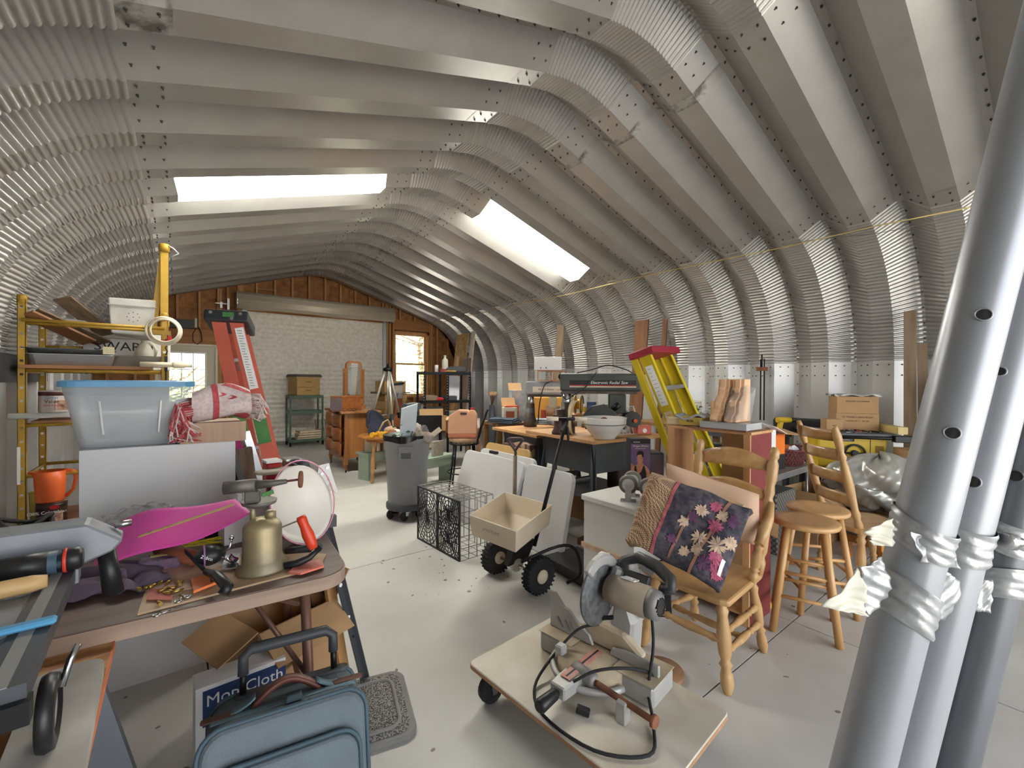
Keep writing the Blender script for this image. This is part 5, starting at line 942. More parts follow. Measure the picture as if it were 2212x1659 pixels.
# second stool/chair frame and cart with black shelf
t = T('metal_chair', 'worn black metal chair frame behind the waste bin', 'chair', (2.92, 5.80, 0), -.5); ob('seat', MB().bx(-.2, .2, -.2, .2, .42, .45), mat('chair_seat_grey', (120, 110, 100), .8), t); ob('back_panel', MB().bx(-.2, .2, .19, .22, .62, .88), blackm, t)
for x in (-.19, .19): ob('leg', MB().cyl((x, -.19, .43), (x, -.21, 0), .011, n=7), blackm, t); ob('leg', MB().cyl((x, .2, .88), (x, .23, 0), .011, n=7), blackm, t)
t = T('metal_shelf_unit', 'black slotted-angle shelf unit standing near the window', 'shelf', (4.03, 7.35, 0), -.12)
for x in (-.45, .0, .45):
    for y in (-.2, .2):
        ob('upright', MB().bx(x-.022, x+.022, y-.003, y+.003, 0, 1.58).bx(x-.003, x+.003, y-.022, y+.022, 0, 1.58), blackm, t)
        for z in [.9+.075*k for k in range(9)]: pass
for z in (1.55, 1.02, .62): ob('shelf_rail', MB().bx(-.47, .47, -.21, -.2, z-.03, z+.02).bx(-.47, .47, .2, .21, z-.03, z+.02).bx(-.47, -.46, -.2, .2, z-.03, z+.02).bx(.46, .47, -.2, .2, z-.03, z+.02), blackm, t); ob('shelf_panel', MB().bx(-.46, .46, -.2, .2, z, z+.01), dgrey, t)
mb = MB()
for x in (-.45, 0, .45):
    for k in range(18): mb.tube([(x-.012, -.2035, .7+.05*k), (x-.012, -.205, .7+.05*k)], .006, 6)
ob('slot_holes', mb, inkw, t, kind='stuff')
SR = Matrix.Translation((4.03, 7.35, 0)) @ Matrix.Rotation(-.12, 4, 'Z')
def onshelf(x, y, z): p = SR @ Vector((x, y, z)); return (p.x, p.y, p.z)
t = T('white_bottle', 'white plastic bottle on top of the black shelf', 'bottle', onshelf(.02, 0, 1.561)); ob('bottle_body', MB().lathe([(.055, 0), (.06, .01), (.06, .22), (.05, .25), (.022, .28), (.022, .30)], 18), jugm, t); ob('bottle_cap', MB().lathe([(.026, .30), (.026, .33), (0, .33)], 14), whitep, t)
t = T('electric_planer', 'black and yellow electric planer on top of the black shelf', 'planer', onshelf(.22, -.02, 1.561), -.1); ob('planer_body', MB().prism([(-.2, .02), (.2, .02), (.22, .09), (.1, .13), (-.12, .12), (-.2, .08)], -.05, .05, 'y'), dgrey, t, bev=.012); ob('sole', MB().bx(-.22, .22, -.05, .05, 0, .02), blackp, t); ob('yellow_stripe', MB().bx(-.2, 0, -.053, -.05, .02, .045), yel, t)
t = T('glue_tin', 'small white tin beside a red carton on the black shelf top', 'tin', onshelf(-.17, -.05, 1.561)); ob('tin', MB().lathe([(.035, 0), (.035, .14), (0, .14)], 14), whitep, t)
one('red_carton', 'little red and brown carton next to the white tin', 'box', MB().bx(-.06, .06, -.04, .04, 0, .07), mat('red_brown_box', (140, 60, 50), .6, var=.3, scale=12), onshelf(-.06, -.06, 1.561))
for i, (x, z, w_, h_, m, lb) in enumerate(((-.30, 1.03, .28, .10, plank, 'grey cloth bundle on the middle of the black shelf'), (-.12, 1.03, .16, .06, redp, 'red handled snips on the middle shelf'), (.10, 1.03, .26, .09, dgrey, 'dark power tool on the middle shelf'), (-.22, .64, .34, .28, mat('grey_bin', (118, 118, 112), .6), 'grey plastic bin on the lower black shelf'), (.2, .64, .3, .2, mat('teal_box', (104, 146, 132), .6, col2=(196, 150, 92), scale=9), 'green and brown printed boxes on the lower shelf'))):
    one('shelf_item', lb, 'item', MB().prism(rrect(w_, .2, .03), 0, h_), m, onshelf(x, -.02, z+.0005), -.12, 'things on the black shelf', bev=.015)
t = T('white_sheet', 'bright white sheet leaning in the black shelf bay', 'panel', onshelf(.25, .05, 1.031), -.12); ob('panel', MB().box((0, .05, .24), (.22, .02, .47), (-.1, .06, 0)), mat('bright_white', (236, 238, 244), .5, var=.02), t)
for i, (px, py, Y, s_, m, lb) in enumerate(((960, 905, 5.9, .20, cardb, 'tilted cardboard flap box left of the peach jug'), (940, 880, 6.3, .16, mat('kraft_paper', (204, 178, 140), .8), 'torn kraft paper bag between bin and jug'), (975, 900, 6.1, .10, mat('orange_bright', (232, 96, 44), .5), 'bright orange plastic piece by the jug'), (1005, 850, 6.6, .14, mat('yellow_green_box', (206, 200, 70), .6, col2=(60, 140, 110), scale=9), 'yellow and green printed carton behind the jug'), (1025, 850, 6.5, .12, redp, 'red plastic cup behind the jug'))):
    p = gy(px, py, Y); zt = .621
    if i == 4: one('red_cup', lb, 'cup', MB().lathe([(.045, 0), (.06, .13), (.064, .14), (.05, .135), (.04, .01), (0, .01)], 16), m, (3.95, 6.42, .621)); continue
    t = T('clutter_box', lb, 'box', (3.40+.17*i, 6.36-.03*i, .621+(.0 if i != 2 else .0)), .5*i); openbox(t, s_, s_*.7, s_*1.1, m, .005); ob('flap', MB().box((-s_*.6, 0, s_*1.05), (s_*.6, s_*.7, .004), (0, -.6, 0)), m, t)
# lumber leaning at the far right corner
osbp = mat('osb_plain', (196, 162, 108), .8, col2=(170, 132, 80), scale=10, detail=6)
for i, (px0, py0, px1, X1, X0_, w_, m, lb) in enumerate(((1000, 722, 998, 5.62, 5.25, .55, osbp, 'tall OSB offcut leaning in the far right corner'), (1023, 716, 1018, 5.66, 5.3, .16, mat('white_wood', (214, 200, 180), .6), 'pale painted plank leaning beside the OSB offcut'), (1008, 775, 1002, 5.5, 5.2, .34, plank, 'wide grey weathered plank in front of the OSB offcut'), (990, 770, 985, 5.5, 5.2, .10, wood('fresh_pine', (206, 164, 108), (184, 140, 84), .6, 'z'), 'narrow fresh pine stud leaning in the corner'))):
    a = gx(px0, py0, X1); b = Vector((X0_, a.y-.1, 0)); one('leaning_lumber', lb, 'lumber', MB().bar(b, a, w_, .025, (1, 0, .2)), m, group='lumber in the far corner')
t = T('dried_flowers', 'bunch of tan dried flowers in a jar by the far wall', 'flowers', (5.25, 7.5, .0)); ob('jar', MB().lathe([(.09, 0), (.1, .3), (.06, .9), (0, .9)], 14), dgrey, t); rb = random.Random(2)
for i in range(10): x, y = rb.uniform(-.12, .12), rb.uniform(-.12, .12); ob('stem', MB().tube([(0, 0, .85), (x*.5, y*.5, 1.0), (x, y, 1.12)], .006, 5), brownb, t); ob('bloom', MB().ell((x, y, 1.14), .05, 8, 6), mat('dried_bloom', (196, 160, 124), .9), t)
# ================================================================ CENTRE RIGHT: radial arm saws
benchw = wood('saw_table_board', (196, 152, 104), (176, 130, 84), .6, 'x', 3); olive = mat('saw_olive', (76, 80, 76), .45, .15); oldcast = mat('cast_iron', (92, 84, 80), .55, .6, var=.2, scale=12); sgrey = mat('saw_silver', (150, 154, 160), .45, .3); beige = mat('saw_beige', (206, 196, 176), .5)
def saw_bench(label, cx, cy, rz, w_, d_, zt):
    t = T('saw_bench', label, 'workbench', (cx, cy, 0), rz)
    ob('table_board', MB().bx(-w_/2, w_/2, -d_/2, d_/2, zt-.032, zt), benchw, t, bev=.004)
    for s_ in (-1, 1):
        ob('side_plate', MB().prism([(-w_*.38, zt-.04), (w_*.38, zt-.04), (w_*.34, zt-.32), (-w_*.34, zt-.32)], s_*d_*.36-.004, s_*d_*.36+.004, 'y'), dgrey, t); ob('end_plate', MB().prism([(-d_*.36, zt-.04), (d_*.36, zt-.04), (d_*.33, zt-.32), (-d_*.33, zt-.32)], s_*w_*.36-.004, s_*w_*.36+.004, 'x'), dgrey, t)
        for q in (-1, 1): ob('leg', MB().bar((s_*w_*.33, q*d_*.33, zt-.10), (s_*w_*.42, q*d_*.42, 0), .07, .012, (0, q, 0)).bar((s_*w_*.33, q*d_*.33, zt-.10), (s_*w_*.42, q*d_*.42, 0), .012, .07, (0, q, 0)), dgrey, t)
        ob('stretcher', MB().bx(-w_*.38, w_*.38, s_*d_*.385-.006, s_*d_*.385+.006, .30, .36), dgrey, t)
    return t
saw_bench('grey steel bench under the near radial arm saw', 3.28, 2.93, -.06, .94, .98, .90); saw_bench('grey steel bench under the far radial arm saw', 3.50, 3.98, -.10, .78, .98, .82)
def radial(label, base, ang, L, armm, stripe, words, guard, zt):
    t = T('radial_arm_saw', label, 'radial saw', (base[0], base[1], zt+.001), ang)
    ob('column_base', MB().lathe([(.085, 0), (.085, .08), (.065, .12), (.05, .30)], 18), oldcast, t); ob('column', MB().cyl((0, 0, .2), (0, 0, .43), .045, n=18), chrome, t)
    ob('arm', MB().bx(-.06, L, -.062, .062, .41, .58), armm, t, bev=.018, seg=2); ob('arm_underside', MB().bx(-.04, L-.04, -.045, .045, .385, .412), oldcast, t)
    for s_ in (-1, 1): ob('arm_stripe', MB().bx(.03, L-.05, s_*.0625-.001, s_*.0625+.001, .445, .515), stripe, t)
    ob('arm_end_cap', MB().bx(L, L+.09, -.055, .055, .42, .57), guard, t, bev=.01)
    for s_, sz, x, z, mm, sh_ in words: text(s_, sz, mm, t, (x, -.0642, z), (PI/2, 0, 0), shear=sh_)
    return t
COL2 = Vector((3.0, 3.02, 0)); t = radial('large olive radial arm saw with red-striped arm', (COL2.x, COL2.y), -.80, .70, olive, blackp, [('Electronic Radial Saw', .040, .40, .492, inkw, .25)], beige, .90)
ob('red_line', MB().bx(.03, .65, -.0650, -.0635, .462, .470), redp, t); ob('beige_line', MB().bx(.03, .65, -.0650, -.0635, .446, .460), beige, t)
ob('yoke', MB().bx(.40, .56, -.06, .06, .20, .385), olive, t, bev=.01); ob('motor', MB().tube([(.60, .05, .15), (.62, -.10, .15)], .075, 18), blackp, t)
ob('blade_guard', MB().prism([(.14, .13), (.17, .20), (.24, .27), (.36, .29), (.46, .22), (.50, .12), (.40, .10)], -.085, -.02, 'y'), olive, t, bev=.012, seg=2); ob('guard_stripe', MB().bx(.17, .44, -.0865, -.085, .115, .145), beige, t); text('2.5 HP', .03, inkr, t, (.22, -.0875, .13)); ob('saw_blade', MB().lathe([(.02, -.0012), (.095, -.0012), (.095, .0012), (.02, .0012)], 40, (.30, -.05, .125), 'y'), steel_l, t)
ob('dust_spout', MB().tube([(.44, -.05, .24), (.50, -.06, .29)], .03, 12), blackp, t); ob('crank_handle', MB().lathe([(.018, 0), (.018, .05), (0, .055)], 10, (.64, -.12, .14), 'y'), pit, t); ob('power_cord', MB().tube(spl([(.10, 0, .585), (.25, .02, .62), (.40, 0, .66), (.55, -.03, .62), (.62, -.03, .585)]), .006, 6), blackp, t); ob('cable_loop', MB().tube(spl([(-.05, -.07, .40), (.0, -.10, .33), (.08, -.08, .38), (.2, -.10, .47), (.28, -.07, .59)]), .006, 6), blackp, t)
t = radial('silver radial arm saw with a cream label on the far bench', (3.62, 4.30), -.72, .62, sgrey, mat('cream_label', (216, 208, 190), .5), [('Black & Decker', .032, .20, .48, ink, .2), ('DeWALT 7770', .026, .42, .48, inkr, .2)], sgrey, .82)
ob('motor_yoke', MB().bx(.24, .34, -.05, .05, .16, .385), beige, t, bev=.012); ob('motor', MB().tube([(.20, .0, .20), (.38, .0, .20)], .07, 16), mat('motor_tan', (176, 150, 120), .5), t); ob('blade_guard', MB().prism([(.28, .03), (.36, .0), (.50, .12), (.60, .20), (.56, .31), (.44, .27), (.30, .18)], -.10, -.04, 'y'), sgrey, t, bev=.012, seg=2); ob('guard_label', MB().bx(.38, .46, -.1015, -.10, .12, .17), inkw, t); ob('saw_blade', MB().lathe([(.02, -.0012), (.125, -.0012), (.125, .0012), (.02, .0012)], 40, (.44, -.07, .13), 'y'), steel_l, t); ob('column_sleeve', MB().lathe([(.06, .02), (.06, .24), (.05, .24)], 16), mat('sleeve_grey', (98, 102, 112), .5), t); ob('power_cord', MB().tube(spl([(.28, -.03, .585), (.18, -.09, .53), (.12, -.10, .3), (.10, -.11, .05)]), .007, 6), blackp, t)
ob('blue_patch', MB().bx(.55, .585, -.1025, -.10, .25, .30), mat('patch_blue', (44, 54, 110), .5), t)
# things on top of / around the saws
t = T('small_cabinet', 'small white two-door cabinet perched on the organiser box', 'cabinet', (3.78, 4.14, 1.545), -.72); ob('cabinet_body', MB().bx(-.18, .17, -.085, .10, 0, .17), melam, t, bev=.003)
for x0, x1 in ((-.178, -.06), (-.057, .168)): d_ = ob('door', MB().bx(x0, x1, -.094, -.086, .004, .166), melam, t); ob('knob', MB().ell((x0+.085 if x0 < -.1 else x0+.03, -.10, .03), .008), ink, d_)
t = T('wooden_organiser', 'open two-bay wooden organiser on the silver saw arm', 'organiser', (3.83, 4.13, 1.412), -.72)
for (x0, x1, y0, y1, z0, z1) in ((-.18, .18, -.1, .1, 0, .01), (-.18, .18, -.1, .1, .121, .131), (-.18, -.17, -.1, .1, .01, .121), (.17, .18, -.1, .1, .01, .121), (-.01, 0, -.1, .1, .01, .121)): ob('board', MB().bx(x0, x1, y0, y1, z0, z1), rt, t)
one('cotton_spool', 'pale spool inside the left bay of the organiser', 'spool', MB().lathe([(.025, 0), (.025, .006), (.015, .01), (.015, .04), (.025, .044), (.025, .05), (0, .05)], 14), whitep, (3.80, 4.10, 1.423)); one('tape_roll', 'dark tape roll inside the right bay of the organiser', 'tape', MB().lathe([(.022, -.012), (.04, -.012), (.04, .012), (.022, .012)], 18, (0, 0, .041), 'y'), blackp, (3.90, 4.02, 1.423), -.72)
denim = mat('folded_denim', (72, 82, 96), .9, var=.22, scale=14, bump=.2, bscale=150); denim2 = mat('grey_fleece', (130, 138, 146), .95, var=.1, scale=10)
for i, (px, py, z, w_, d_, m, lb) in enumerate(((1085, 917, .82, .42, .26, denim, 'folded dark denim clothes on the far saw bench'), (1163, 918, .82, .36, .26, denim2, 'folded grey-blue towel on the saw bench'))):
    p = g(px, py, z)
    for k in range(3): one('folded_cloth', lb+(', %s layer' % ('bottom', 'middle', 'top')[k]), 'cloth', MB().surf(crumple(lambda u, v: ((u-.5)*w_*(1-.08*k), (v-.5)*d_*(1-.06*k), .012-.010*(2*abs(v-.5))**4), .003, 40+i*5+k), 18, 12, .016), m, (p.x+.12, p.y+.12, z+.020+.021*k), -1.2+.06*k, 'folded clothes on the saw benches')
# white bowl, bleach box, wire rack, lamp globe, red box
bw = mat('stoneware_white', (226, 224, 220), .25, var=.02, coat=.3); p = g(1297, 938, .9)
t = T('mixing_bowl', 'big white stoneware mixing bowl with a grey line on the near saw bench', 'bowl', (2.985, 2.53, .901)); t.scale = (1.1, 1.1, 1.08); ob('bowl', MB().lathe([(.085, 0), (.09, .012), (.13, .06), (.165, .115), (.170, .125), (.172, .165), (.176, .175), (.166, .175), (.158, .12), (.12, .06), (.07, .018), (0, .016)], 40), bw, t); ob('grey_line', MB().lathe([(.1705, .118), (.1725, .122), (.1705, .126)], 40), greyp, t)
one('wood_ball', 'reddish wooden lump showing inside the mixing bowl', 'wood', MB().ell((0, 0, 0), (.035, .03, .025)), rust, (2.99, 2.54, 1.065))
p = g(1350, 935, .9); t = T('spray_carton', 'white carton with a red logo and bottle-shaped top', 'box', (p.x+.06, p.y+.04, .901), -.55); ob('carton_body', MB().bx(-.07, .07, -.045, .045, 0, .10), wbx, t); ob('carton_top', MB().prism([(-.03, .10), (.07, .10), (.07, .17), (.03, .19), (.0, .16)], -.045, .045, 'y'), wbx, t); ob('red_logo', MB().bx(.005, .04, -.0465, -.045, .10, .13), redp, t); ob('bar_code', MB().bx(-.045, -.01, -.0465, -.045, .03, .06), ink, t)
t = T('dish_rack', 'white wire dish rack leaning behind the bottle carton', 'rack', (3.42, 2.62, .901), -.5)
for i in range(9): ob('wire', MB().cyl((-.14+.035*i, 0, 0), (-.18+.035*i, .10, .26), .0035, n=5), whitep, t)
ob('rack_frame', MB().tube([(-.15, 0, .0), (.15, 0, .0), (.11, .10, .26), (-.19, .10, .26)], .005, 6, True), whitep, t)
one('glass_globe', 'smoky glass lamp globe behind the dish rack', 'globe', MB().lathe([(.06, 0), (.13, .05), (.16, .13), (.14, .21), (.07, .26), (.05, .27)], 28), mat('smoky_glass', (196, 188, 172), .12, trans=.55, ior=1.1, alpha=.8), (3.52, 2.88, .901))
p = g(1421, 945, .9); t = T('red_tool_box', 'small red metal box with a round white dial at the bench corner', 'box', (3.58, 2.56, .901), -.55); ob('box_body', MB().bx(-.07, .07, -.05, .05, 0, .08), red_l, t, bev=.004); ob('dial', MB().lathe([(.022, 0), (.022, .004), (.012, .006), (0, .006)], 16, (0, -.055, .035), 'y'), inkw, t)
t = T('iron_stand', 'rusty dark iron pedestal between the two saws', 'pedestal', (2.885, 3.00, .901)); ob('pedestal', MB().lathe([(.07, 0), (.07, .02), (.05, .06), (.045, .16), (.06, .17), (.06, .185), (.05, .19), (.05, .235), (0, .235)], 18), mat('old_iron_brown', (84, 66, 64), .5, .5, var=.2), t)
one('beige_sander_belt', 'curled beige canvas belt beside the mixing bowl', 'belt', MB().surf(lambda u, v: (.05*math.cos(1.5+u*2.6)-.02, (v-.5)*.12, .16+.16*math.sin(1.6+u*2.9)*.95), 14, 4, .012), mat('canvas_beige', (206, 186, 156), .8), (2.98, 2.86, .905), -.5)
t = T('cord_reel', 'yellow plastic cord reel behind the near saw', 'reel', (3.72, 3.55, 1.03), .6); ob('reel', MB().lathe([(.03, -.04), (.11, -.04), (.11, -.03), (.06, -.025), (.06, .025), (.11, .03), (.11, .04), (.03, .04)], 24, (0, 0, .11), 'y'), yel, t); ob('coiled_cord', MB().tube([(.07+.01*math.cos(9*a), -.05, .11+.05*math.sin(3*a)) if False else (.10*math.cos(a), -.05+.002*a, .11+.10*math.sin(a)) for a in [j*.4 for j in range(30)]], .006, 5), blackp, t)
one('reel_shelf', 'small plank shelf carrying the yellow cord reel', 'shelf', MB().bx(-.25, .25, -.14, .14, 0, .02).bx(-.22, -.19, -.12, .12, -.19, 0).bx(.19, .22, -.12, .12, -.19, 0), benchw, (3.72, 3.56, 1.01), -.1)
for i, (x, y, w_, h_, m, lb) in enumerate(((3.60, 4.75, .2, .45, mat('white_print_box', (222, 218, 210), .6, col2=(140, 170, 200), scale=7), 'tall white carton with blue print behind the silver saw'), (3.38, 4.62, .2, .24, mat('red_cracker_box', (206, 84, 46), .6, col2=(196, 158, 100), scale=6, lo=.45, hi=.5), 'red and tan food carton behind the far bench'), (4.1, 4.6, .5, .34, mat('amber_box', (226, 168, 70), .6), 'amber yellow case behind the silver saw'))):
    t = T('stacked_box', lb, 'box', (x+.35, y+.25, .821), -.4, 'boxes behind the far saw'); ob('box_body', MB().bx(-w_/2, w_/2, -.09, .09, 0, h_), m, t); ob('flap', MB().box((-w_*.1, .05, h_+.05), (w_, .004, .13), (-.5, 0, .0)), cardb, t)
t = T('storage_bench', 'rough bench carrying cartons behind the far saw', 'bench', (4.15, 4.95, 0), -.2); ob('bench_top', MB().bx(-.65, .65, -.3, .3, .78, .82), bench_w, t)
for x in (-.6, .6):
    for y in (-.25, .25): ob('leg', MB().bx(x-.03, x+.03, y-.03, y+.03, 0, .78), bench_w, t)
# under the benches
t = T('patterned_sack', 'sack printed with red and green shapes under the near bench', 'sack', (2.96, 3.72, .0), -1.3); ob('sack', MB().surf(crumple(lambda u, v: ((u-.5)*.34, -.05+.06*math.sin(u*PI), .72*v), .01, 51), 14, 14, .08), mat('printed_sack', (176, 150, 122), .8, col2=(96, 66, 60), kind='voro', scale=16, lo=.25, hi=.4), t)
t = T('book_carton', 'open carton of mixed junk under the near bench', 'carton', (3.45, 3.05, 0), .1); openbox(t, .4, .4, .3, cardb, .006)
one('tool_case', 'long dark case under the right of the near bench', 'case', MB().prism(rrect(.5, .25, .04), 0, .36), mat('case_black_red', (40, 40, 42), .5, col2=(84, 40, 44), scale=4), (3.55, 2.62, .36), -.5, bev=.01)
one('bench_shelf', 'steel shelf strip across the near bench legs', 'shelf', MB().bx(-.36, .36, -.34, .34, 0, .012), dgrey, (3.28, 2.93, .345), -.06)
one('floor_register', 'brown and black floor grille under the near bench', 'grille', MB().bx(-.2, .2, -.1, .1, 0, .05), mat('grille', (120, 84, 50), .6, col2=(40, 40, 40), kind='stripe', scale=14), (2.95, 2.55, .0), .2)
# massage appliance carton with printed photo of a man in a black vest
p = Vector((2.74, 1.98, .70)); t = T('massager_carton', 'tall dark carton printed with a man in a black vest', 'carton', (2.76, 1.99, .352), -.62)
ob('carton_body', MB().bx(-.075, .075, 0, .11, 0, .62), mat('dark_carton', (46, 44, 54), .5), t)
ob('front_print', MB().bx(-.072, .072, -.0012, 0, .30, .60), mat('print_violet', (108, 106, 142), .6, col2=(128, 88, 138), scale=9), t); ob('logo_strip', MB().bx(-.072, .072, -.0016, -.0012, .585, .61), mat('print_dark_green', (34, 48, 48), .6), t); text('SHOGUN', .012, inkw, t, (-.03, -.0022, .597)); text('Shogun Shiatsu', .0195, inkw, t, (.0, -.0022, .568)); text('professional massager', .009, inkw, t, (.0, -.0022, .55))
skin = mat('print_skin', (206, 150, 122), .7, var=.12, scale=30); pv = mat('print_vest', (36, 38, 44), .7)
pf = ob('printed_man', MB().prism([(-.072, .30), (.072, .30), (.072, .375), (.05, .41), (.022, .43), (.015, .45), (-.015, .45), (-.02, .43), (-.05, .42), (-.072, .44)], -.0018, -.0012, 'y').prism([(-.027+.0, .46), (-.02, .435), (-.008, .428), (.008, .44), (.018, .46), (.02, .495), (.012, .515), (-.015, .515), (-.026, .495)], -.0022, -.0016, 'y'), skin, t)
ob('printed_vest', MB().prism([(-.05, .30), (.045, .30), (.045, .36), (.03, .42), (.022, .42), (.006, .375), (-.012, .36), (-.026, .38), (-.034, .42), (-.044, .42), (-.05, .36)], -.0026, -.0020, 'y'), pv, pf); ob('printed_hair', MB().prism([(-.028, .49), (-.02, .50), (.008, .505), (.014, .48), (.021, .485), (.024, .515), (.012, .53), (-.015, .532), (-.028, .518)], -.0028, -.0022, 'y'), pv, pf)
for z in (.2, .27, .33, .38, .43, .5): ob('side_text', MB().bx(.0752, .0758, .02, .09, z, z+.022), mat('faded_print', (150, 148, 156), .7), t)
one('massager_shelf', 'low crate lifting the massager carton', 'crate', MB().bx(-.12, .12, -.02, .16, 0, .35), brownb, (2.76, 1.99, 0), -.62)
# ================================================================ folding tables leaning, wire crate, spreader, shovel
ftw = mat('table_white_hdpe', (214, 214, 216), .5, var=.02)
def ftable(label, y0, y1, xb, lean, h, m, th=.045, cat='folding table'):
    t = T('leaning_folding_table', label, cat, (xb, (y0+y1)/2, 0), PI/2, 'folded tables leaning on the bench', rot=(0, lean, 0))
    ob('table_top', MB().prism(rrect(y1-y0, h, .07, 6, 0, h/2), -th/2, th/2, 'x'), m, t, bev=.006, seg=2)
    ob('frame_tube', MB().tube([(th*.9, a, b) for a, b in rrect((y1-y0)*.8, h*.7, .05, 3, 0, h/2)], .012, 6, True), greyp, t)
    return t
ftable('white folding table leaning behind the wire crate', 3.02, 4.02, 2.27, .34, .70, ftw); a = ftable('white folding table with rounded corner leaning behind the spreader', 2.42, 3.0, 2.36, .22, .68, ftw); ftable('off-white folding table sandwiched in the middle', 3.02, 3.92, 2.46, .24, .70, ftw); ftable('tan round-cornered folding chair seat leaning behind the white tables', 3.25, 4.02, 2.60, .22, .74, mat('tan_laminate', (198, 164, 108), .5, var=.04), .03)
one('black_latch', 'black plastic carry latch on the rim of the white table', 'latch', MB().bx(-.02, .02, -.06, .06, 0, .03), blackp, (2.52, 3.56, .672), 0, bev=.006)
# wire crate
wire = mat('zinc_wire', (150, 148, 142), .45, .7); webm = mat('black_grille', (40, 41, 44), .55)
t = T('wire_crate', 'wire crate with two black spider-web grilles on the floor', 'crate', (1.74, 2.90, 0), .06)
CL, CW, CH = .66, .32, .47
mb = MB()
def wr(a, b): mb.cyl(a, b, .0035, n=5)
for k in range(6): z = CH*k/5; wr((0, 0, z), (CW, 0, z)); wr((CW, 0, z), (CW, CL, z)); wr((0, CL, z), (CW, CL, z))
for k in range(5): x = CW*k/4; wr((x, 0, 0), (x, 0, CH)); wr((x, CL, 0), (x, CL, CH)); wr((x, 0, CH), (x, CL, CH)); wr((x, 0, 0), (x, CL, 0))
for k in range(9): y = CL*k/8; wr((0, y, CH), (CW, y, CH)); wr((CW, y, 0), (CW, y, CH)); wr((0, y, 0), (CW, y, 0))
ob('wire_mesh', mb, wire, t, kind='stuff')
for y0 in (0, CL/2): 
    gq = ob('grille_frame', MB().bx(-.012, .0, y0, y0+.012, 0, CH).bx(-.012, 0, y0+CL/2-.012, y0+CL/2, 0, CH).bx(-.012, 0, y0, y0+CL/2, 0, .012).bx(-.012, 0, y0, y0+CL/2, CH-.012, CH), webm, t); mb = MB(); c_ = (CH*.5, ) if y0 else (CH*.72, CH*.28)
    for cz in ((CH*.5,) if y0 else (CH*.72, CH*.27)):
        cy = y0+CL/4; rm = (.155 if y0 else .15)
        for r in [rm*q/6 for q in range(1, 8)]:
            pts = [(-.006, cy+min(max(r*math.cos(a), -CL/4+.01), CL/4-.01), cz+min(max(r*1.35*math.sin(a), -cz+.01), CH-cz-.01)) for a in [2*PI*j/20 for j in range(20)]]; mb.tube(pts, .0045, 4, True)
        for j in range(20): a = 2*PI*j/20; mb.tube([(-.006, cy, cz), (-.006, cy+min(max(.2*math.cos(a), -CL/4+.01), CL/4-.01), cz+min(max(.26*math.sin(a), -cz+.01), CH-cz-.01))], .0038, 4)
    ob('web_pattern', mb, webm, gq, kind='stuff')
# broadcast spreader
crm = mat('cream_hopper', (222, 208, 186), .55, var=.03); H4 = [g(1013, 1112, .50), g(1115, 1148, .50), g(1193, 1090, .50), g(1090, 1062, .50)]; hc = sum(H4, Vector())/4
t = T('seed_spreader', 'cream plastic broadcast seed spreader with chunky black wheels', 'spreader', (hc.x, hc.y, 0))
H4 = [p-Vector((hc.x, hc.y, 0)) for p in H4]; B4 = [Vector((p.x*.30+.03, p.y*.30, .245)) for p in H4]; M4 = [Vector((p.x*.93, p.y*.93, .36)) for p in H4]
rows = [B4, M4, H4, [p*.965+Vector((0, 0, p.z*.035)) for p in H4], [Vector((p.x*.90, p.y*.90, .365)) for p in M4], [Vector((p.x*.8, p.y*.8, .262)) for p in B4]]
mb = MB(); mb.add(sum(rows, []), [(a*4+j, a*4+(j+1) % 4, (a+1)*4+(j+1) % 4, (a+1)*4+j) for a in range(5) for j in range(4)]+[(0, 1, 2, 3), (20, 21, 22, 23)]); ob('hopper', mb, crm, t, bev=.008, seg=2)
ob('agitator', MB().cyl((.0, 0, .25), (.0, 0, .33), .006).cyl((0, 0, .325), (.02, .01, .335), .008), rust, t); text('SPREADER', .035, mat('faded_lettering', (176, 164, 146), .7), t, ((H4[0].x+H4[1].x)/2+.005, (H4[0].y+H4[1].y)/2+.01, .44), (1.25, 0, -1.46))
wl, wr_ = g(1085, 1238, 0), g(1166, 1276, 0)
for p in (Vector((1.86, 2.58, 0)), Vector((1.90, 2.16, 0))):
    q = p-Vector((hc.x, hc.y, 0)); ob('tyre', MB().lathe([(.055, -.035), (.10, -.035), (.115, -.028), (.118, 0), (.115, .028), (.10, .035), (.055, .035)], 26, (q.x, q.y, .118), 'y'), rubber, t); mb = MB()
    for j in range(26):
        a = 2*PI*j/26; mb.box((q.x+.117*math.cos(a), q.y, .118+.117*math.sin(a)), (.014, .066, .012), (0, -a, 0))
    ob('tread_lugs', mb, rubber, t, kind='stuff'); ob('wheel_face', MB().lathe([(.07, -.036), (.10, -.03), (.07, .036), (0, .036)], 20, (q.x, q.y, .118), 'y'), blackp, t); ob('hub_cap', MB().lathe([(.045, 0), (.045, -.006), (0, -.010)], 20, (q.x, q.y-.035, .118), 'y'), crm, t)
ob('axle', MB().cyl((1.86-hc.x, 2.58-hc.y, .118), (1.90-hc.x, 2.16-hc.y, .118), .010), chrome, t); ob('gear_box', MB().lathe([(.04, -.02), (.055, -.015), (.055, .03), (.03, .04)], 14, (1.875-hc.x, 2.37-hc.y, .13), 'y'), whitep, t); ob('chassis', MB().prism([(-.09, .13), (.09, .15), (.16, .27), (.02, .25), (-.05, .24)], -.03, .03, 'y'), blackp, t, bev=.006).location = (1.88-hc.x, 2.38-hc.y, 0)
hb = Vector((2.06-hc.x, 2.22-hc.y, .30)); ob('stand_tube', MB().tube(spl([(1.78-hc.x, 2.2-hc.y, .22), (2.02-hc.x, 2.1-hc.y, .30), (2.14-hc.x, 2.06-hc.y, .26), (2.17-hc.x, 2.04-hc.y, .10), (2.10-hc.x, 2.10-hc.y, .03)], 4), .011, 8), blackm, t)
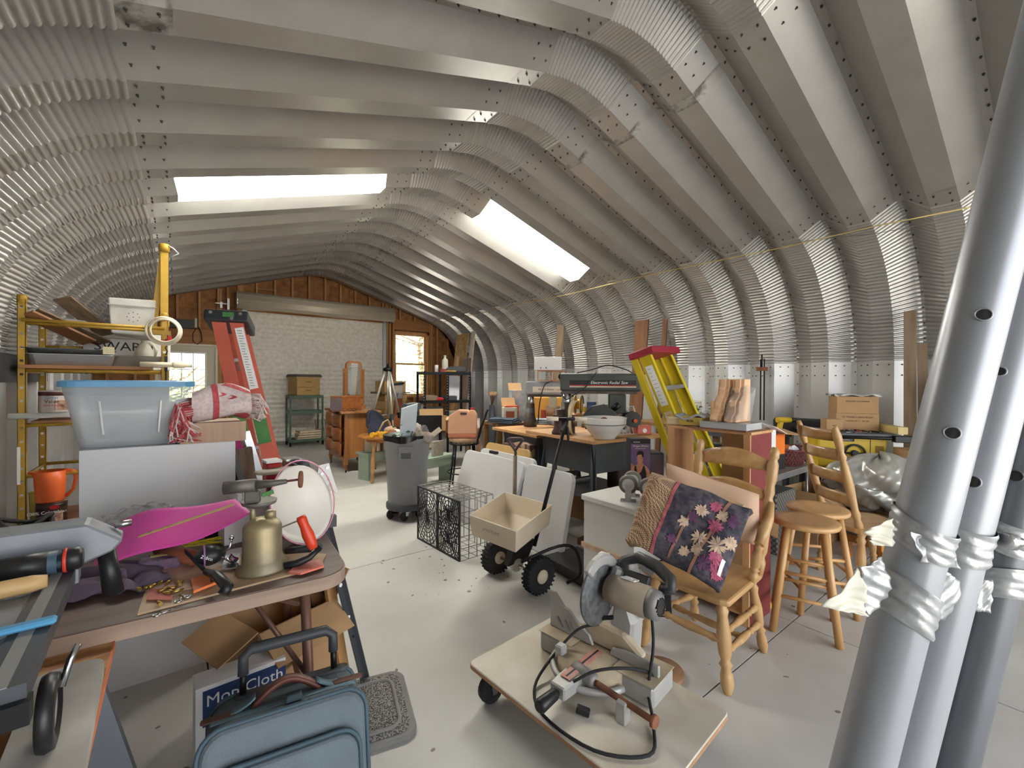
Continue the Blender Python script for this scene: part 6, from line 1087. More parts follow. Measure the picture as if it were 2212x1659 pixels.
th_ = gd(1224, 905, 3.2)-Vector((hc.x, hc.y, 0)); ob('handle_tube', MB().cyl((1.98-hc.x, 2.30-hc.y, .25), th_, .014), blackm, t); dv = Vector((math.cos(-.7), math.sin(-.7), 0)); ob('cross_bar', MB().cyl(th_-dv*.14, th_+dv*.14, .011), blackm, t)
for s_ in (-1, 1): ob('grip', MB().cyl(th_+dv*.06*s_, th_+dv*.15*s_, .016), crm, t)
ob('flow_lever', MB().bar(th_+Vector((-.01, 0, -.02)), th_+Vector((-.10, -.05, -.08)), .02, .02).bar(th_+Vector((-.01, -.02, -.06)), th_+Vector((-.01, -.03, -.16)), .016, .01), blackp, t)
# shovel
sp = gd(1112, 1062, fdep(2.13, 2.93)); st_ = gd(1113, 948, fdep(2.16, 2.95))
t = T('garden_spade', 'spade with a D-shaped brown handle standing behind the spreader', 'spade', (0, 0, 0)); bt = sp+(sp-st_)*1.6; bt.z = .02; ob('shaft', MB().cyl(bt+Vector((0, 0, .25)), st_-Vector((0, 0, .14)), .017), mat('grey_wood_shaft', (150, 132, 118), .7), t)
dvp = Vector((.79, -.61, 0)); ob('d_handle', MB().tube(spl([st_-Vector((0, 0, .15)), st_-Vector((0, 0, .10)), st_-dvp*.05-Vector((0, 0, .03)), st_-dvp*.055, st_+dvp*.055, st_+dvp*.05-Vector((0, 0, .03)), st_-Vector((0, 0, .10))], 3), .011, 8), mat('brown_purple_metal', (84, 66, 70), .4, .4), t); ob('blade', MB().surf(lambda u, v: bt+Vector(((u-.5)*.18*.79, -(u-.5)*.18*.61, .26*v))+Vector((-.02*math.cos((u-.5)*2), 0, 0)), 6, 5, .004), oldcast, t)
one('black_case', 'flat black plastic tool case lying on the floor beside the white cabinet', 'case', MB().prism(rrect(.36, .52, .03), 0, .075), mat('scuffed_black', (44, 45, 48), .5, var=.2), (2.37, 2.20, 0), -.05, bev=.01)
t = T('file_cabinet', 'short white cabinet with chipped edges, casters on its top', 'cabinet', (2.21, 1.70, 0), 0)
ob('carcass', MB().bx(-.17, .17, -.19, .19, 0, .655), mat('white_paint_worn', (220, 219, 217), .5, var=.03), t); ob('cabinet_top', MB().bx(-.185, .185, -.205, .205, .655, .69), MATS['white_paint_worn'], t, bev=.005); ob('trim_strip', MB().bx(-.185, -.17, -.20, .20, .36, .39), mat('worn_wood_trim', (206, 176, 152), .7, var=.2, scale=20), t); ob('lower_panel', MB().bx(-.175, -.17, -.18, .18, .02, .355), MATS['white_paint_worn'], t)
for i, (x, y, lb) in enumerate(((2.13, 1.62, 'left of the three grey casters on the white cabinet'), (2.16, 1.50, 'near right of the three casters on the white cabinet'), (2.25, 1.68, 'rear caster of the three on the white cabinet'))):
    t = T('trolley_roller', lb, 'caster', (x, y, .691), -.93, 'loose casters on the cabinet')
    ob('mount_plate', MB().bx(-.045, .045, -.035, .035, 0, .005), chrome, t)
    for s_ in (-1, 1): ob('fork', MB().bx(-.018, .018, s_*.024-.002, s_*.024+.002, .005, .10), mat('galv_fork', (190, 190, 188), .4, .5), t)
    ob('wheel', MB().lathe([(.02, -.018), (.05, -.020), (.055, -.012), (.055, .012), (.05, .020), (.02, .018)], 24, (0, 0, .10), 'y'), mat('caster_grey', (126, 122, 112), .6), t); ob('wheel_hub', MB().lathe([(.036, -.022), (.036, .022), (0, .024)], 20, (0, 0, .10), 'y'), mat('hub_white', (206, 206, 206), .4), t)
# ================================================================ RIGHT: oak chair with quilt, stools
TP = [(0, .020), (.05, .024), (.10, .017), (.14, .024), (.20, .018), (.42, .026), (.60, .022), (.66, .015), (.70, .024), (.74, .015), (.80, .022), (.90, .024), (.97, .016), (1, .013)]
def turned(name, p0, p1, par, k=1.0, m=oak): return ob(name, MB().turn(p0, p1, [(a, r*k) for a, r in TP], 12), m, par)
t = T('oak_chair', 'turned oak ladder-back chair loaded with a dark quilt and pillow', 'chair', (2.17, 1.165, 0), 0)
SZ = .425
ob('seat', MB().prism([(-.24, -.20), (-.22, -.235), (.20, -.20), (.225, -.17), (.225, .17), (.20, .20), (-.22, .235), (-.24, .20), (-.25, 0)], SZ-.032, SZ), oakx, t, bev=.012, seg=2)
for s_ in (-1, 1):
    turned('front_leg', (-.17, s_*.17, SZ-.02), (-.21, s_*.225, 0), t, 1.25); turned('back_leg', (.16, s_*.16, SZ-.02), (.245, s_*.19, 0), t, 1.1)
    turned('side_stretcher', (-.195, s_*.205, .17), (.215, s_*.18, .16), t, .75); turned('side_stretcher', (-.19, s_*.20, .26), (.20, s_*.175, .25), t, .7)
    ob('back_post', MB().turn((.19, s_*.185, SZ-.01), (.325, s_*.205, 1.06), [(0, .018), (.10, .024), (.14, .016), (.18, .024), (.34, .026), (.38, .017), (.42, .024), (.56, .027), (.60, .018), (.64, .025), (.70, .020), (.74, .027), (.86, .027), (.90, .018), (.92, .024), (.97, .024), (1, .012)], 12), oak, t)
    ob('arm_scroll', MB().tube([(.255, s_*.215, .78), (.20, s_*.225, .71), (.13, s_*.23, .66), (.08, s_*.23, .61)], [.016, .024, .028, .022], 10), oak, t); ob('arm_post', MB().turn((.10, s_*.225, .62), (.08, s_*.20, SZ-.01), TP, 10), oak, t)
turned('cross_stretcher', (-.20, -.21, .22), (-.20, .21, .22), t, .8); turned('front_stretcher', (.0, -.19, .165), (.0, .19, .165), t, .7)
for z, hgt in ((.955, .10), (.80, .085), (.64, .08)):
    x = .19+(z-SZ)*.213
    ob('back_slat', MB().surf(lambda u, v: (x+.01-.035*math.sin(u*PI)+.012*v, -.19+.38*u, z+(v-.5)*hgt*(.55+.45*math.sin(u*PI))+.035*math.sin(u*PI)), 18, 5, .014), oakx, t)
# pillow and quilt
peach = mat('peach_cotton', (206, 172, 146), .9, var=.06); 
def puff(P, th, n=16, wob=.008, seed=1):
    A_, B_, C_, D_ = P; nn = (B_-A_).cross(D_-A_).normalized()
    def f(u, v, s_):
        p = (A_*(1-u)+B_*u)*(1-v)+(D_*(1-u)+C_*u)*v; e = (1-(2*abs(u-.5))**4)*(1-(2*abs(v-.5))**4)
        return p+nn*s_*(th*e**.5+wob*math.sin(7*u+seed+4*v)*math.sin(9*v+seed))
    return MB().surf(lambda u, v: f(u, v, 1), n, n).surf(lambda u, v: f(u, v, -1), n, n)
one('pillow', 'large peach cotton pillow against the chair slats', 'pillow', puff([gd(1440, 1000, 2.46), gd(1640, 1068, 2.22), gd(1640, 1180, 2.2), gd(1440, 1120, 2.42)], .05, 18), peach)
navyq = mat('quilt_dark_floral', (56, 54, 66), .9, col2=(92, 86, 92), scale=26, detail=8, lo=.42, hi=.62, bump=.25, bscale=120)
QA, QB, QC, QD = gd(1408, 1022, 2.36), gd(1624, 1098, 2.06), gd(1556, 1280, 1.94), gd(1350, 1165, 2.18)
t = T('quilt', 'folded patchwork quilt with dark floral and tan plaid panels on the chair', 'quilt', (0, 0, 0))
nq = (QB-QA).cross(QD-QA).normalized(); QT = .07
if nq.y > 0: nq = -nq; QT = -.07
def qf(u, v, off=0):
    p = (QA*(1-u)+QB*u)*(1-v)+(QD*(1-u)+QC*u)*v; e = (1-(2*abs(u-.5))**6)*(1-(2*abs(v-.5))**4)
    return p+nq*(.05*e+.012*math.sin(5*v+3*u+1)+.009*math.sin(13*u+5*v)+.005*math.sin(21*v-9*u)+off)
ob('floral_panel', MB().surf(lambda u, v: qf(.30+.70*u, v), 34, 26, QT), navyq, t)
plaid = bpy.data.materials.new('tan_plaid'); plaid.use_nodes = True; nt_ = plaid.node_tree; Nn = nt_.nodes; bs = Nn['Principled BSDF']; bs.inputs['Roughness'].default_value = .9
tc_ = Nn.new('ShaderNodeTexCoord'); mpn = Nn.new('ShaderNodeMapping'); nt_.links.new(tc_.outputs['Object'], mpn.inputs[0]); mpn.inputs['Rotation'].default_value = (.4, .3, .9)
ck = Nn.new('ShaderNodeTexChecker'); ck.inputs['Scale'].default_value = 130; ck.inputs['Color1'].default_value = (*lin((196, 168, 128)), 1); ck.inputs['Color2'].default_value = (*lin((112, 78, 70)), 1); nt_.links.new(mpn.outputs[0], ck.inputs['Vector']); nt_.links.new(ck.outputs[0], bs.inputs['Base Color'])
ob('plaid_panel', MB().surf(lambda u, v: qf(.30*u, v), 14, 26, QT), plaid, t); ob('red_border', MB().surf(lambda u, v: qf(.285+.035*u, v, .003), 3, 24), mat('quilt_crimson', (156, 74, 84), .9, col2=(190, 110, 112), scale=30), t)
ob('tan_ribbon', MB().surf(lambda u, v: qf(.80+.03*u-.12*v, v, .0035), 3, 24), mat('ribbon_tan', (150, 108, 88), .8), t); ob('tan_ribbon', MB().surf(lambda u, v: qf(.52+.025*u-.06*v, .35+.6*v, .0035), 3, 18), MATS['ribbon_tan'], t)
fl1 = mat('floral_cream', (190, 164, 142), .9, var=.25, scale=40); fl2 = mat('floral_pink', (170, 84, 110), .9, var=.25, scale=40); fl3 = mat('floral_plum', (96, 62, 92), .9, var=.2, scale=30)
rq = random.Random(12)
for i, (u0, v0, r) in enumerate([(.62, .28, .10), (.78, .40, .13), (.90, .26, .10), (.68, .60, .12), (.86, .60, .14), (.80, .84, .12), (.60, .82, .09), (.92, .86, .11), (.50, .50, .09), (.95, .50, .10), (.72, .16, .09), (.45, .75, .08), (.70, .74, .10), (.88, .74, .11), (.56, .40, .08), (.80, .24, .09)]):
    mb = MB()
    for j in range(15):
        a = 2*PI*j/15+rq.uniform(-.2, .2); L = r*rq.uniform(.6, 1); P3 = []
        for (du, dv) in ((0, 0), (L*math.cos(a)*.6-.016*math.sin(a), L*math.sin(a)*.6+.016*math.cos(a)), (L*math.cos(a), L*math.sin(a)), (L*math.cos(a)*.6+.016*math.sin(a), L*math.sin(a)*.6-.016*math.cos(a))): P3.append(qf(min(.999, u0+du*.8), min(.999, max(0, v0+dv)), .0045))
        mb.add(P3, [(0, 1, 2, 3)])
    ob('flower_print', mb, (fl1, fl2, fl3)[i % 3 if i % 4 else 0], t, kind='stuff')
ob('inner_fold', MB().surf(lambda u, v: qf(.28+.62*u, -.14+.14*v, -.02-.03*(1-v)), 16, 6, QT*.3), mat('quilt_inner', (196, 160, 116), .9, col2=(84, 104, 84), scale=9, lo=.4, hi=.6), t); ob('white_tag', MB().surf(lambda u, v: qf(.93+.03*u, .70+.17*v, .005), 2, 4), inkw, t)
one('black_cloth', 'black cloth draped off the near corner of the chair seat', 'cloth', MB().surf(crumple(lambda u, v: (2.02+.12*u, 1.41-.05*u-.02*v, .42-.30*v), .006, 61), 12, 12, .012), mat('black_cloth_m', (34, 34, 37), .95))
# pine stools
def stool(label, cx, cy, rz):
    t = T('pine_stool', label, 'stool', (cx, cy, 0), rz, 'pine bar stools')
    ob('seat', MB().lathe([(.15, .585), (.165, .59), (.17, .602), (.165, .617), (.12, .615), (0, .611)], 40), pinex, t)
    L = []
    for a in (PI/4, 3*PI/4, 5*PI/4, 7*PI/4):
        p0 = Vector((.12*math.cos(a), .12*math.sin(a), .59)); p1 = Vector((.215*math.cos(a), .215*math.sin(a), 0)); L.append((p0, p1)); ob('leg', MB().tube([p0, p1], [.019, .020], 8), pine, t)
    for k, (i, j) in enumerate(((0, 1), (1, 2), (2, 3), (3, 0))):
        for z in ((.20, .33) if k % 2 else (.26, .14)): f = 1-z/.59; ob('rung', MB().cyl(L[i][0]+(L[i][1]-L[i][0])*f, L[j][0]+(L[j][1]-L[j][0])*f, .0105, n=8), pine, t)
    return t
st1 = stool('nearer of the two round pine stools', 2.86, .94, .35); st2 = dup(st1, (3.20, .985, 0), .7, 'farther pine stool, half behind the nearer one')
# ================================================================ tall crate with red side and what is on it
redb = mat('barn_red_paint', (118, 48, 46), .6, var=.08); cratew = wood('crate_wood', (206, 162, 116), (178, 130, 86), .65, 'z')
t = T('tall_crate', 'tall open-backed wooden crate with a barn red side behind the chair', 'crate', (2.72, 1.385, 0), 0)
ob('side_panel', MB().bx(-.13, .15, -.26, -.245, 0, 1.10), redb, t); ob('side_panel', MB().bx(-.13, .15, .245, .26, 0, 1.10), cratew, t); ob('top_board', MB().bx(-.135, .155, -.265, .265, 1.10, 1.115), cratew, t); ob('shelf', MB().bx(-.13, .15, -.245, .245, .70, .715), cratew, t); ob('shelf', MB().bx(-.13, .15, -.245, .245, .05, .065), cratew, t); ob('face_frame', MB().bx(-.142, -.13, -.262, -.225, 0, 1.10).bx(-.142, -.13, .225, .262, 0, 1.10), cratew, t); ob('broken_edge', MB().bx(-.145, -.12, -.24, .12, 1.114, 1.122), rust, t)
ob('tan_insert', MB().bx(.10, .12, -.24, .02, .75, 1.08), mat('tan_liner', (214, 188, 146), .7), t)
CZ = 1.1165
corb = mat('maple_corbel', (226, 186, 148), .5, var=.05, scale=4)
CP = [(0, 0), (.185, 0), (.19, .012), (.18, .035), (.155, .05), (.145, .07), (.145, .095), (.135, .12), (.112, .145), (.095, .16), (.09, .178), (.092, .195), (.08, .21), (.078, .26), (0, .26)]
for i, (dy, lb) in enumerate(((.045, 'left scrolled maple corbel standing on the clear organiser'), (-.045, 'right scrolled maple corbel wrapped in film on the organiser'))):
    t = T('wood_corbel', lb, 'corbel', (2.80, 1.30+dy, CZ+.046), PI, 'corbels on the crate'); ob('corbel', MB().prism(CP, -.036, .036, 'y'), corb, t, bev=.004); ob('corbel_face', MB().prism([(x+.012 if x > .01 else x, z) for x, z in CP], -.014, .014, 'y'), corb, t)
one('film_wrap', 'loose clear film wrapped around the right corbel', 'film', MB().surf(crumple(lambda u, v: (2.80-.21*(1-.62*v)*math.cos((u-.5)*2.2), 1.252-.09*math.sin((u-.5)*2.2)*1.0, CZ+.06+.20*v), .006, 71, 16), 20, 16), bagm)
t = T('parts_organiser', 'flat clear plastic parts organiser under the corbels', 'organiser', (2.68, 1.285, CZ+.006), 0); openbox(t, .20, .28, .036, mat('organiser_clear', (206, 208, 210), .2, alpha=.5), .004, name='organiser_wall'); ob('organiser_lid', MB().bx(-.102, .102, -.142, .142, .036, .039), MATS['organiser_clear'], t)
for k in range(3): ob('divider', MB().bx(-.098, .098, -.08+.07*k, -.078+.07*k, .004, .035), MATS['organiser_clear'], t)
towel = mat('grey_towel', (168, 170, 176), .95, bump=.3, bscale=200); t = T('sponge_tray', 'yellow sponge tray with a grey towel folded over it', 'tray', (2.66, 1.51, CZ+.006), .1); ob('tray', MB().prism([(-.05, 0), (.05, 0), (.058, .055), (-.058, .055)], -.075, .075, 'y'), mat('dull_yellow', (200, 176, 88), .6), t); ob('towel', MB().surf(lambda u, v: ((u-.5)*.13, (v-.5)*.19, .062+.016*math.sin(v*7)), 8, 16, .012), towel, t); text('BEER', .022, ink, t, (-.0555, 0, .03), (PI/2, 0, -PI/2))
one('cream_block', 'cream rectangular block beside the sponge tray on the crate', 'block', MB().bx(-.05, .05, -.06, .06, 0, .05), mat('cream_foam', (214, 196, 160), .7), (2.66, 1.62, CZ), .1, bev=.006)
# ================================================================ yellow step ladder
yl = mat('yellow_fibreglass', (206, 184, 40), .45, var=.06, scale=4); yred = mat('ladder_red_cap', (150, 38, 58), .45)
t = T('yellow_step_ladder', 'yellow fibreglass step ladder with a red top cap, leaning behind the crate', 'ladder', (0, 0, 0))
TN = gd(1392, 768, 3.35); TR = gd(1440, 768, 3.62); FN = g(1577, 1216, 0); sd = (TR-TN); FR = FN+sd*1.35; dl = (TN-FN).normalized(); wv = sd.normalized(); nl = dl.cross(wv).normalized()
if nl.y > 0: nl = -nl
for a, b in ((FN, TN), (FR, TR)):
    ob('side_rail', MB().bar(a, b, .006, .095, nl), yl, t)
    for e in (-.045, .045): ob('rail_flange', MB().bar(a+nl*e+wv*(.014 if a is FN else -.014), b+nl*e+wv*(.014 if a is FN else -.014), .034, .006, nl), yl, t)
    ob('rear_rail', MB().bar(a-nl*.14, b-nl*.09, .03, .05, nl), yl, t)
mb = MB()
c0 = TN-wv*.05+dl*.02; c1 = TR+wv*.05+dl*.02; ob('top_cap', MB().bar(c0, c1, .21, .055, dl), yred, t, bev=.01, seg=2)
for k in range(1, 6): q = k/6.1; a = TN+(FN-TN)*q; b = TR+(FR-TR)*q; ob('step', MB().bar(a, b, .09, .03, dl), alu, t); ob('step_brace', MB().bar(a+wv*.05-dl*.01, a+wv*.01-dl*.08, .02, .004, nl), alu, t)
lv = nl; fx = TN+nl*.0; 
def rlabel(f0, f1, m):
    q0 = TN+(FN-TN)*f0; q1 = TN+(FN-TN)*f1; off = -wv*.0045 if (wv.dot(EYEP-TN) < 0) else wv*.0045
    off = wv*(-.0045); L_ = ob('warning_label', MB().bar(q0+off, q1+off, .002, .06, nl), m, t); mb = MB()
    for i in range(10): q = q0+(q1-q0)*(.08+.84*i/9)+off*1.35; mb.bar(q-nl*.02, q+nl*random.uniform(.0, .02), .0015, .002, dl)
    ob('printed_lines', mb, ink, L_)
rlabel(.05, .24, inkw); rlabel(.27, .47, mat('label_orange', (226, 190, 90), .6, col2=(238, 236, 226), scale=26))
ob('spreader', MB().bar(TN+(FN-TN)*.55-wv*.008+nl*.01, TN+(FN-TN)*.72-wv*.008-nl*.02, .006, .02, nl).bar(TN+(FN-TN)*.55-wv*.008-nl*.02, TN+(FN-TN)*.82-wv*.008+nl*.02, .006, .018, nl), alu, t)
# ================================================================ far right: card table, basket, boxes, yellow table saw
t = T('card_table', 'grey card table with an aluminium rim behind the tall crate', 'table', (4.22, 1.80, 0), 0); ob('table_top', MB().prism(rrect(1.05, .66, .05), .625, .65), mat('grey_laminate', (140, 138, 134), .45, var=.05), t); ob('metal_rim', MB().prism(rrect(1.056, .666, .053), .60, .646), alu, t)
for x in (-.46, .46):
    for y in (-.27, .27): ob('leg', MB().cyl((x, y, .62), (x*1.03, y*1.04, 0), .012), alu, t)
bask = mat('wicker_red', (74, 34, 36), .6, col2=(110, 58, 54), kind='checker', scale=70, bump=.4, bscale=120)
t = T('wicker_basket', 'dark red woven oval basket on the card table', 'basket', (4.46, 1.62, .6505), -.2); ob('basket_wall', MB().lathe([(.14, 0), (.145, .01), (.175, .14), (.18, .15), (.168, .15), (.137, .012), (0, .012)], 30, sx=1.1, sy=.8), bask, t)
mb = MB()
for j in range(34):
    a = 2*PI*j/34
    for s_ in (-1, 1): mb.tube([((.147+.031*q)*1.1*math.cos(a+s_*q*.5), (.147+.031*q)*.8*math.sin(a+s_*q*.5), .01+.13*q) for q in (0, .33, .66, 1)], .0035, 4)
ob('weave', mb, mat('wicker_light', (98, 50, 48), .6), t, kind='stuff'); ob('basket_rim', MB().tube([(.18*1.1*math.cos(a), .18*.8*math.sin(a), .15+.012*math.cos(2*a)) for a in [2*PI*j/30 for j in range(30)]], .010, 7, True), MATS['wicker_red'], t)
one('leather_wallet', 'orange-brown leather case propped in the basket', 'case', MB().box((0, 0, .08), (.09, .03, .16), (.2, .1, 0)), mat('orange_leather', (170, 86, 44), .5), (4.37, 1.62, .68), -.2)
for i in range(3): one('paper_wad', 'crumpled white paper in the basket, %s' % ('left', 'middle', 'right')[i], 'paper', MB().surf(lambda u, v: (.05*math.cos(2*PI*u)*math.cos(PI*(v-.5))*(1+.2*math.sin(9*u+i)), .045*math.sin(2*PI*u)*math.cos(PI*(v-.5)), .04*math.sin(PI*(v-.5))*(1+.2*math.sin(14*u))), 12, 8), clothw, (4.46+.06*i, 1.60, .77), 0, 'paper in the basket')
t = T('orange_box', 'bright orange and black open carton on the card table', 'box', (4.12, 1.66, .6505), -.15); openbox(t, .22, .2, .30, mat('carton_orange', (236, 122, 40), .5), .005); ob('black_base', MB().bx(-.112, .112, -.1025, -.1, 0, .13), ink, t); ob('flap', MB().box((.06, -.12, .33), (.26, .16, .005), (.25, .1, 0)), cardb, t)
t = T('white_file_box', 'white carton with printed label behind the crate on the card table', 'box', (3.86, 1.62, .6505), -.1); ob('box_body', MB().bx(-.09, .09, -.1, .1, 0, .36), wbx, t); ob('printed_panel', MB().bx(-.08, .08, -.1012, -.1, .02, .16), mat('dark_print_panel', (70, 78, 84), .6, col2=(150, 156, 160), scale=30), t); ob('flap', MB().box((.10, -.08, .37), (.2, .12, .004), (.2, .35, 0)), wbx, t)
one('black_stereo', 'black round speaker on the card table by the crate', 'speaker', MB().lathe([(.10, 0), (.11, .02), (.11, .16), (.09, .2), (0, .2)], 22), blackp, (3.86, 1.95, .6505))
pat = mat('patterned_grey', (126, 122, 114), .8, col2=(74, 72, 70), kind='checker', scale=45); one('patterned_hamper', 'grey patterned hamper under the card table', 'hamper', MB().prism([(-.16, 0), (.16, 0), (.20, .50), (-.20, .50)], -.15, .15, 'y'), pat, (4.0, 1.60, .0), 0, bev=.01)
carton('wide open cardboard box under the card table edge', (4.58, 1.44, 0), -.1, .56, .30, .46, flaps=('f',)); 
t = carton('large open carton with a navy base lettered WAY behind the stools', (3.34, 1.55, 0), .35, .46, .32, .40, flaps=('l', 'f')); ob('navy_base', MB().bx(-.25, .25, -.1715, -.17, .02, .2), mat('navy_carton', (40, 48, 72), .6), t); text('Safeway', .09, mat('tan_print', (150, 132, 110), .7), t, (-.02, -.173, .11), shear=.3)
for i, (x, y, r, m, lb) in enumerate(((4.10, 2.25, .09, whitep, 'white tin with a red rim under the card table'), (4.3, 2.3, .13, blackp, 'black round canister under the card table'))):
    t = T('canister', lb, 'canister', (x+.25, y-.35, .47 if i == 0 else .0)); ob('canister_body', MB().lathe([(r, 0), (r, .12+.3*i), (r*.9, .14+.3*i), (0, .14+.3*i)], 20), m, t); ob('rim', MB().lathe([(r*1.03, .10+.3*i), (r*1.03, .125+.3*i)], 20), redp if i == 0 else greyp, t)
one('canister_stand', 'brown stand holding the red-rimmed tin under the table', 'stand', MB().bx(-.12, .12, -.12, .12, 0, .469), brownb, (4.35, 1.90, 0))
one('yellow_red_book', 'yellow and red folded binder leaning behind the stools', 'binder', MB().bar((2.98, 1.22, .0), (2.93, 1.25, .30), .02, .2, (.6, .8, 0)), mat('yellow_red', (206, 176, 60), .6, col2=(166, 40, 56), scale=7, lo=.48, hi=.52))
t = T('ladder_back_chair', 'second turned oak chair seen from the side behind the stools', 'chair', (3.84, .89, 0), -.657)
ob('seat', MB().prism(rrect(.42, .42, .08), .40, .43), oakx, t)
for s_ in (-1, 1):
    turned('leg', (-.16, s_*.16, .41), (-.19, s_*.2, 0), t, 1.1); turned('leg', (.16, s_*.16, .41), (.22, s_*.18, 0), t, 1.0); ob('back_post', MB().turn((-.17, s_*.16, .42), (-.36, s_*.18, 1.12), [(a, r*1.1) for a, r in TP], 12), oak, t)
for z in (.62, .77, .92, 1.05): x = -.17-(z-.42)*.27; ob('back_slat', MB().surf(lambda u, v: (x-.03*math.sin(u*PI), -.16+.32*u, z+(v-.5)*.075), 12, 3, .012), oakx, t)
# yellow table saw on a dark stand
ysaw = mat('saw_yellow', (214, 178, 44), .45, var=.05)
t = T('yellow_table_saw', 'yellow portable table saw covered with tools near the right wall', 'table saw', (5.62, 1.50, .5), -.95)
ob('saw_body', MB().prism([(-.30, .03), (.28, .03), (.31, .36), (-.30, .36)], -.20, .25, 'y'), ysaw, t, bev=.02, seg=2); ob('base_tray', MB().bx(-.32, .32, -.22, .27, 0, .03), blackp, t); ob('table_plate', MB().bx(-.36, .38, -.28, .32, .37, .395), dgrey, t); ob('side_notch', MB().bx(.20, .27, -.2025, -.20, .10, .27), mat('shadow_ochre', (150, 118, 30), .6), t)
ob('hand_wheel', MB().tube([(.02+.085*math.cos(a), -.225, .19+.085*math.sin(a)) for a in [2*PI*j/24 for j in range(24)]], .010, 7, True).tube([(.02-.08, -.225, .19), (.02+.08, -.225, .19)], .009, 6).tube([(.02, -.2, .19), (.02, -.24, .19)], .03, 12), blackp, t); ob('brand_plate', MB().bx(-.10, .02, -.2025, -.2005, .305, .335), ink, t); text('DeWALT', .022, inkw, t, (-.04, -.204, .32)); ob('black_seam', MB().bx(.155, .16, -.2025, -.20, .03, .36), ink, t)
ob('tilt_knob', MB().tube([(-.14, -.2, .18), (-.14, -.24, .18)], .035, 12), blackp, t); ob('front_rail', MB().tube([(-.36, -.30, .36), (.75, -.30, .36)], .016, 8), blackm, t); ob('rail_block', MB().bx(.30, .50, -.34, -.27, .325, .39), blackm, t, bev=.006); ob('rear_rail', MB().tube([(-.36, .34, .38), (1.05, .34, .38)], .014, 8), blackm, t); ob('fence_bar', MB().bx(.36, .44, -.26, .32, .40, .47), mat('fence_tan', (206, 186, 120), .5), t)
for k in range(6): ob('vent_slot', MB().bx(.292, .296+.02, -.10+.06*(k % 3), -.07+.06*(k % 3), .25+.04*(k//3), .27+.04*(k//3)), ink, t)
t = T('saw_stand', 'dark wooden stand under the yellow table saw', 'stand', (5.62, 1.50, 0), -.95); ob('stand_top', MB().bx(-.34, .34, -.24, .28, .46, .499), blackp, t)
for x in (-.3, .3):
    for y in (-.2, .24): ob('leg', MB().bx(x-.025, x+.025, y-.025, y+.025, 0, .46), blackp, t)
RS = Matrix.Translation((5.62, 1.50, .5)) @ Matrix.Rotation(-.95, 4, 'Z')
def onsaw(x, y, z=.396): p = RS @ Vector((x, y, z)); return (p.x, p.y, p.z)
t = T('luncheon_box', 'stacked brown carton with printed lettering and film on top', 'box', onsaw(.16, .20), -1.0); ob('lower_box', MB().bx(-.19, .19, -.13, .13, 0, .18), cardb, t); ob('upper_box', MB().bx(-.185, .185, -.13, .13, .182, .36), cardb, t); text('ST MORIS LUNCHEON', .027, inkb, t, (0, -.1312, .14)); text('4 BAGS OF 11  50 LBS', .022, inkb, t, (0, -.1312, .10)); text('PRODUCE OF CANADA', .02, inkb, t, (0, -.1312, .31)); ob('film_top', MB().surf(crumple(lambda u, v: ((u-.5)*.42, (v-.5)*.3, .375), .010, 81, 14), 18, 12, .004), mat('white_film', (226, 226, 224), .3, alpha=.85), t)
carton('small cardboard box with a pasted label on the yellow saw', onsaw(-.10, .02), -.8, .16, .12, .12, openb=False)
t = T('cordless_drill', 'yellow and black cordless drill lying on the saw bench', 'drill', onsaw(-.46, .30, .47), -.6); ob('drill_body', MB().tube([(-.10, 0, .0), (.06, 0, 0)], .032, 12), ysaw, t); ob('chuck', MB().tube([(.06, 0, 0), (.13, 0, 0), (.16, 0, 0)], [.028, .02, .012], 12), blackp, t); ob('grip', MB().bar((-.05, 0, -.01), (-.08, 0, -.13), .035, .045), ysaw, t)
t = T('side_bench', 'grey side bench piled with cords left of the yellow saw', 'bench', (5.28, 2.36, 0), -.2); ob('bench_top', MB().bx(-.40, .40, -.3, .3, .78, .82), dgrey, t)
for x in (-.36, .36):
    for y in (-.26, .26): ob('leg', MB().bx(x-.025, x+.025, y-.025, y+.025, 0, .78), dgrey, t)
rb = random.Random(33)
for i in range(7):
    r = rb.uniform(.07, .15); x, y = 5.1+rb.uniform(0, .35), 2.2+rb.uniform(0, .3); one('cord_coil', 'brown extension cord coil heaped on the side bench', 'cord', MB().tube([(r*math.cos(a), r*.8*math.sin(a), .012+.012*math.sin(3*a)) for a in [2*PI*j/18 for j in range(18)]], .010, 6, True), mat('cord_brown', (96, 82, 74), .7), (x, y, .821+.022*(i % 3)), 0, 'cord coils on the side bench')
one('long_black_case', 'long black moulded tool case along the wall', 'case', MB().prism(rrect(.70, .22, .04), 0, .15), mat('moulded_black', (42, 44, 48), .5), (5.86, 1.90, .83), -1.35, bev=.02)
one('case_shelf', 'narrow shelf board carrying the long black case', 'shelf', MB().bx(-.10, .10, -.45, .45, 0, .03).bx(-.03, .03, -.43, -.40, -.80, 0).bx(-.03, .03, .40, .43, -.80, 0), bench_w, (5.90, 1.92, .80), -.1)
for i in range(9):
    a = rb.uniform(-1, 1); x, y = rb.uniform(-.05, .34), rb.uniform(-.24, .0); one('hand_tool', 'small hand tool scattered on the yellow saw table, %s in the row' % 'first second third fourth fifth sixth seventh eighth ninth'.split()[i], 'tool', MB().bar((-.07, 0, .008), (.07, 0, .008), .014, .012).bar((.04, -.02, .008), (.07, .02, .01), .02, .01), (blackm, oldcast, redp, greyp)[i % 4], onsaw(x, y, .3965), a, 'hand tools on the saw table')
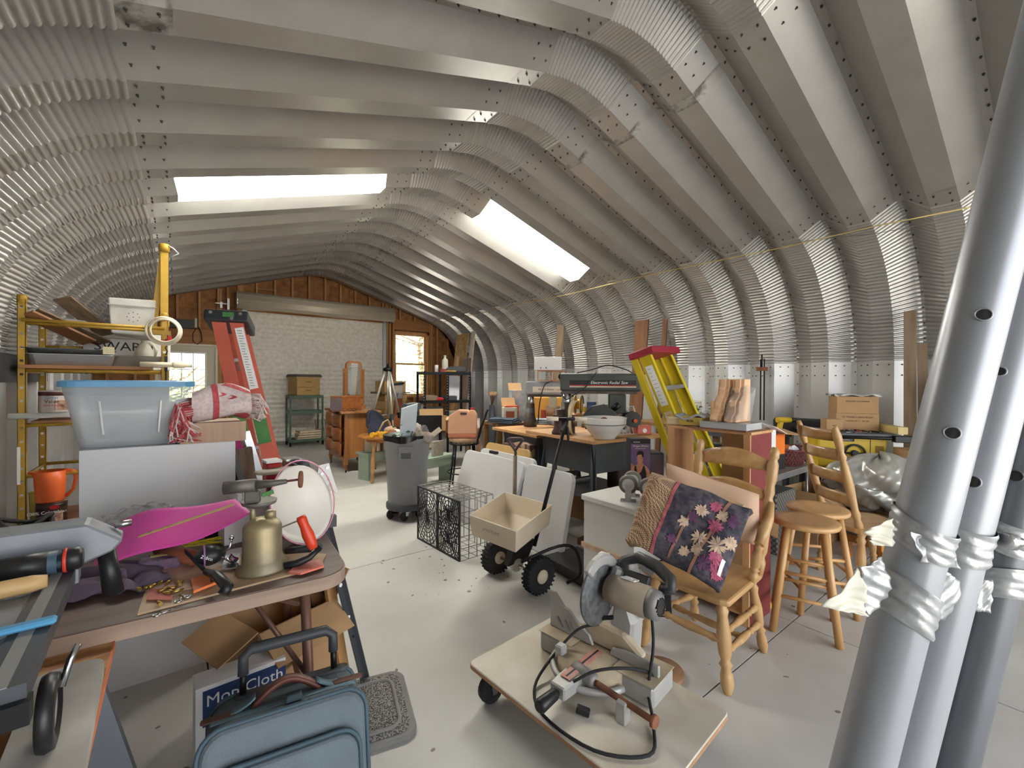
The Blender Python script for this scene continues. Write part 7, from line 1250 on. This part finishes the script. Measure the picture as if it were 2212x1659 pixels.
# things on the far bench by the wall: vent grille, plants, cartons
t = T('louvre_vent', 'cream louvred vent cover standing by the wall', 'vent', (5.50, 3.18, .86), -.75, rot=(-.12, 0, -.75)); ob('frame', MB().bx(-.17, -.155, -.01, .01, 0, .30).bx(.155, .17, -.01, .01, 0, .30).bx(-.155, .155, -.01, .01, 0, .018).bx(-.155, .155, -.01, .01, .282, .30).bx(-.006, .006, -.012, .01, .018, .282), mat('cream_vent', (226, 220, 204), .5), t)
for k in range(12): ob('slat', MB().box((0, 0, .03+.0215*k), (.31, .018, .003), (.6, 0, 0)), MATS['cream_vent'], t)
t = T('plank_bench', 'long plank bench along the right wall behind the yellow ladder', 'bench', (5.45, 3.05, 0), -.05); ob('bench_top', MB().bx(-.45, .45, -.55, .75, .82, .86), bench_w, t)
for x in (-.4, .4):
    for y in (-.5, .7): ob('leg', MB().bx(x-.03, x+.03, y-.03, y+.03, 0, .82), bench_w, t)
plg = mat('plant_green', (64, 100, 58), .6, var=.25)
for i, (x, y, lb) in enumerate(((5.18, 2.92, 'leafy green artificial plant left of the corbels'), (5.30, 2.72, 'leafy green artificial plant right of the corbels'))):
    t = T('artificial_plant', lb, 'plant', (x, y, .861)); ob('pot', MB().lathe([(.05, 0), (.065, .09), (0, .09)], 14), rust, t)
    for j in range(26):
        a = j*2.4; e = .02+.11*((j*7) % 10)/10; z = .10+.012*((j*5) % 11); x2, y2 = e*math.cos(a), e*math.sin(a); ob('leaf', MB().add([(x2*.6, y2*.6, z), (x2+.02*math.sin(a), y2-.02*math.cos(a), z+.03), (x2*1.5, y2*1.5, z+.015), (x2-.02*math.sin(a), y2+.02*math.cos(a), z+.03)], [(0, 1, 2, 3)]), plg, t)
carton('tilted open carton with a glass jar on the wall bench', (5.20, 2.38+.2, .861), -.9, .24, .2, .24, flaps=('b',)); one('bag_bottle', 'bagged bottle leaning on the wall bench carton', 'bottle', MB().turn((0, 0, 0), (-.05, .02, .24), [(0, .03), (.3, .045), (.7, .04), (1, .02)], 12), mat('brown_bag_film', (176, 158, 140), .4), (5.02, 2.44, .862))
t = T('cable_tie_bundle', 'grey and black fan of cable ties on the wall bench end', 'bundle', (5.0, 2.80, .862), -.8)
for j in range(14): ob('strand', MB().tube([(0, 0, .10), (.10, -.05+.008*j, .13-.004*j), (.26, -.10+.016*j, .03)], .005, 4), greyp if j % 2 else blackp, t)
one('amber_bottle', 'amber glass bottle neck-down in the small carton', 'bottle', MB().turn((0, 0, 0), (.03, 0, .20), [(0, .022), (.5, .026), (.7, .018), (1, .012)], 12), mat('amber_glass', (140, 80, 40), .2, trans=.4), (4.93, 2.50, .862))
# boards leaning on the right wall
for i, (px, py, X1, xb, w_, m, lb) in enumerate(((1388, 692, 5.95, 5.6, .22, brownb, 'wide dark brown board leaning on the right wall'), (1437, 690, 6.0, 5.7, .07, brownb, 'narrow brown stud leaning right of the wide board'), (1212, 703, 5.82, 5.5, .16, plank, 'weathered grey plank leaning on the right wall behind the saws'), (1966, 672, 6.1, 5.85, .10, plank, 'tall weathered stud leaning at the near end of the right wall'), (1992, 742, 6.12, 5.95, .08, plank, 'shorter stud leaning beside the tall one'))):
    a = gx(px, py, X1); b = Vector((xb, a.y-.06, 0)); one('stud_lumber', lb, 'lumber', MB().bar(b, a, w_, .035, (1, .15, .2)), m, group='lumber on the right wall')
t = T('bar_clamp', 'pair of long bar clamps hanging on the right wall', 'clamp', (6.20, 2.55, 0)); ob('bar', MB().bx(-.006, .006, -.03, -.015, .9, 1.72), blackm, t); ob('bar', MB().bx(-.006, .006, .015, .03, .9, 1.72), blackm, t); ob('clamp_head', MB().bx(-.05, .01, -.06, .06, 1.56, 1.61), rust, t); ob('clamp_screw', MB().cyl((-.02, 0, 1.60), (-.02, 0, 1.78), .010, n=8), blackm, t)
# silver tarp bean bag on a box, plaid ottoman
silv = mat('silver_tarp', (186, 186, 180), .33, .5, var=.10, scale=5, bump=.08, bscale=18)
c_ = Vector((4.97, 1.06, .03))
def bag(u, v):
    a = 2*PI*u; b = PI*(v-.5); k = 1+.05*math.sin(7*a+3*math.sin(2*b))-.05*abs(math.sin(5.5*a+4*b+1))-.035*abs(math.sin(11*a-7*b))+.02*math.sin(31*u*2+19*v); z = .50-.02*abs(math.sin(8*a+9*v))-.03*abs(math.sin(3*a+7*v+1))*(b > 0)+.22*math.sin(b)*(1+.10*math.sin(5*a+1))-.05*(math.cos(a-.6) if b > 0 else 0)*math.sin(b)
    return (.40*k*math.cos(a)*math.cos(b)**.6, .43*k*math.sin(a)*math.cos(b)**.6, z+.015*math.sin(9*a+11*v))
one('silver_tarp_bag', 'crinkled silver tarp bundle heaped on a brown carton', 'tarp', MB().surf(bag, 130, 64), silv, c_)
carton('flat brown carton under the silver tarp bundle', (5.02, 1.12, 0), -.9, .66, .56, .26, openb=False)
t = T('plaid_ottoman', 'low grey plaid footstool in front of the silver bundle', 'footstool', (4.50, .90, 0), -.35); ob('cushion', MB().prism(rrect(.62, .30, .04), .20, .27), mat('grey_plaid', (120, 124, 132), .9, col2=(86, 90, 100), kind='checker', scale=26), t, bev=.02, seg=2); ob('frame', MB().bx(-.30, .30, -.14, .14, .14, .20), rt, t)
for x in (-.27, .27):
    for y in (-.12, .12): ob('leg', MB().bx(x-.02, x+.02, y-.02, y+.02, 0, .14), rt, t)
t = T('spindle_rail', 'dark turned spindle rail lying on the floor behind the stools', 'spindle', (3.92, .72, 0), .15); ob('spindle', MB().turn((-.24, 0, .03), (.24, 0, .03), [(j/24, .022+.010*math.sin(j*2.6)) for j in range(25)], 10), brownb, t)
carton('box lettered LAP with a striped roll by the near wall', (5.55, .86, .52), -.9, .34, .28, .26, openb=False, mark=[('LAP', .1, .13, inkb)]); one('box_stand', 'dark round drum under the lettered box', 'drum', MB().lathe([(.17, 0), (.18, .5), (.15, .519), (0, .519)], 20), oldcast, (5.55, .86, 0))
one('newel_finial', 'pale turned wooden newel knob beside the silver bundle', 'newel', MB().lathe([(.035, 0), (.03, .42), (.05, .45), (.055, .5), (.05, .55), (.02, .57), (0, .57)], 16), corb, (4.46, .70, 0))
t = T('lamp_shade', 'cream lamp shade standing by the near end of the right wall', 'lamp', (5.85, .62, .78)); ob('shade', MB().lathe([(.16, 0), (.10, .68), (.097, .68), (.157, 0)], 24), mat('cream_shade', (226, 210, 172), .8, translucent=.3), t); ob('base', MB().lathe([(.12, -.78), (.10, -.74), (.03, -.5), (.03, 0), (0, .1)], 16), brownb, t)
# yellow rope along the eave
mb = MB(); rp = [gx(px, py, 5.36) for px, py in ((2112, 446), (1890, 490), (1690, 536), (1560, 562), (1385, 598), (1230, 636), (1130, 656))]+[Vector((5.36, 10.3, 2.90))]
rp = [Vector((p.x-.02, p.y, p.z)) for p in rp]; one('yellow_rope', 'thin yellow rope strung along the eave of the right wall', 'rope', MB().tube(rp, .006, 6), mat('rope_yellow', (206, 186, 120), .8), group=None)
one('grey_wire', 'thin dark wire hanging below the yellow rope', 'wire', MB().tube([gx(px, py, 5.36) for px, py in ((2100, 465), (1890, 505), (1740, 520), (1560, 575))], .003, 5), greyp)
# ================================================================ FRONT: mitre saw on a furniture dolly
dollyw = mat('dolly_white_board', (220, 214, 202), .55, col2=(200, 190, 172), scale=4, detail=6)
DZ = .155
t = T('furniture_dolly', 'white board dolly on black casters carrying the mitre saw', 'dolly', (1.34, 1.21, 0), .09)
ob('deck', MB().prism(rrect(.56, .90, .03), DZ-.022, DZ), dollyw, t, bev=.003); ob('raw_edge', MB().prism(rrect(.562, .902, .031), DZ-.020, DZ-.005), wood('raw_ply_edge', (190, 148, 112), (160, 118, 86), .7, 'y'), t)
for x in (-.22, .22):
    for y in (-.36, .36):
        c_ = ob('caster', MB().prism([(x-.03, DZ-.022), (x+.03, DZ-.022), (x+.012, .045), (x-.012, .045)], y-.03, y-.027, 'y').prism([(x-.03, DZ-.022), (x+.03, DZ-.022), (x+.012, .045), (x-.012, .045)], y+.027, y+.03, 'y'), chrome, t); ob('caster_wheel', MB().lathe([(.015, -.022), (.058, -.02), (.062, 0), (.058, .02), (.015, .022)], 20, (x, y, .062), 'y'), rubber, c_)
castal = mat('cast_aluminium', (178, 177, 174), .5, .35, var=.05, scale=8); sawd = mat('sawdust_coat', (196, 182, 158), .8, col2=(178, 160, 134), scale=12, detail=6); mgrey = mat('mitre_grey', (126, 124, 122), .5, .2, var=.1, scale=9)
t = T('mitre_saw', 'dusty grey compound mitre saw with its head raised on the dolly', 'mitre saw', (1.40, 1.24, DZ), -1.42)
# local frame: x to the saw's right, -y to the operator
ob('base_left', MB().bx(-.28, -.10, -.02, .16, .0, .085), castal, t, bev=.01); ob('base_right', MB().bx(.10, .28, -.02, .16, .0, .085), castal, t, bev=.01); ob('left_deck', MB().bx(-.282, -.10, -.022, .162, .0855, .088), sawd, t); ob('right_deck', MB().bx(.10, .282, -.022, .162, .0855, .088), sawd, t)
ob('turntable', MB().lathe([(.14, .02), (.15, .03), (.15, .084), (0, .085)], 36), sawd, t); ob('turntable_arm', MB().prism([(-.045, -.10), (.045, -.10), (.035, -.25), (-.035, -.25)], .03, .082), castal, t, bev=.006); ob('kerf_plate', MB().bx(-.022, .022, -.20, .04, .0856, .0875), mat('kerf_red', (196, 128, 120), .7, col2=(206, 170, 156), scale=14), t); ob('kerf_slot', MB().bx(-.004, .004, -.19, .04, .0876, .0882), ink, t)
ob('lock_knob', MB().turn((0, -.25, .055), (0, -.36, .055), [(0, .014), (.15, .022), (.5, .024), (.9, .026), (1, .018)], 14), blackp, t); ob('front_lip', MB().tube([(.17*math.cos(a), .17*math.sin(a), .045) for a in [PI+.25+j*(PI-.5)/16 for j in range(17)]], .014, 8), castal, t)
ob('fence_left', MB().prism([(-.27, .088), (-.03, .088), (-.05, .13), (-.10, .15), (-.16, .20), (-.19, .205), (-.24, .255), (-.27, .26)], .045, .06, 'y'), castal, t, bev=.004); ob('fence_right', MB().prism([(.27, .088), (.05, .088), (.06, .12), (.12, .135), (.27, .135)], .045, .06, 'y'), castal, t, bev=.004)
for x in (-.15, -.19, -.12): ob('fence_slot', MB().bar((x, .044, .11), (x-.03, .044, .15), .002, .008, (0, 1, 0)), mgrey, t)
ob('clamp_boss', MB().bx(-.13, -.09, -.10, -.06, 0, .12), castal, t, bev=.006); ob('clamp_screw', MB().turn((.09, -.12, .07), (.34, -.15, .075), [(0, .012), (.5, .012), (.52, .011), (1, .011), (1, .022), (1.05, .022)], 12), rust, t); ob('clamp_knob', MB().turn((.09, -.12, .07), (-.02, -.105, .068), [(0, .018), (.1, .03), (.7, .030), (1, .032), (1, 0)], 16), mgrey, t); ob('clamp_post', MB().bx(.20, .24, -.16, -.12, 0, .08), castal, t, bev=.004)
ob('pivot_post', MB().prism([(.02, .06), (.12, .06), (.13, .22), (.10, .30), (.04, .30), (.02, .2)], .10, .20, 'y'), castal, t, bev=.012); ob('pivot_bolt', MB().cyl((.0, .17, .25), (.16, .17, .25), .02), oldcast, t); ob('bevel_guard', MB().prism([(-.10, .085), (.16, .085), (.19, .12), (.10, .18), (-.06, .19), (-.12, .13)], .07, .12, 'y'), sawd, t, bev=.01)
# tilted head
HM = Matrix.Translation((.075, .15, .235)) @ Matrix.Rotation(math.radians(-36), 4, 'X')
def hob(name, mb, m, **k): o = ob(name, mb, m, t, **k); o.matrix_local = HM; return o
hob('blade_guard', MB().prism([(-.158*math.cos(a)-.17, .158*math.sin(a)+.02) for a in [.2+j*(PI-.2)/14 for j in range(15)]]+[(-.112*math.cos(a)-.17, .112*math.sin(a)+.02) for a in [.2+(14-j)*(PI-.2)/14 for j in range(15)]], -.075, -.045, 'x'), castal, bev=.006)
hob('saw_disc', MB().lathe([(.02, -.006), (.135, -.006), (.138, 0), (.135, .006), (.02, .006)], 44, (-.062, -.17, .02), 'x'), mat('abrasive_disc', (84, 84, 86), .6, .2, col2=(112, 112, 114), scale=40))
hob('guard_arm', MB().bar((-.08, -.20, .17), (-.075, -.04, .0), .03, .045, (1, 0, 0)), castal); hob('dust_port', MB().tube([(-.06, -.05, .17), (-.06, .02, .20), (-.06, .08, .18)], [.035, .038, .032], 14), mgrey)
hob('motor_housing', MB().tube([(-.03, -.16, .05), (.02, -.16, .05), (.15, -.16, .05), (.17, -.16, .05)], [.055, .062, .062, .05], 20), mat('motor_tan_grey', (166, 152, 134), .55, var=.1, scale=9)); hob('motor_end', MB().tube([(.15, -.16, .05), (.19, -.16, .05), (.20, -.16, .05)], [.060, .055, .03], 20), mgrey)
mb = MB()
for j in range(7): mb.box((.196, -.16+.012*(j-3), .05), (.012, .005, .07-.004*abs(j-3)**2))
hob('vent_slots', mb, ink, kind='stuff'); hob('name_plate', MB().box((.06, -.185, .108), (.06, .045, .004), (.40, 0, 0)), inkw)
o = text('PORTER', .018, ink, t, (0, 0, 0)); o.matrix_local = HM @ Matrix.Translation((.06, -.181, .1115)) @ Matrix.Rotation(.40, 4, 'X'); o = text('CABLE', .018, ink, t, (0, 0, 0)); o.matrix_local = HM @ Matrix.Translation((.06, -.199, .104)) @ Matrix.Rotation(.40, 4, 'X')
hob('d_handle', MB().tube([(-.03, -.12, .12), (-.02, -.12, .185), (.04, -.125, .215), (.13, -.13, .20), (.20, -.14, .165), (.215, -.145, .125), (.18, -.145, .115)], [.02, .022, .025, .026, .026, .024, .018], 14), mat('handle_black', (52, 52, 54), .45, var=.1, scale=12)); hob('handle_web', MB().box((.05, -.13, .125), (.14, .03, .05)), MATS['handle_black'], bev=.006); hob('trigger', MB().bar((.06, -.128, .18), (.12, -.13, .165), .014, .02), mgrey); hob('gear_case', MB().box((-.02, -.12, .08), (.05, .12, .13)), mgrey, bev=.015)
ob('hold_down', MB().bar((-.05, .02, .21), (.06, .06, .245), .016, .012), blackm, t)
ob('power_cord', MB().tube(spl([(.20, .12, .32), (.24, .06, .20), (.25, .0, .06), (.32, -.10, .012), (.36, -.22, .010), (.22, -.33, .010), (.0, -.33, .010), (-.12, -.24, .012), (-.14, -.10, .06), (-.08, .0, .16), (.0, .04, .20)]), .006, 7), rubber, t); ob('cord_loop', MB().tube(spl([(.04, -.20, .09), (.10, -.14, .13), (.18, -.06, .14), (.24, .04, .10), (.27, .10, .02)]), .006, 7), rubber, t); ob('plug', MB().box((.10, -.22, .02), (.05, .026, .026), (0, .2, .5)), blackp, t, bev=.004)
one('wood_disc', 'round brown wooden disc on the floor behind the dolly', 'disc', MB().lathe([(.10, 0), (.105, .006), (.105, .02), (.10, .026), (0, .026)], 26), wood('disc_wood', (156, 120, 92), (132, 98, 72), .6, 'x'), (1.84, 1.20, 0))
# ================================================================ NEAR RIGHT: taped steel pipes
pipe_l = mat('painted_pipe', (168, 171, 178), .35, .3, var=.03, scale=3); pipe_d = mat('dark_pipe', (112, 114, 120), .38, .55, var=.08, scale=6); hole = mat('hole_dark', (46, 44, 42), .8)
def pipe(label, c0, c1, d, m, holes, r=.034):
    a = gd(*c0, d); b = gd(*c1, d); ax = (a-b).normalized(); lo = b+ax*((0-b.z)/ax.z); hi = a+ax*.62
    t = T('steel_pipe', label, 'pipe', lo, 0, 'taped steel pipes at the near right')
    ob('tube_wall', MB().tube([Vector(), hi-lo], r, 40, cap=False).tube([Vector(), hi-lo], r-.003, 40, cap=False), m, t)
    for (px, py, rr) in holes:
        v = ray(px, py).normalized(); w0 = lo-EYEP; # point on the pipe nearest the line of sight
        cr = v.cross(ax); n1 = ax.cross(cr); s_ = w0.dot(n1)/v.dot(n1); q = EYEP+v*s_; k = (q-lo).dot(ax); c_ = lo+ax*k; n_ = (q-c_); dist = n_.length
        out = (EYEP-c_); out -= ax*out.dot(ax); out.normalize(); side_ = ax.cross(out); lat = n_.dot(side_); lat = max(-r*.8, min(r*.8, lat)); nrm = (out*math.sqrt(max(1e-6, r*r-lat*lat))+side_*lat).normalized(); p = c_+nrm*r-lo; e1 = ax; e2 = ax.cross(nrm)
        mb = MB(); n = 20; V = [p-nrm*.0005]; 
        P3 = []
        for j in range(n):
            a_ = 2*PI*j/n; w = rr*math.sin(a_); ang = w/r; nn_ = (nrm*math.cos(ang)+e2*math.sin(ang)); P3.append((c_-lo)+ax*(rr*math.cos(a_))+nn_*(r+.0006))
        cen = (c_-lo)+nrm*(r+.0004); mb.add([cen]+P3, [(0, 1+j, 1+(j+1) % n) for j in range(n)]); ob('drilled_hole', mb, hole, t)
        ob('hole_lip', MB().tube(P3, .0012, 5, True), m, t)
    return t, lo, ax
P1, lo1, ax1 = pipe('front light grey drilled steel pipe, leftmost of the taped bundle', (2105, 700), (1885, 1566), .62, pipe_l, [(2120, 694, .0085), (2055, 940, .0085)], .034)
P2, lo2, ax2 = pipe('middle light grey drilled steel pipe in the taped bundle', (2190, 700), (1969, 1566), .665, pipe_l, [(2157, 812, .007), (2100, 1042, .009)], .034)
P3_, lo3, ax3 = pipe('dark grey steel pipe at the right of the taped bundle', (2283, 700), (2070, 1566), .70, pipe_d, [(2192, 1030, .009)], .033)
tape = mat('silver_duct_tape', (176, 178, 180), .35, .55, var=.04, scale=12, bump=.15, bscale=60); tapeb = mat('tape_back_cream', (216, 212, 198), .6)
def band(label, lo, ax, z0, z1, r, seed, m=tape):
    rs = random.Random(seed); u1 = ax.orthogonal().normalized(); u2 = ax.cross(u1); ph = rs.uniform(0, 6)
    def f(u, v):
        z = z0+(z1-z0)*v+.010*math.sin(2*PI*u+ph)+.004*math.sin(9*u+ph); k = (z-lo.z)/ax.z; a = 2*PI*u; rr = r+.002+.0016*abs(math.sin(14*u+5*v+ph))+.001*math.sin(23*v+9*u)
        return lo+ax*k+(u1*math.cos(a)+u2*math.sin(a))*rr
    return one('duct_tape_wrap', label, 'tape', MB().surf(f, 60, 12), m, group='duct tape on the pipes')
band('upper silver tape wrap around the front pipe', lo1, ax1, 1.165, 1.205, .0345, 1); band('lower silver tape wrap around the front pipe', lo1, ax1, 1.06, 1.115, .0345, 2); band('upper silver tape wrap around the middle pipe', lo2, ax2, 1.14, 1.19, .0345, 3); band('upper silver tape wrap around the dark pipe', lo3, ax3, 1.14, 1.185, .0335, 4); band('lower silver tape wrap around the dark pipe', lo3, ax3, 1.06, 1.105, .0335, 5)
def tflap(label, pts, seed, m=tape, d0=.60):
    Q = [gd(px, py, d) for px, py, d in pts]; A_, B_, C_, D_ = Q; nn = (B_-A_).cross(D_-A_).normalized()
    def f(u, v):
        p = (A_*(1-u)+B_*u)*(1-v)+(D_*(1-u)+C_*u)*v; return p+nn*(.004*math.sin(6*u+seed)*math.sin(5*v+seed)+.003*abs(math.sin(11*u+7*v+seed)))
    return one('loose_tape', label, 'tape', MB().surf(f, 22, 16, .0006), m, group='duct tape on the pipes')
tflap('long tape flap hanging out to the left over the stool', [(1915, 1205, .59), (1925, 1290, .59), (1875, 1330, .575), (1860, 1225, .57)], 1); tflap('creamy-backed tape end curling at the far left', [(1862, 1226, .57), (1878, 1330, .575), (1862, 1330, .56), (1778, 1312, .55)], 2, tapeb)
tflap('small torn tape tab sticking out by the upper wrap', [(1930, 1120, .60), (1935, 1180, .60), (1895, 1180, .59), (1868, 1150, .585)], 3, tapeb); tflap('crumpled tape over the joint of the front and middle pipes', [(1975, 1150, .585), (2050, 1175, .60), (2075, 1230, .61), (1990, 1215, .585)], 4)
tflap('tape strip running down between the two light pipes', [(2000, 1220, .59), (2040, 1240, .60), (1985, 1400, .61), (1945, 1390, .60)], 5); tflap('bright crumpled tape tail beside the middle pipe', [(2040, 1230, .60), (2080, 1260, .62), (2050, 1345, .62), (2000, 1340, .605)], 6); tflap('torn tape hanging between middle and dark pipes', [(2110, 1250, .64), (2150, 1255, .65), (2140, 1325, .65), (2105, 1320, .64)], 7)
bp = gd(2165, 1168, .645); t = T('pipe_bolt', 'bright hex bolt through the pipe bundle', 'bolt', bp); bv = (ray(2212, 1168)-ray(2110, 1160)).normalized(); ob('hex_head', MB().tube([Vector(), bv*.016], .013, 6), chrome, t); ob('bolt_shank', MB().tube([bv*.016, bv*.028], .007, 10), chrome, t)
# ================================================================ more clutter seen around the benches
rk = random.Random(77)
for i, (x, y, z, w_, d_, h_, c_, lb) in enumerate(((3.10, 6.10, .621, .16, .12, .12, (96, 80, 66), 'squat brown carton beside the handwritten box'), (3.55, 6.15, .621, .18, .14, .10, (196, 176, 146), 'low cream carton in front of the peach jug'), (3.78, 6.20, .621, .12, .12, .20, (62, 96, 130), 'blue upright carton near the peach jug'), (3.92, 6.10, .621, .16, .10, .16, (210, 204, 196), 'white carton at the end of the low bench'), (3.70, 4.85, .821, .20, .14, .22, (214, 208, 196), 'white food carton left of the silver saw'), (3.95, 5.05, .821, .20, .16, .30, (188, 150, 100), 'tan carton standing behind the silver saw'), (4.35, 4.80, .821, .16, .14, .16, (150, 60, 46), 'dark red carton at the right of the rough bench'), (4.55, 4.95, .821, .16, .16, .26, (206, 196, 176), 'cream carton at the far right of the rough bench'))):
    t = T('mixed_carton', lb, 'box', (x, y, z), rk.uniform(-.6, .3), 'cartons on the rough benches'); ob('carton_body', MB().bx(-w_/2, w_/2, -d_/2, d_/2, 0, h_), mat('carton_col_%d' % i, c_, .7, var=.12, scale=9), t, bev=.002); ob('label_patch', MB().bx(-w_*.3, w_*.3, -d_/2-.001, -d_/2, h_*.3, h_*.75), inkw if i % 2 else mat('label_rust', (170, 90, 60), .7), t)
for i, (x, y, m, lb) in enumerate(((3.42, 3.42, oldcast, 'rusty hand plane behind the near saw column'), (3.60, 3.30, rust, 'rusty pipe wrench behind the near saw'), (3.50, 3.20, blackp, 'black drill charger behind the near saw'))):
    t = T('bench_tool', lb, 'tool', (x, y, .901 if y < 3.41 else .823), .4*i, 'tools behind the near saw'); ob('tool_body', MB().prism([(-.10, 0), (.10, 0), (.09, .05), (.02, .06), (-.03, .09), (-.07, .06), (-.10, .04)], -.03, .03, 'y'), m, t, bev=.006); ob('tool_handle', MB().tube([(-.06, 0, .06), (-.07, 0, .10), (-.03, 0, .12)], .014, 8), brownb, t)
t = T('wall_shelf_unit', 'low shelf of paint tins along the right wall behind the benches', 'shelf', (5.6, 5.6, 0), 0); t.name = 'paint_shelf'
ob('shelf_board', MB().bx(-.25, .25, -1.2, 1.2, .76, .80), bench_w, t)
for y in (-1.15, 0, 1.15): ob('support', MB().bx(-.22, .22, y-.02, y+.02, 0, .76), bench_w, t)
pc = [(206, 204, 196), (160, 44, 40), (60, 84, 120), (196, 170, 60), (90, 96, 92), (214, 150, 70), (120, 66, 50), (200, 200, 204)]
for i in range(10):
    t = T('paint_tin', 'paint tin with a %s label on the low shelf along the right wall' % ('white red blue yellow grey orange brown silver cream black'.split()[i]), 'tin', (5.55+.1*(i % 2), 4.55+.22*i, .801), 0, 'paint tins on the right wall shelf'); h = .16+.05*(i % 3); ob('tin', MB().lathe([(.075, 0), (.078, .005), (.078, h-.01), (.082, h-.005), (.082, h), (0, h)], 16), mat('tin_col_%d' % i, (pc+[(222, 214, 190), (44, 44, 46)])[i], .5, .2), t); ob('bail', MB().tube([(.08*math.cos(a), -.02, h*.7+.07*math.sin(a)) for a in [PI*j/8 for j in range(9)]], .003, 5), chrome, t)
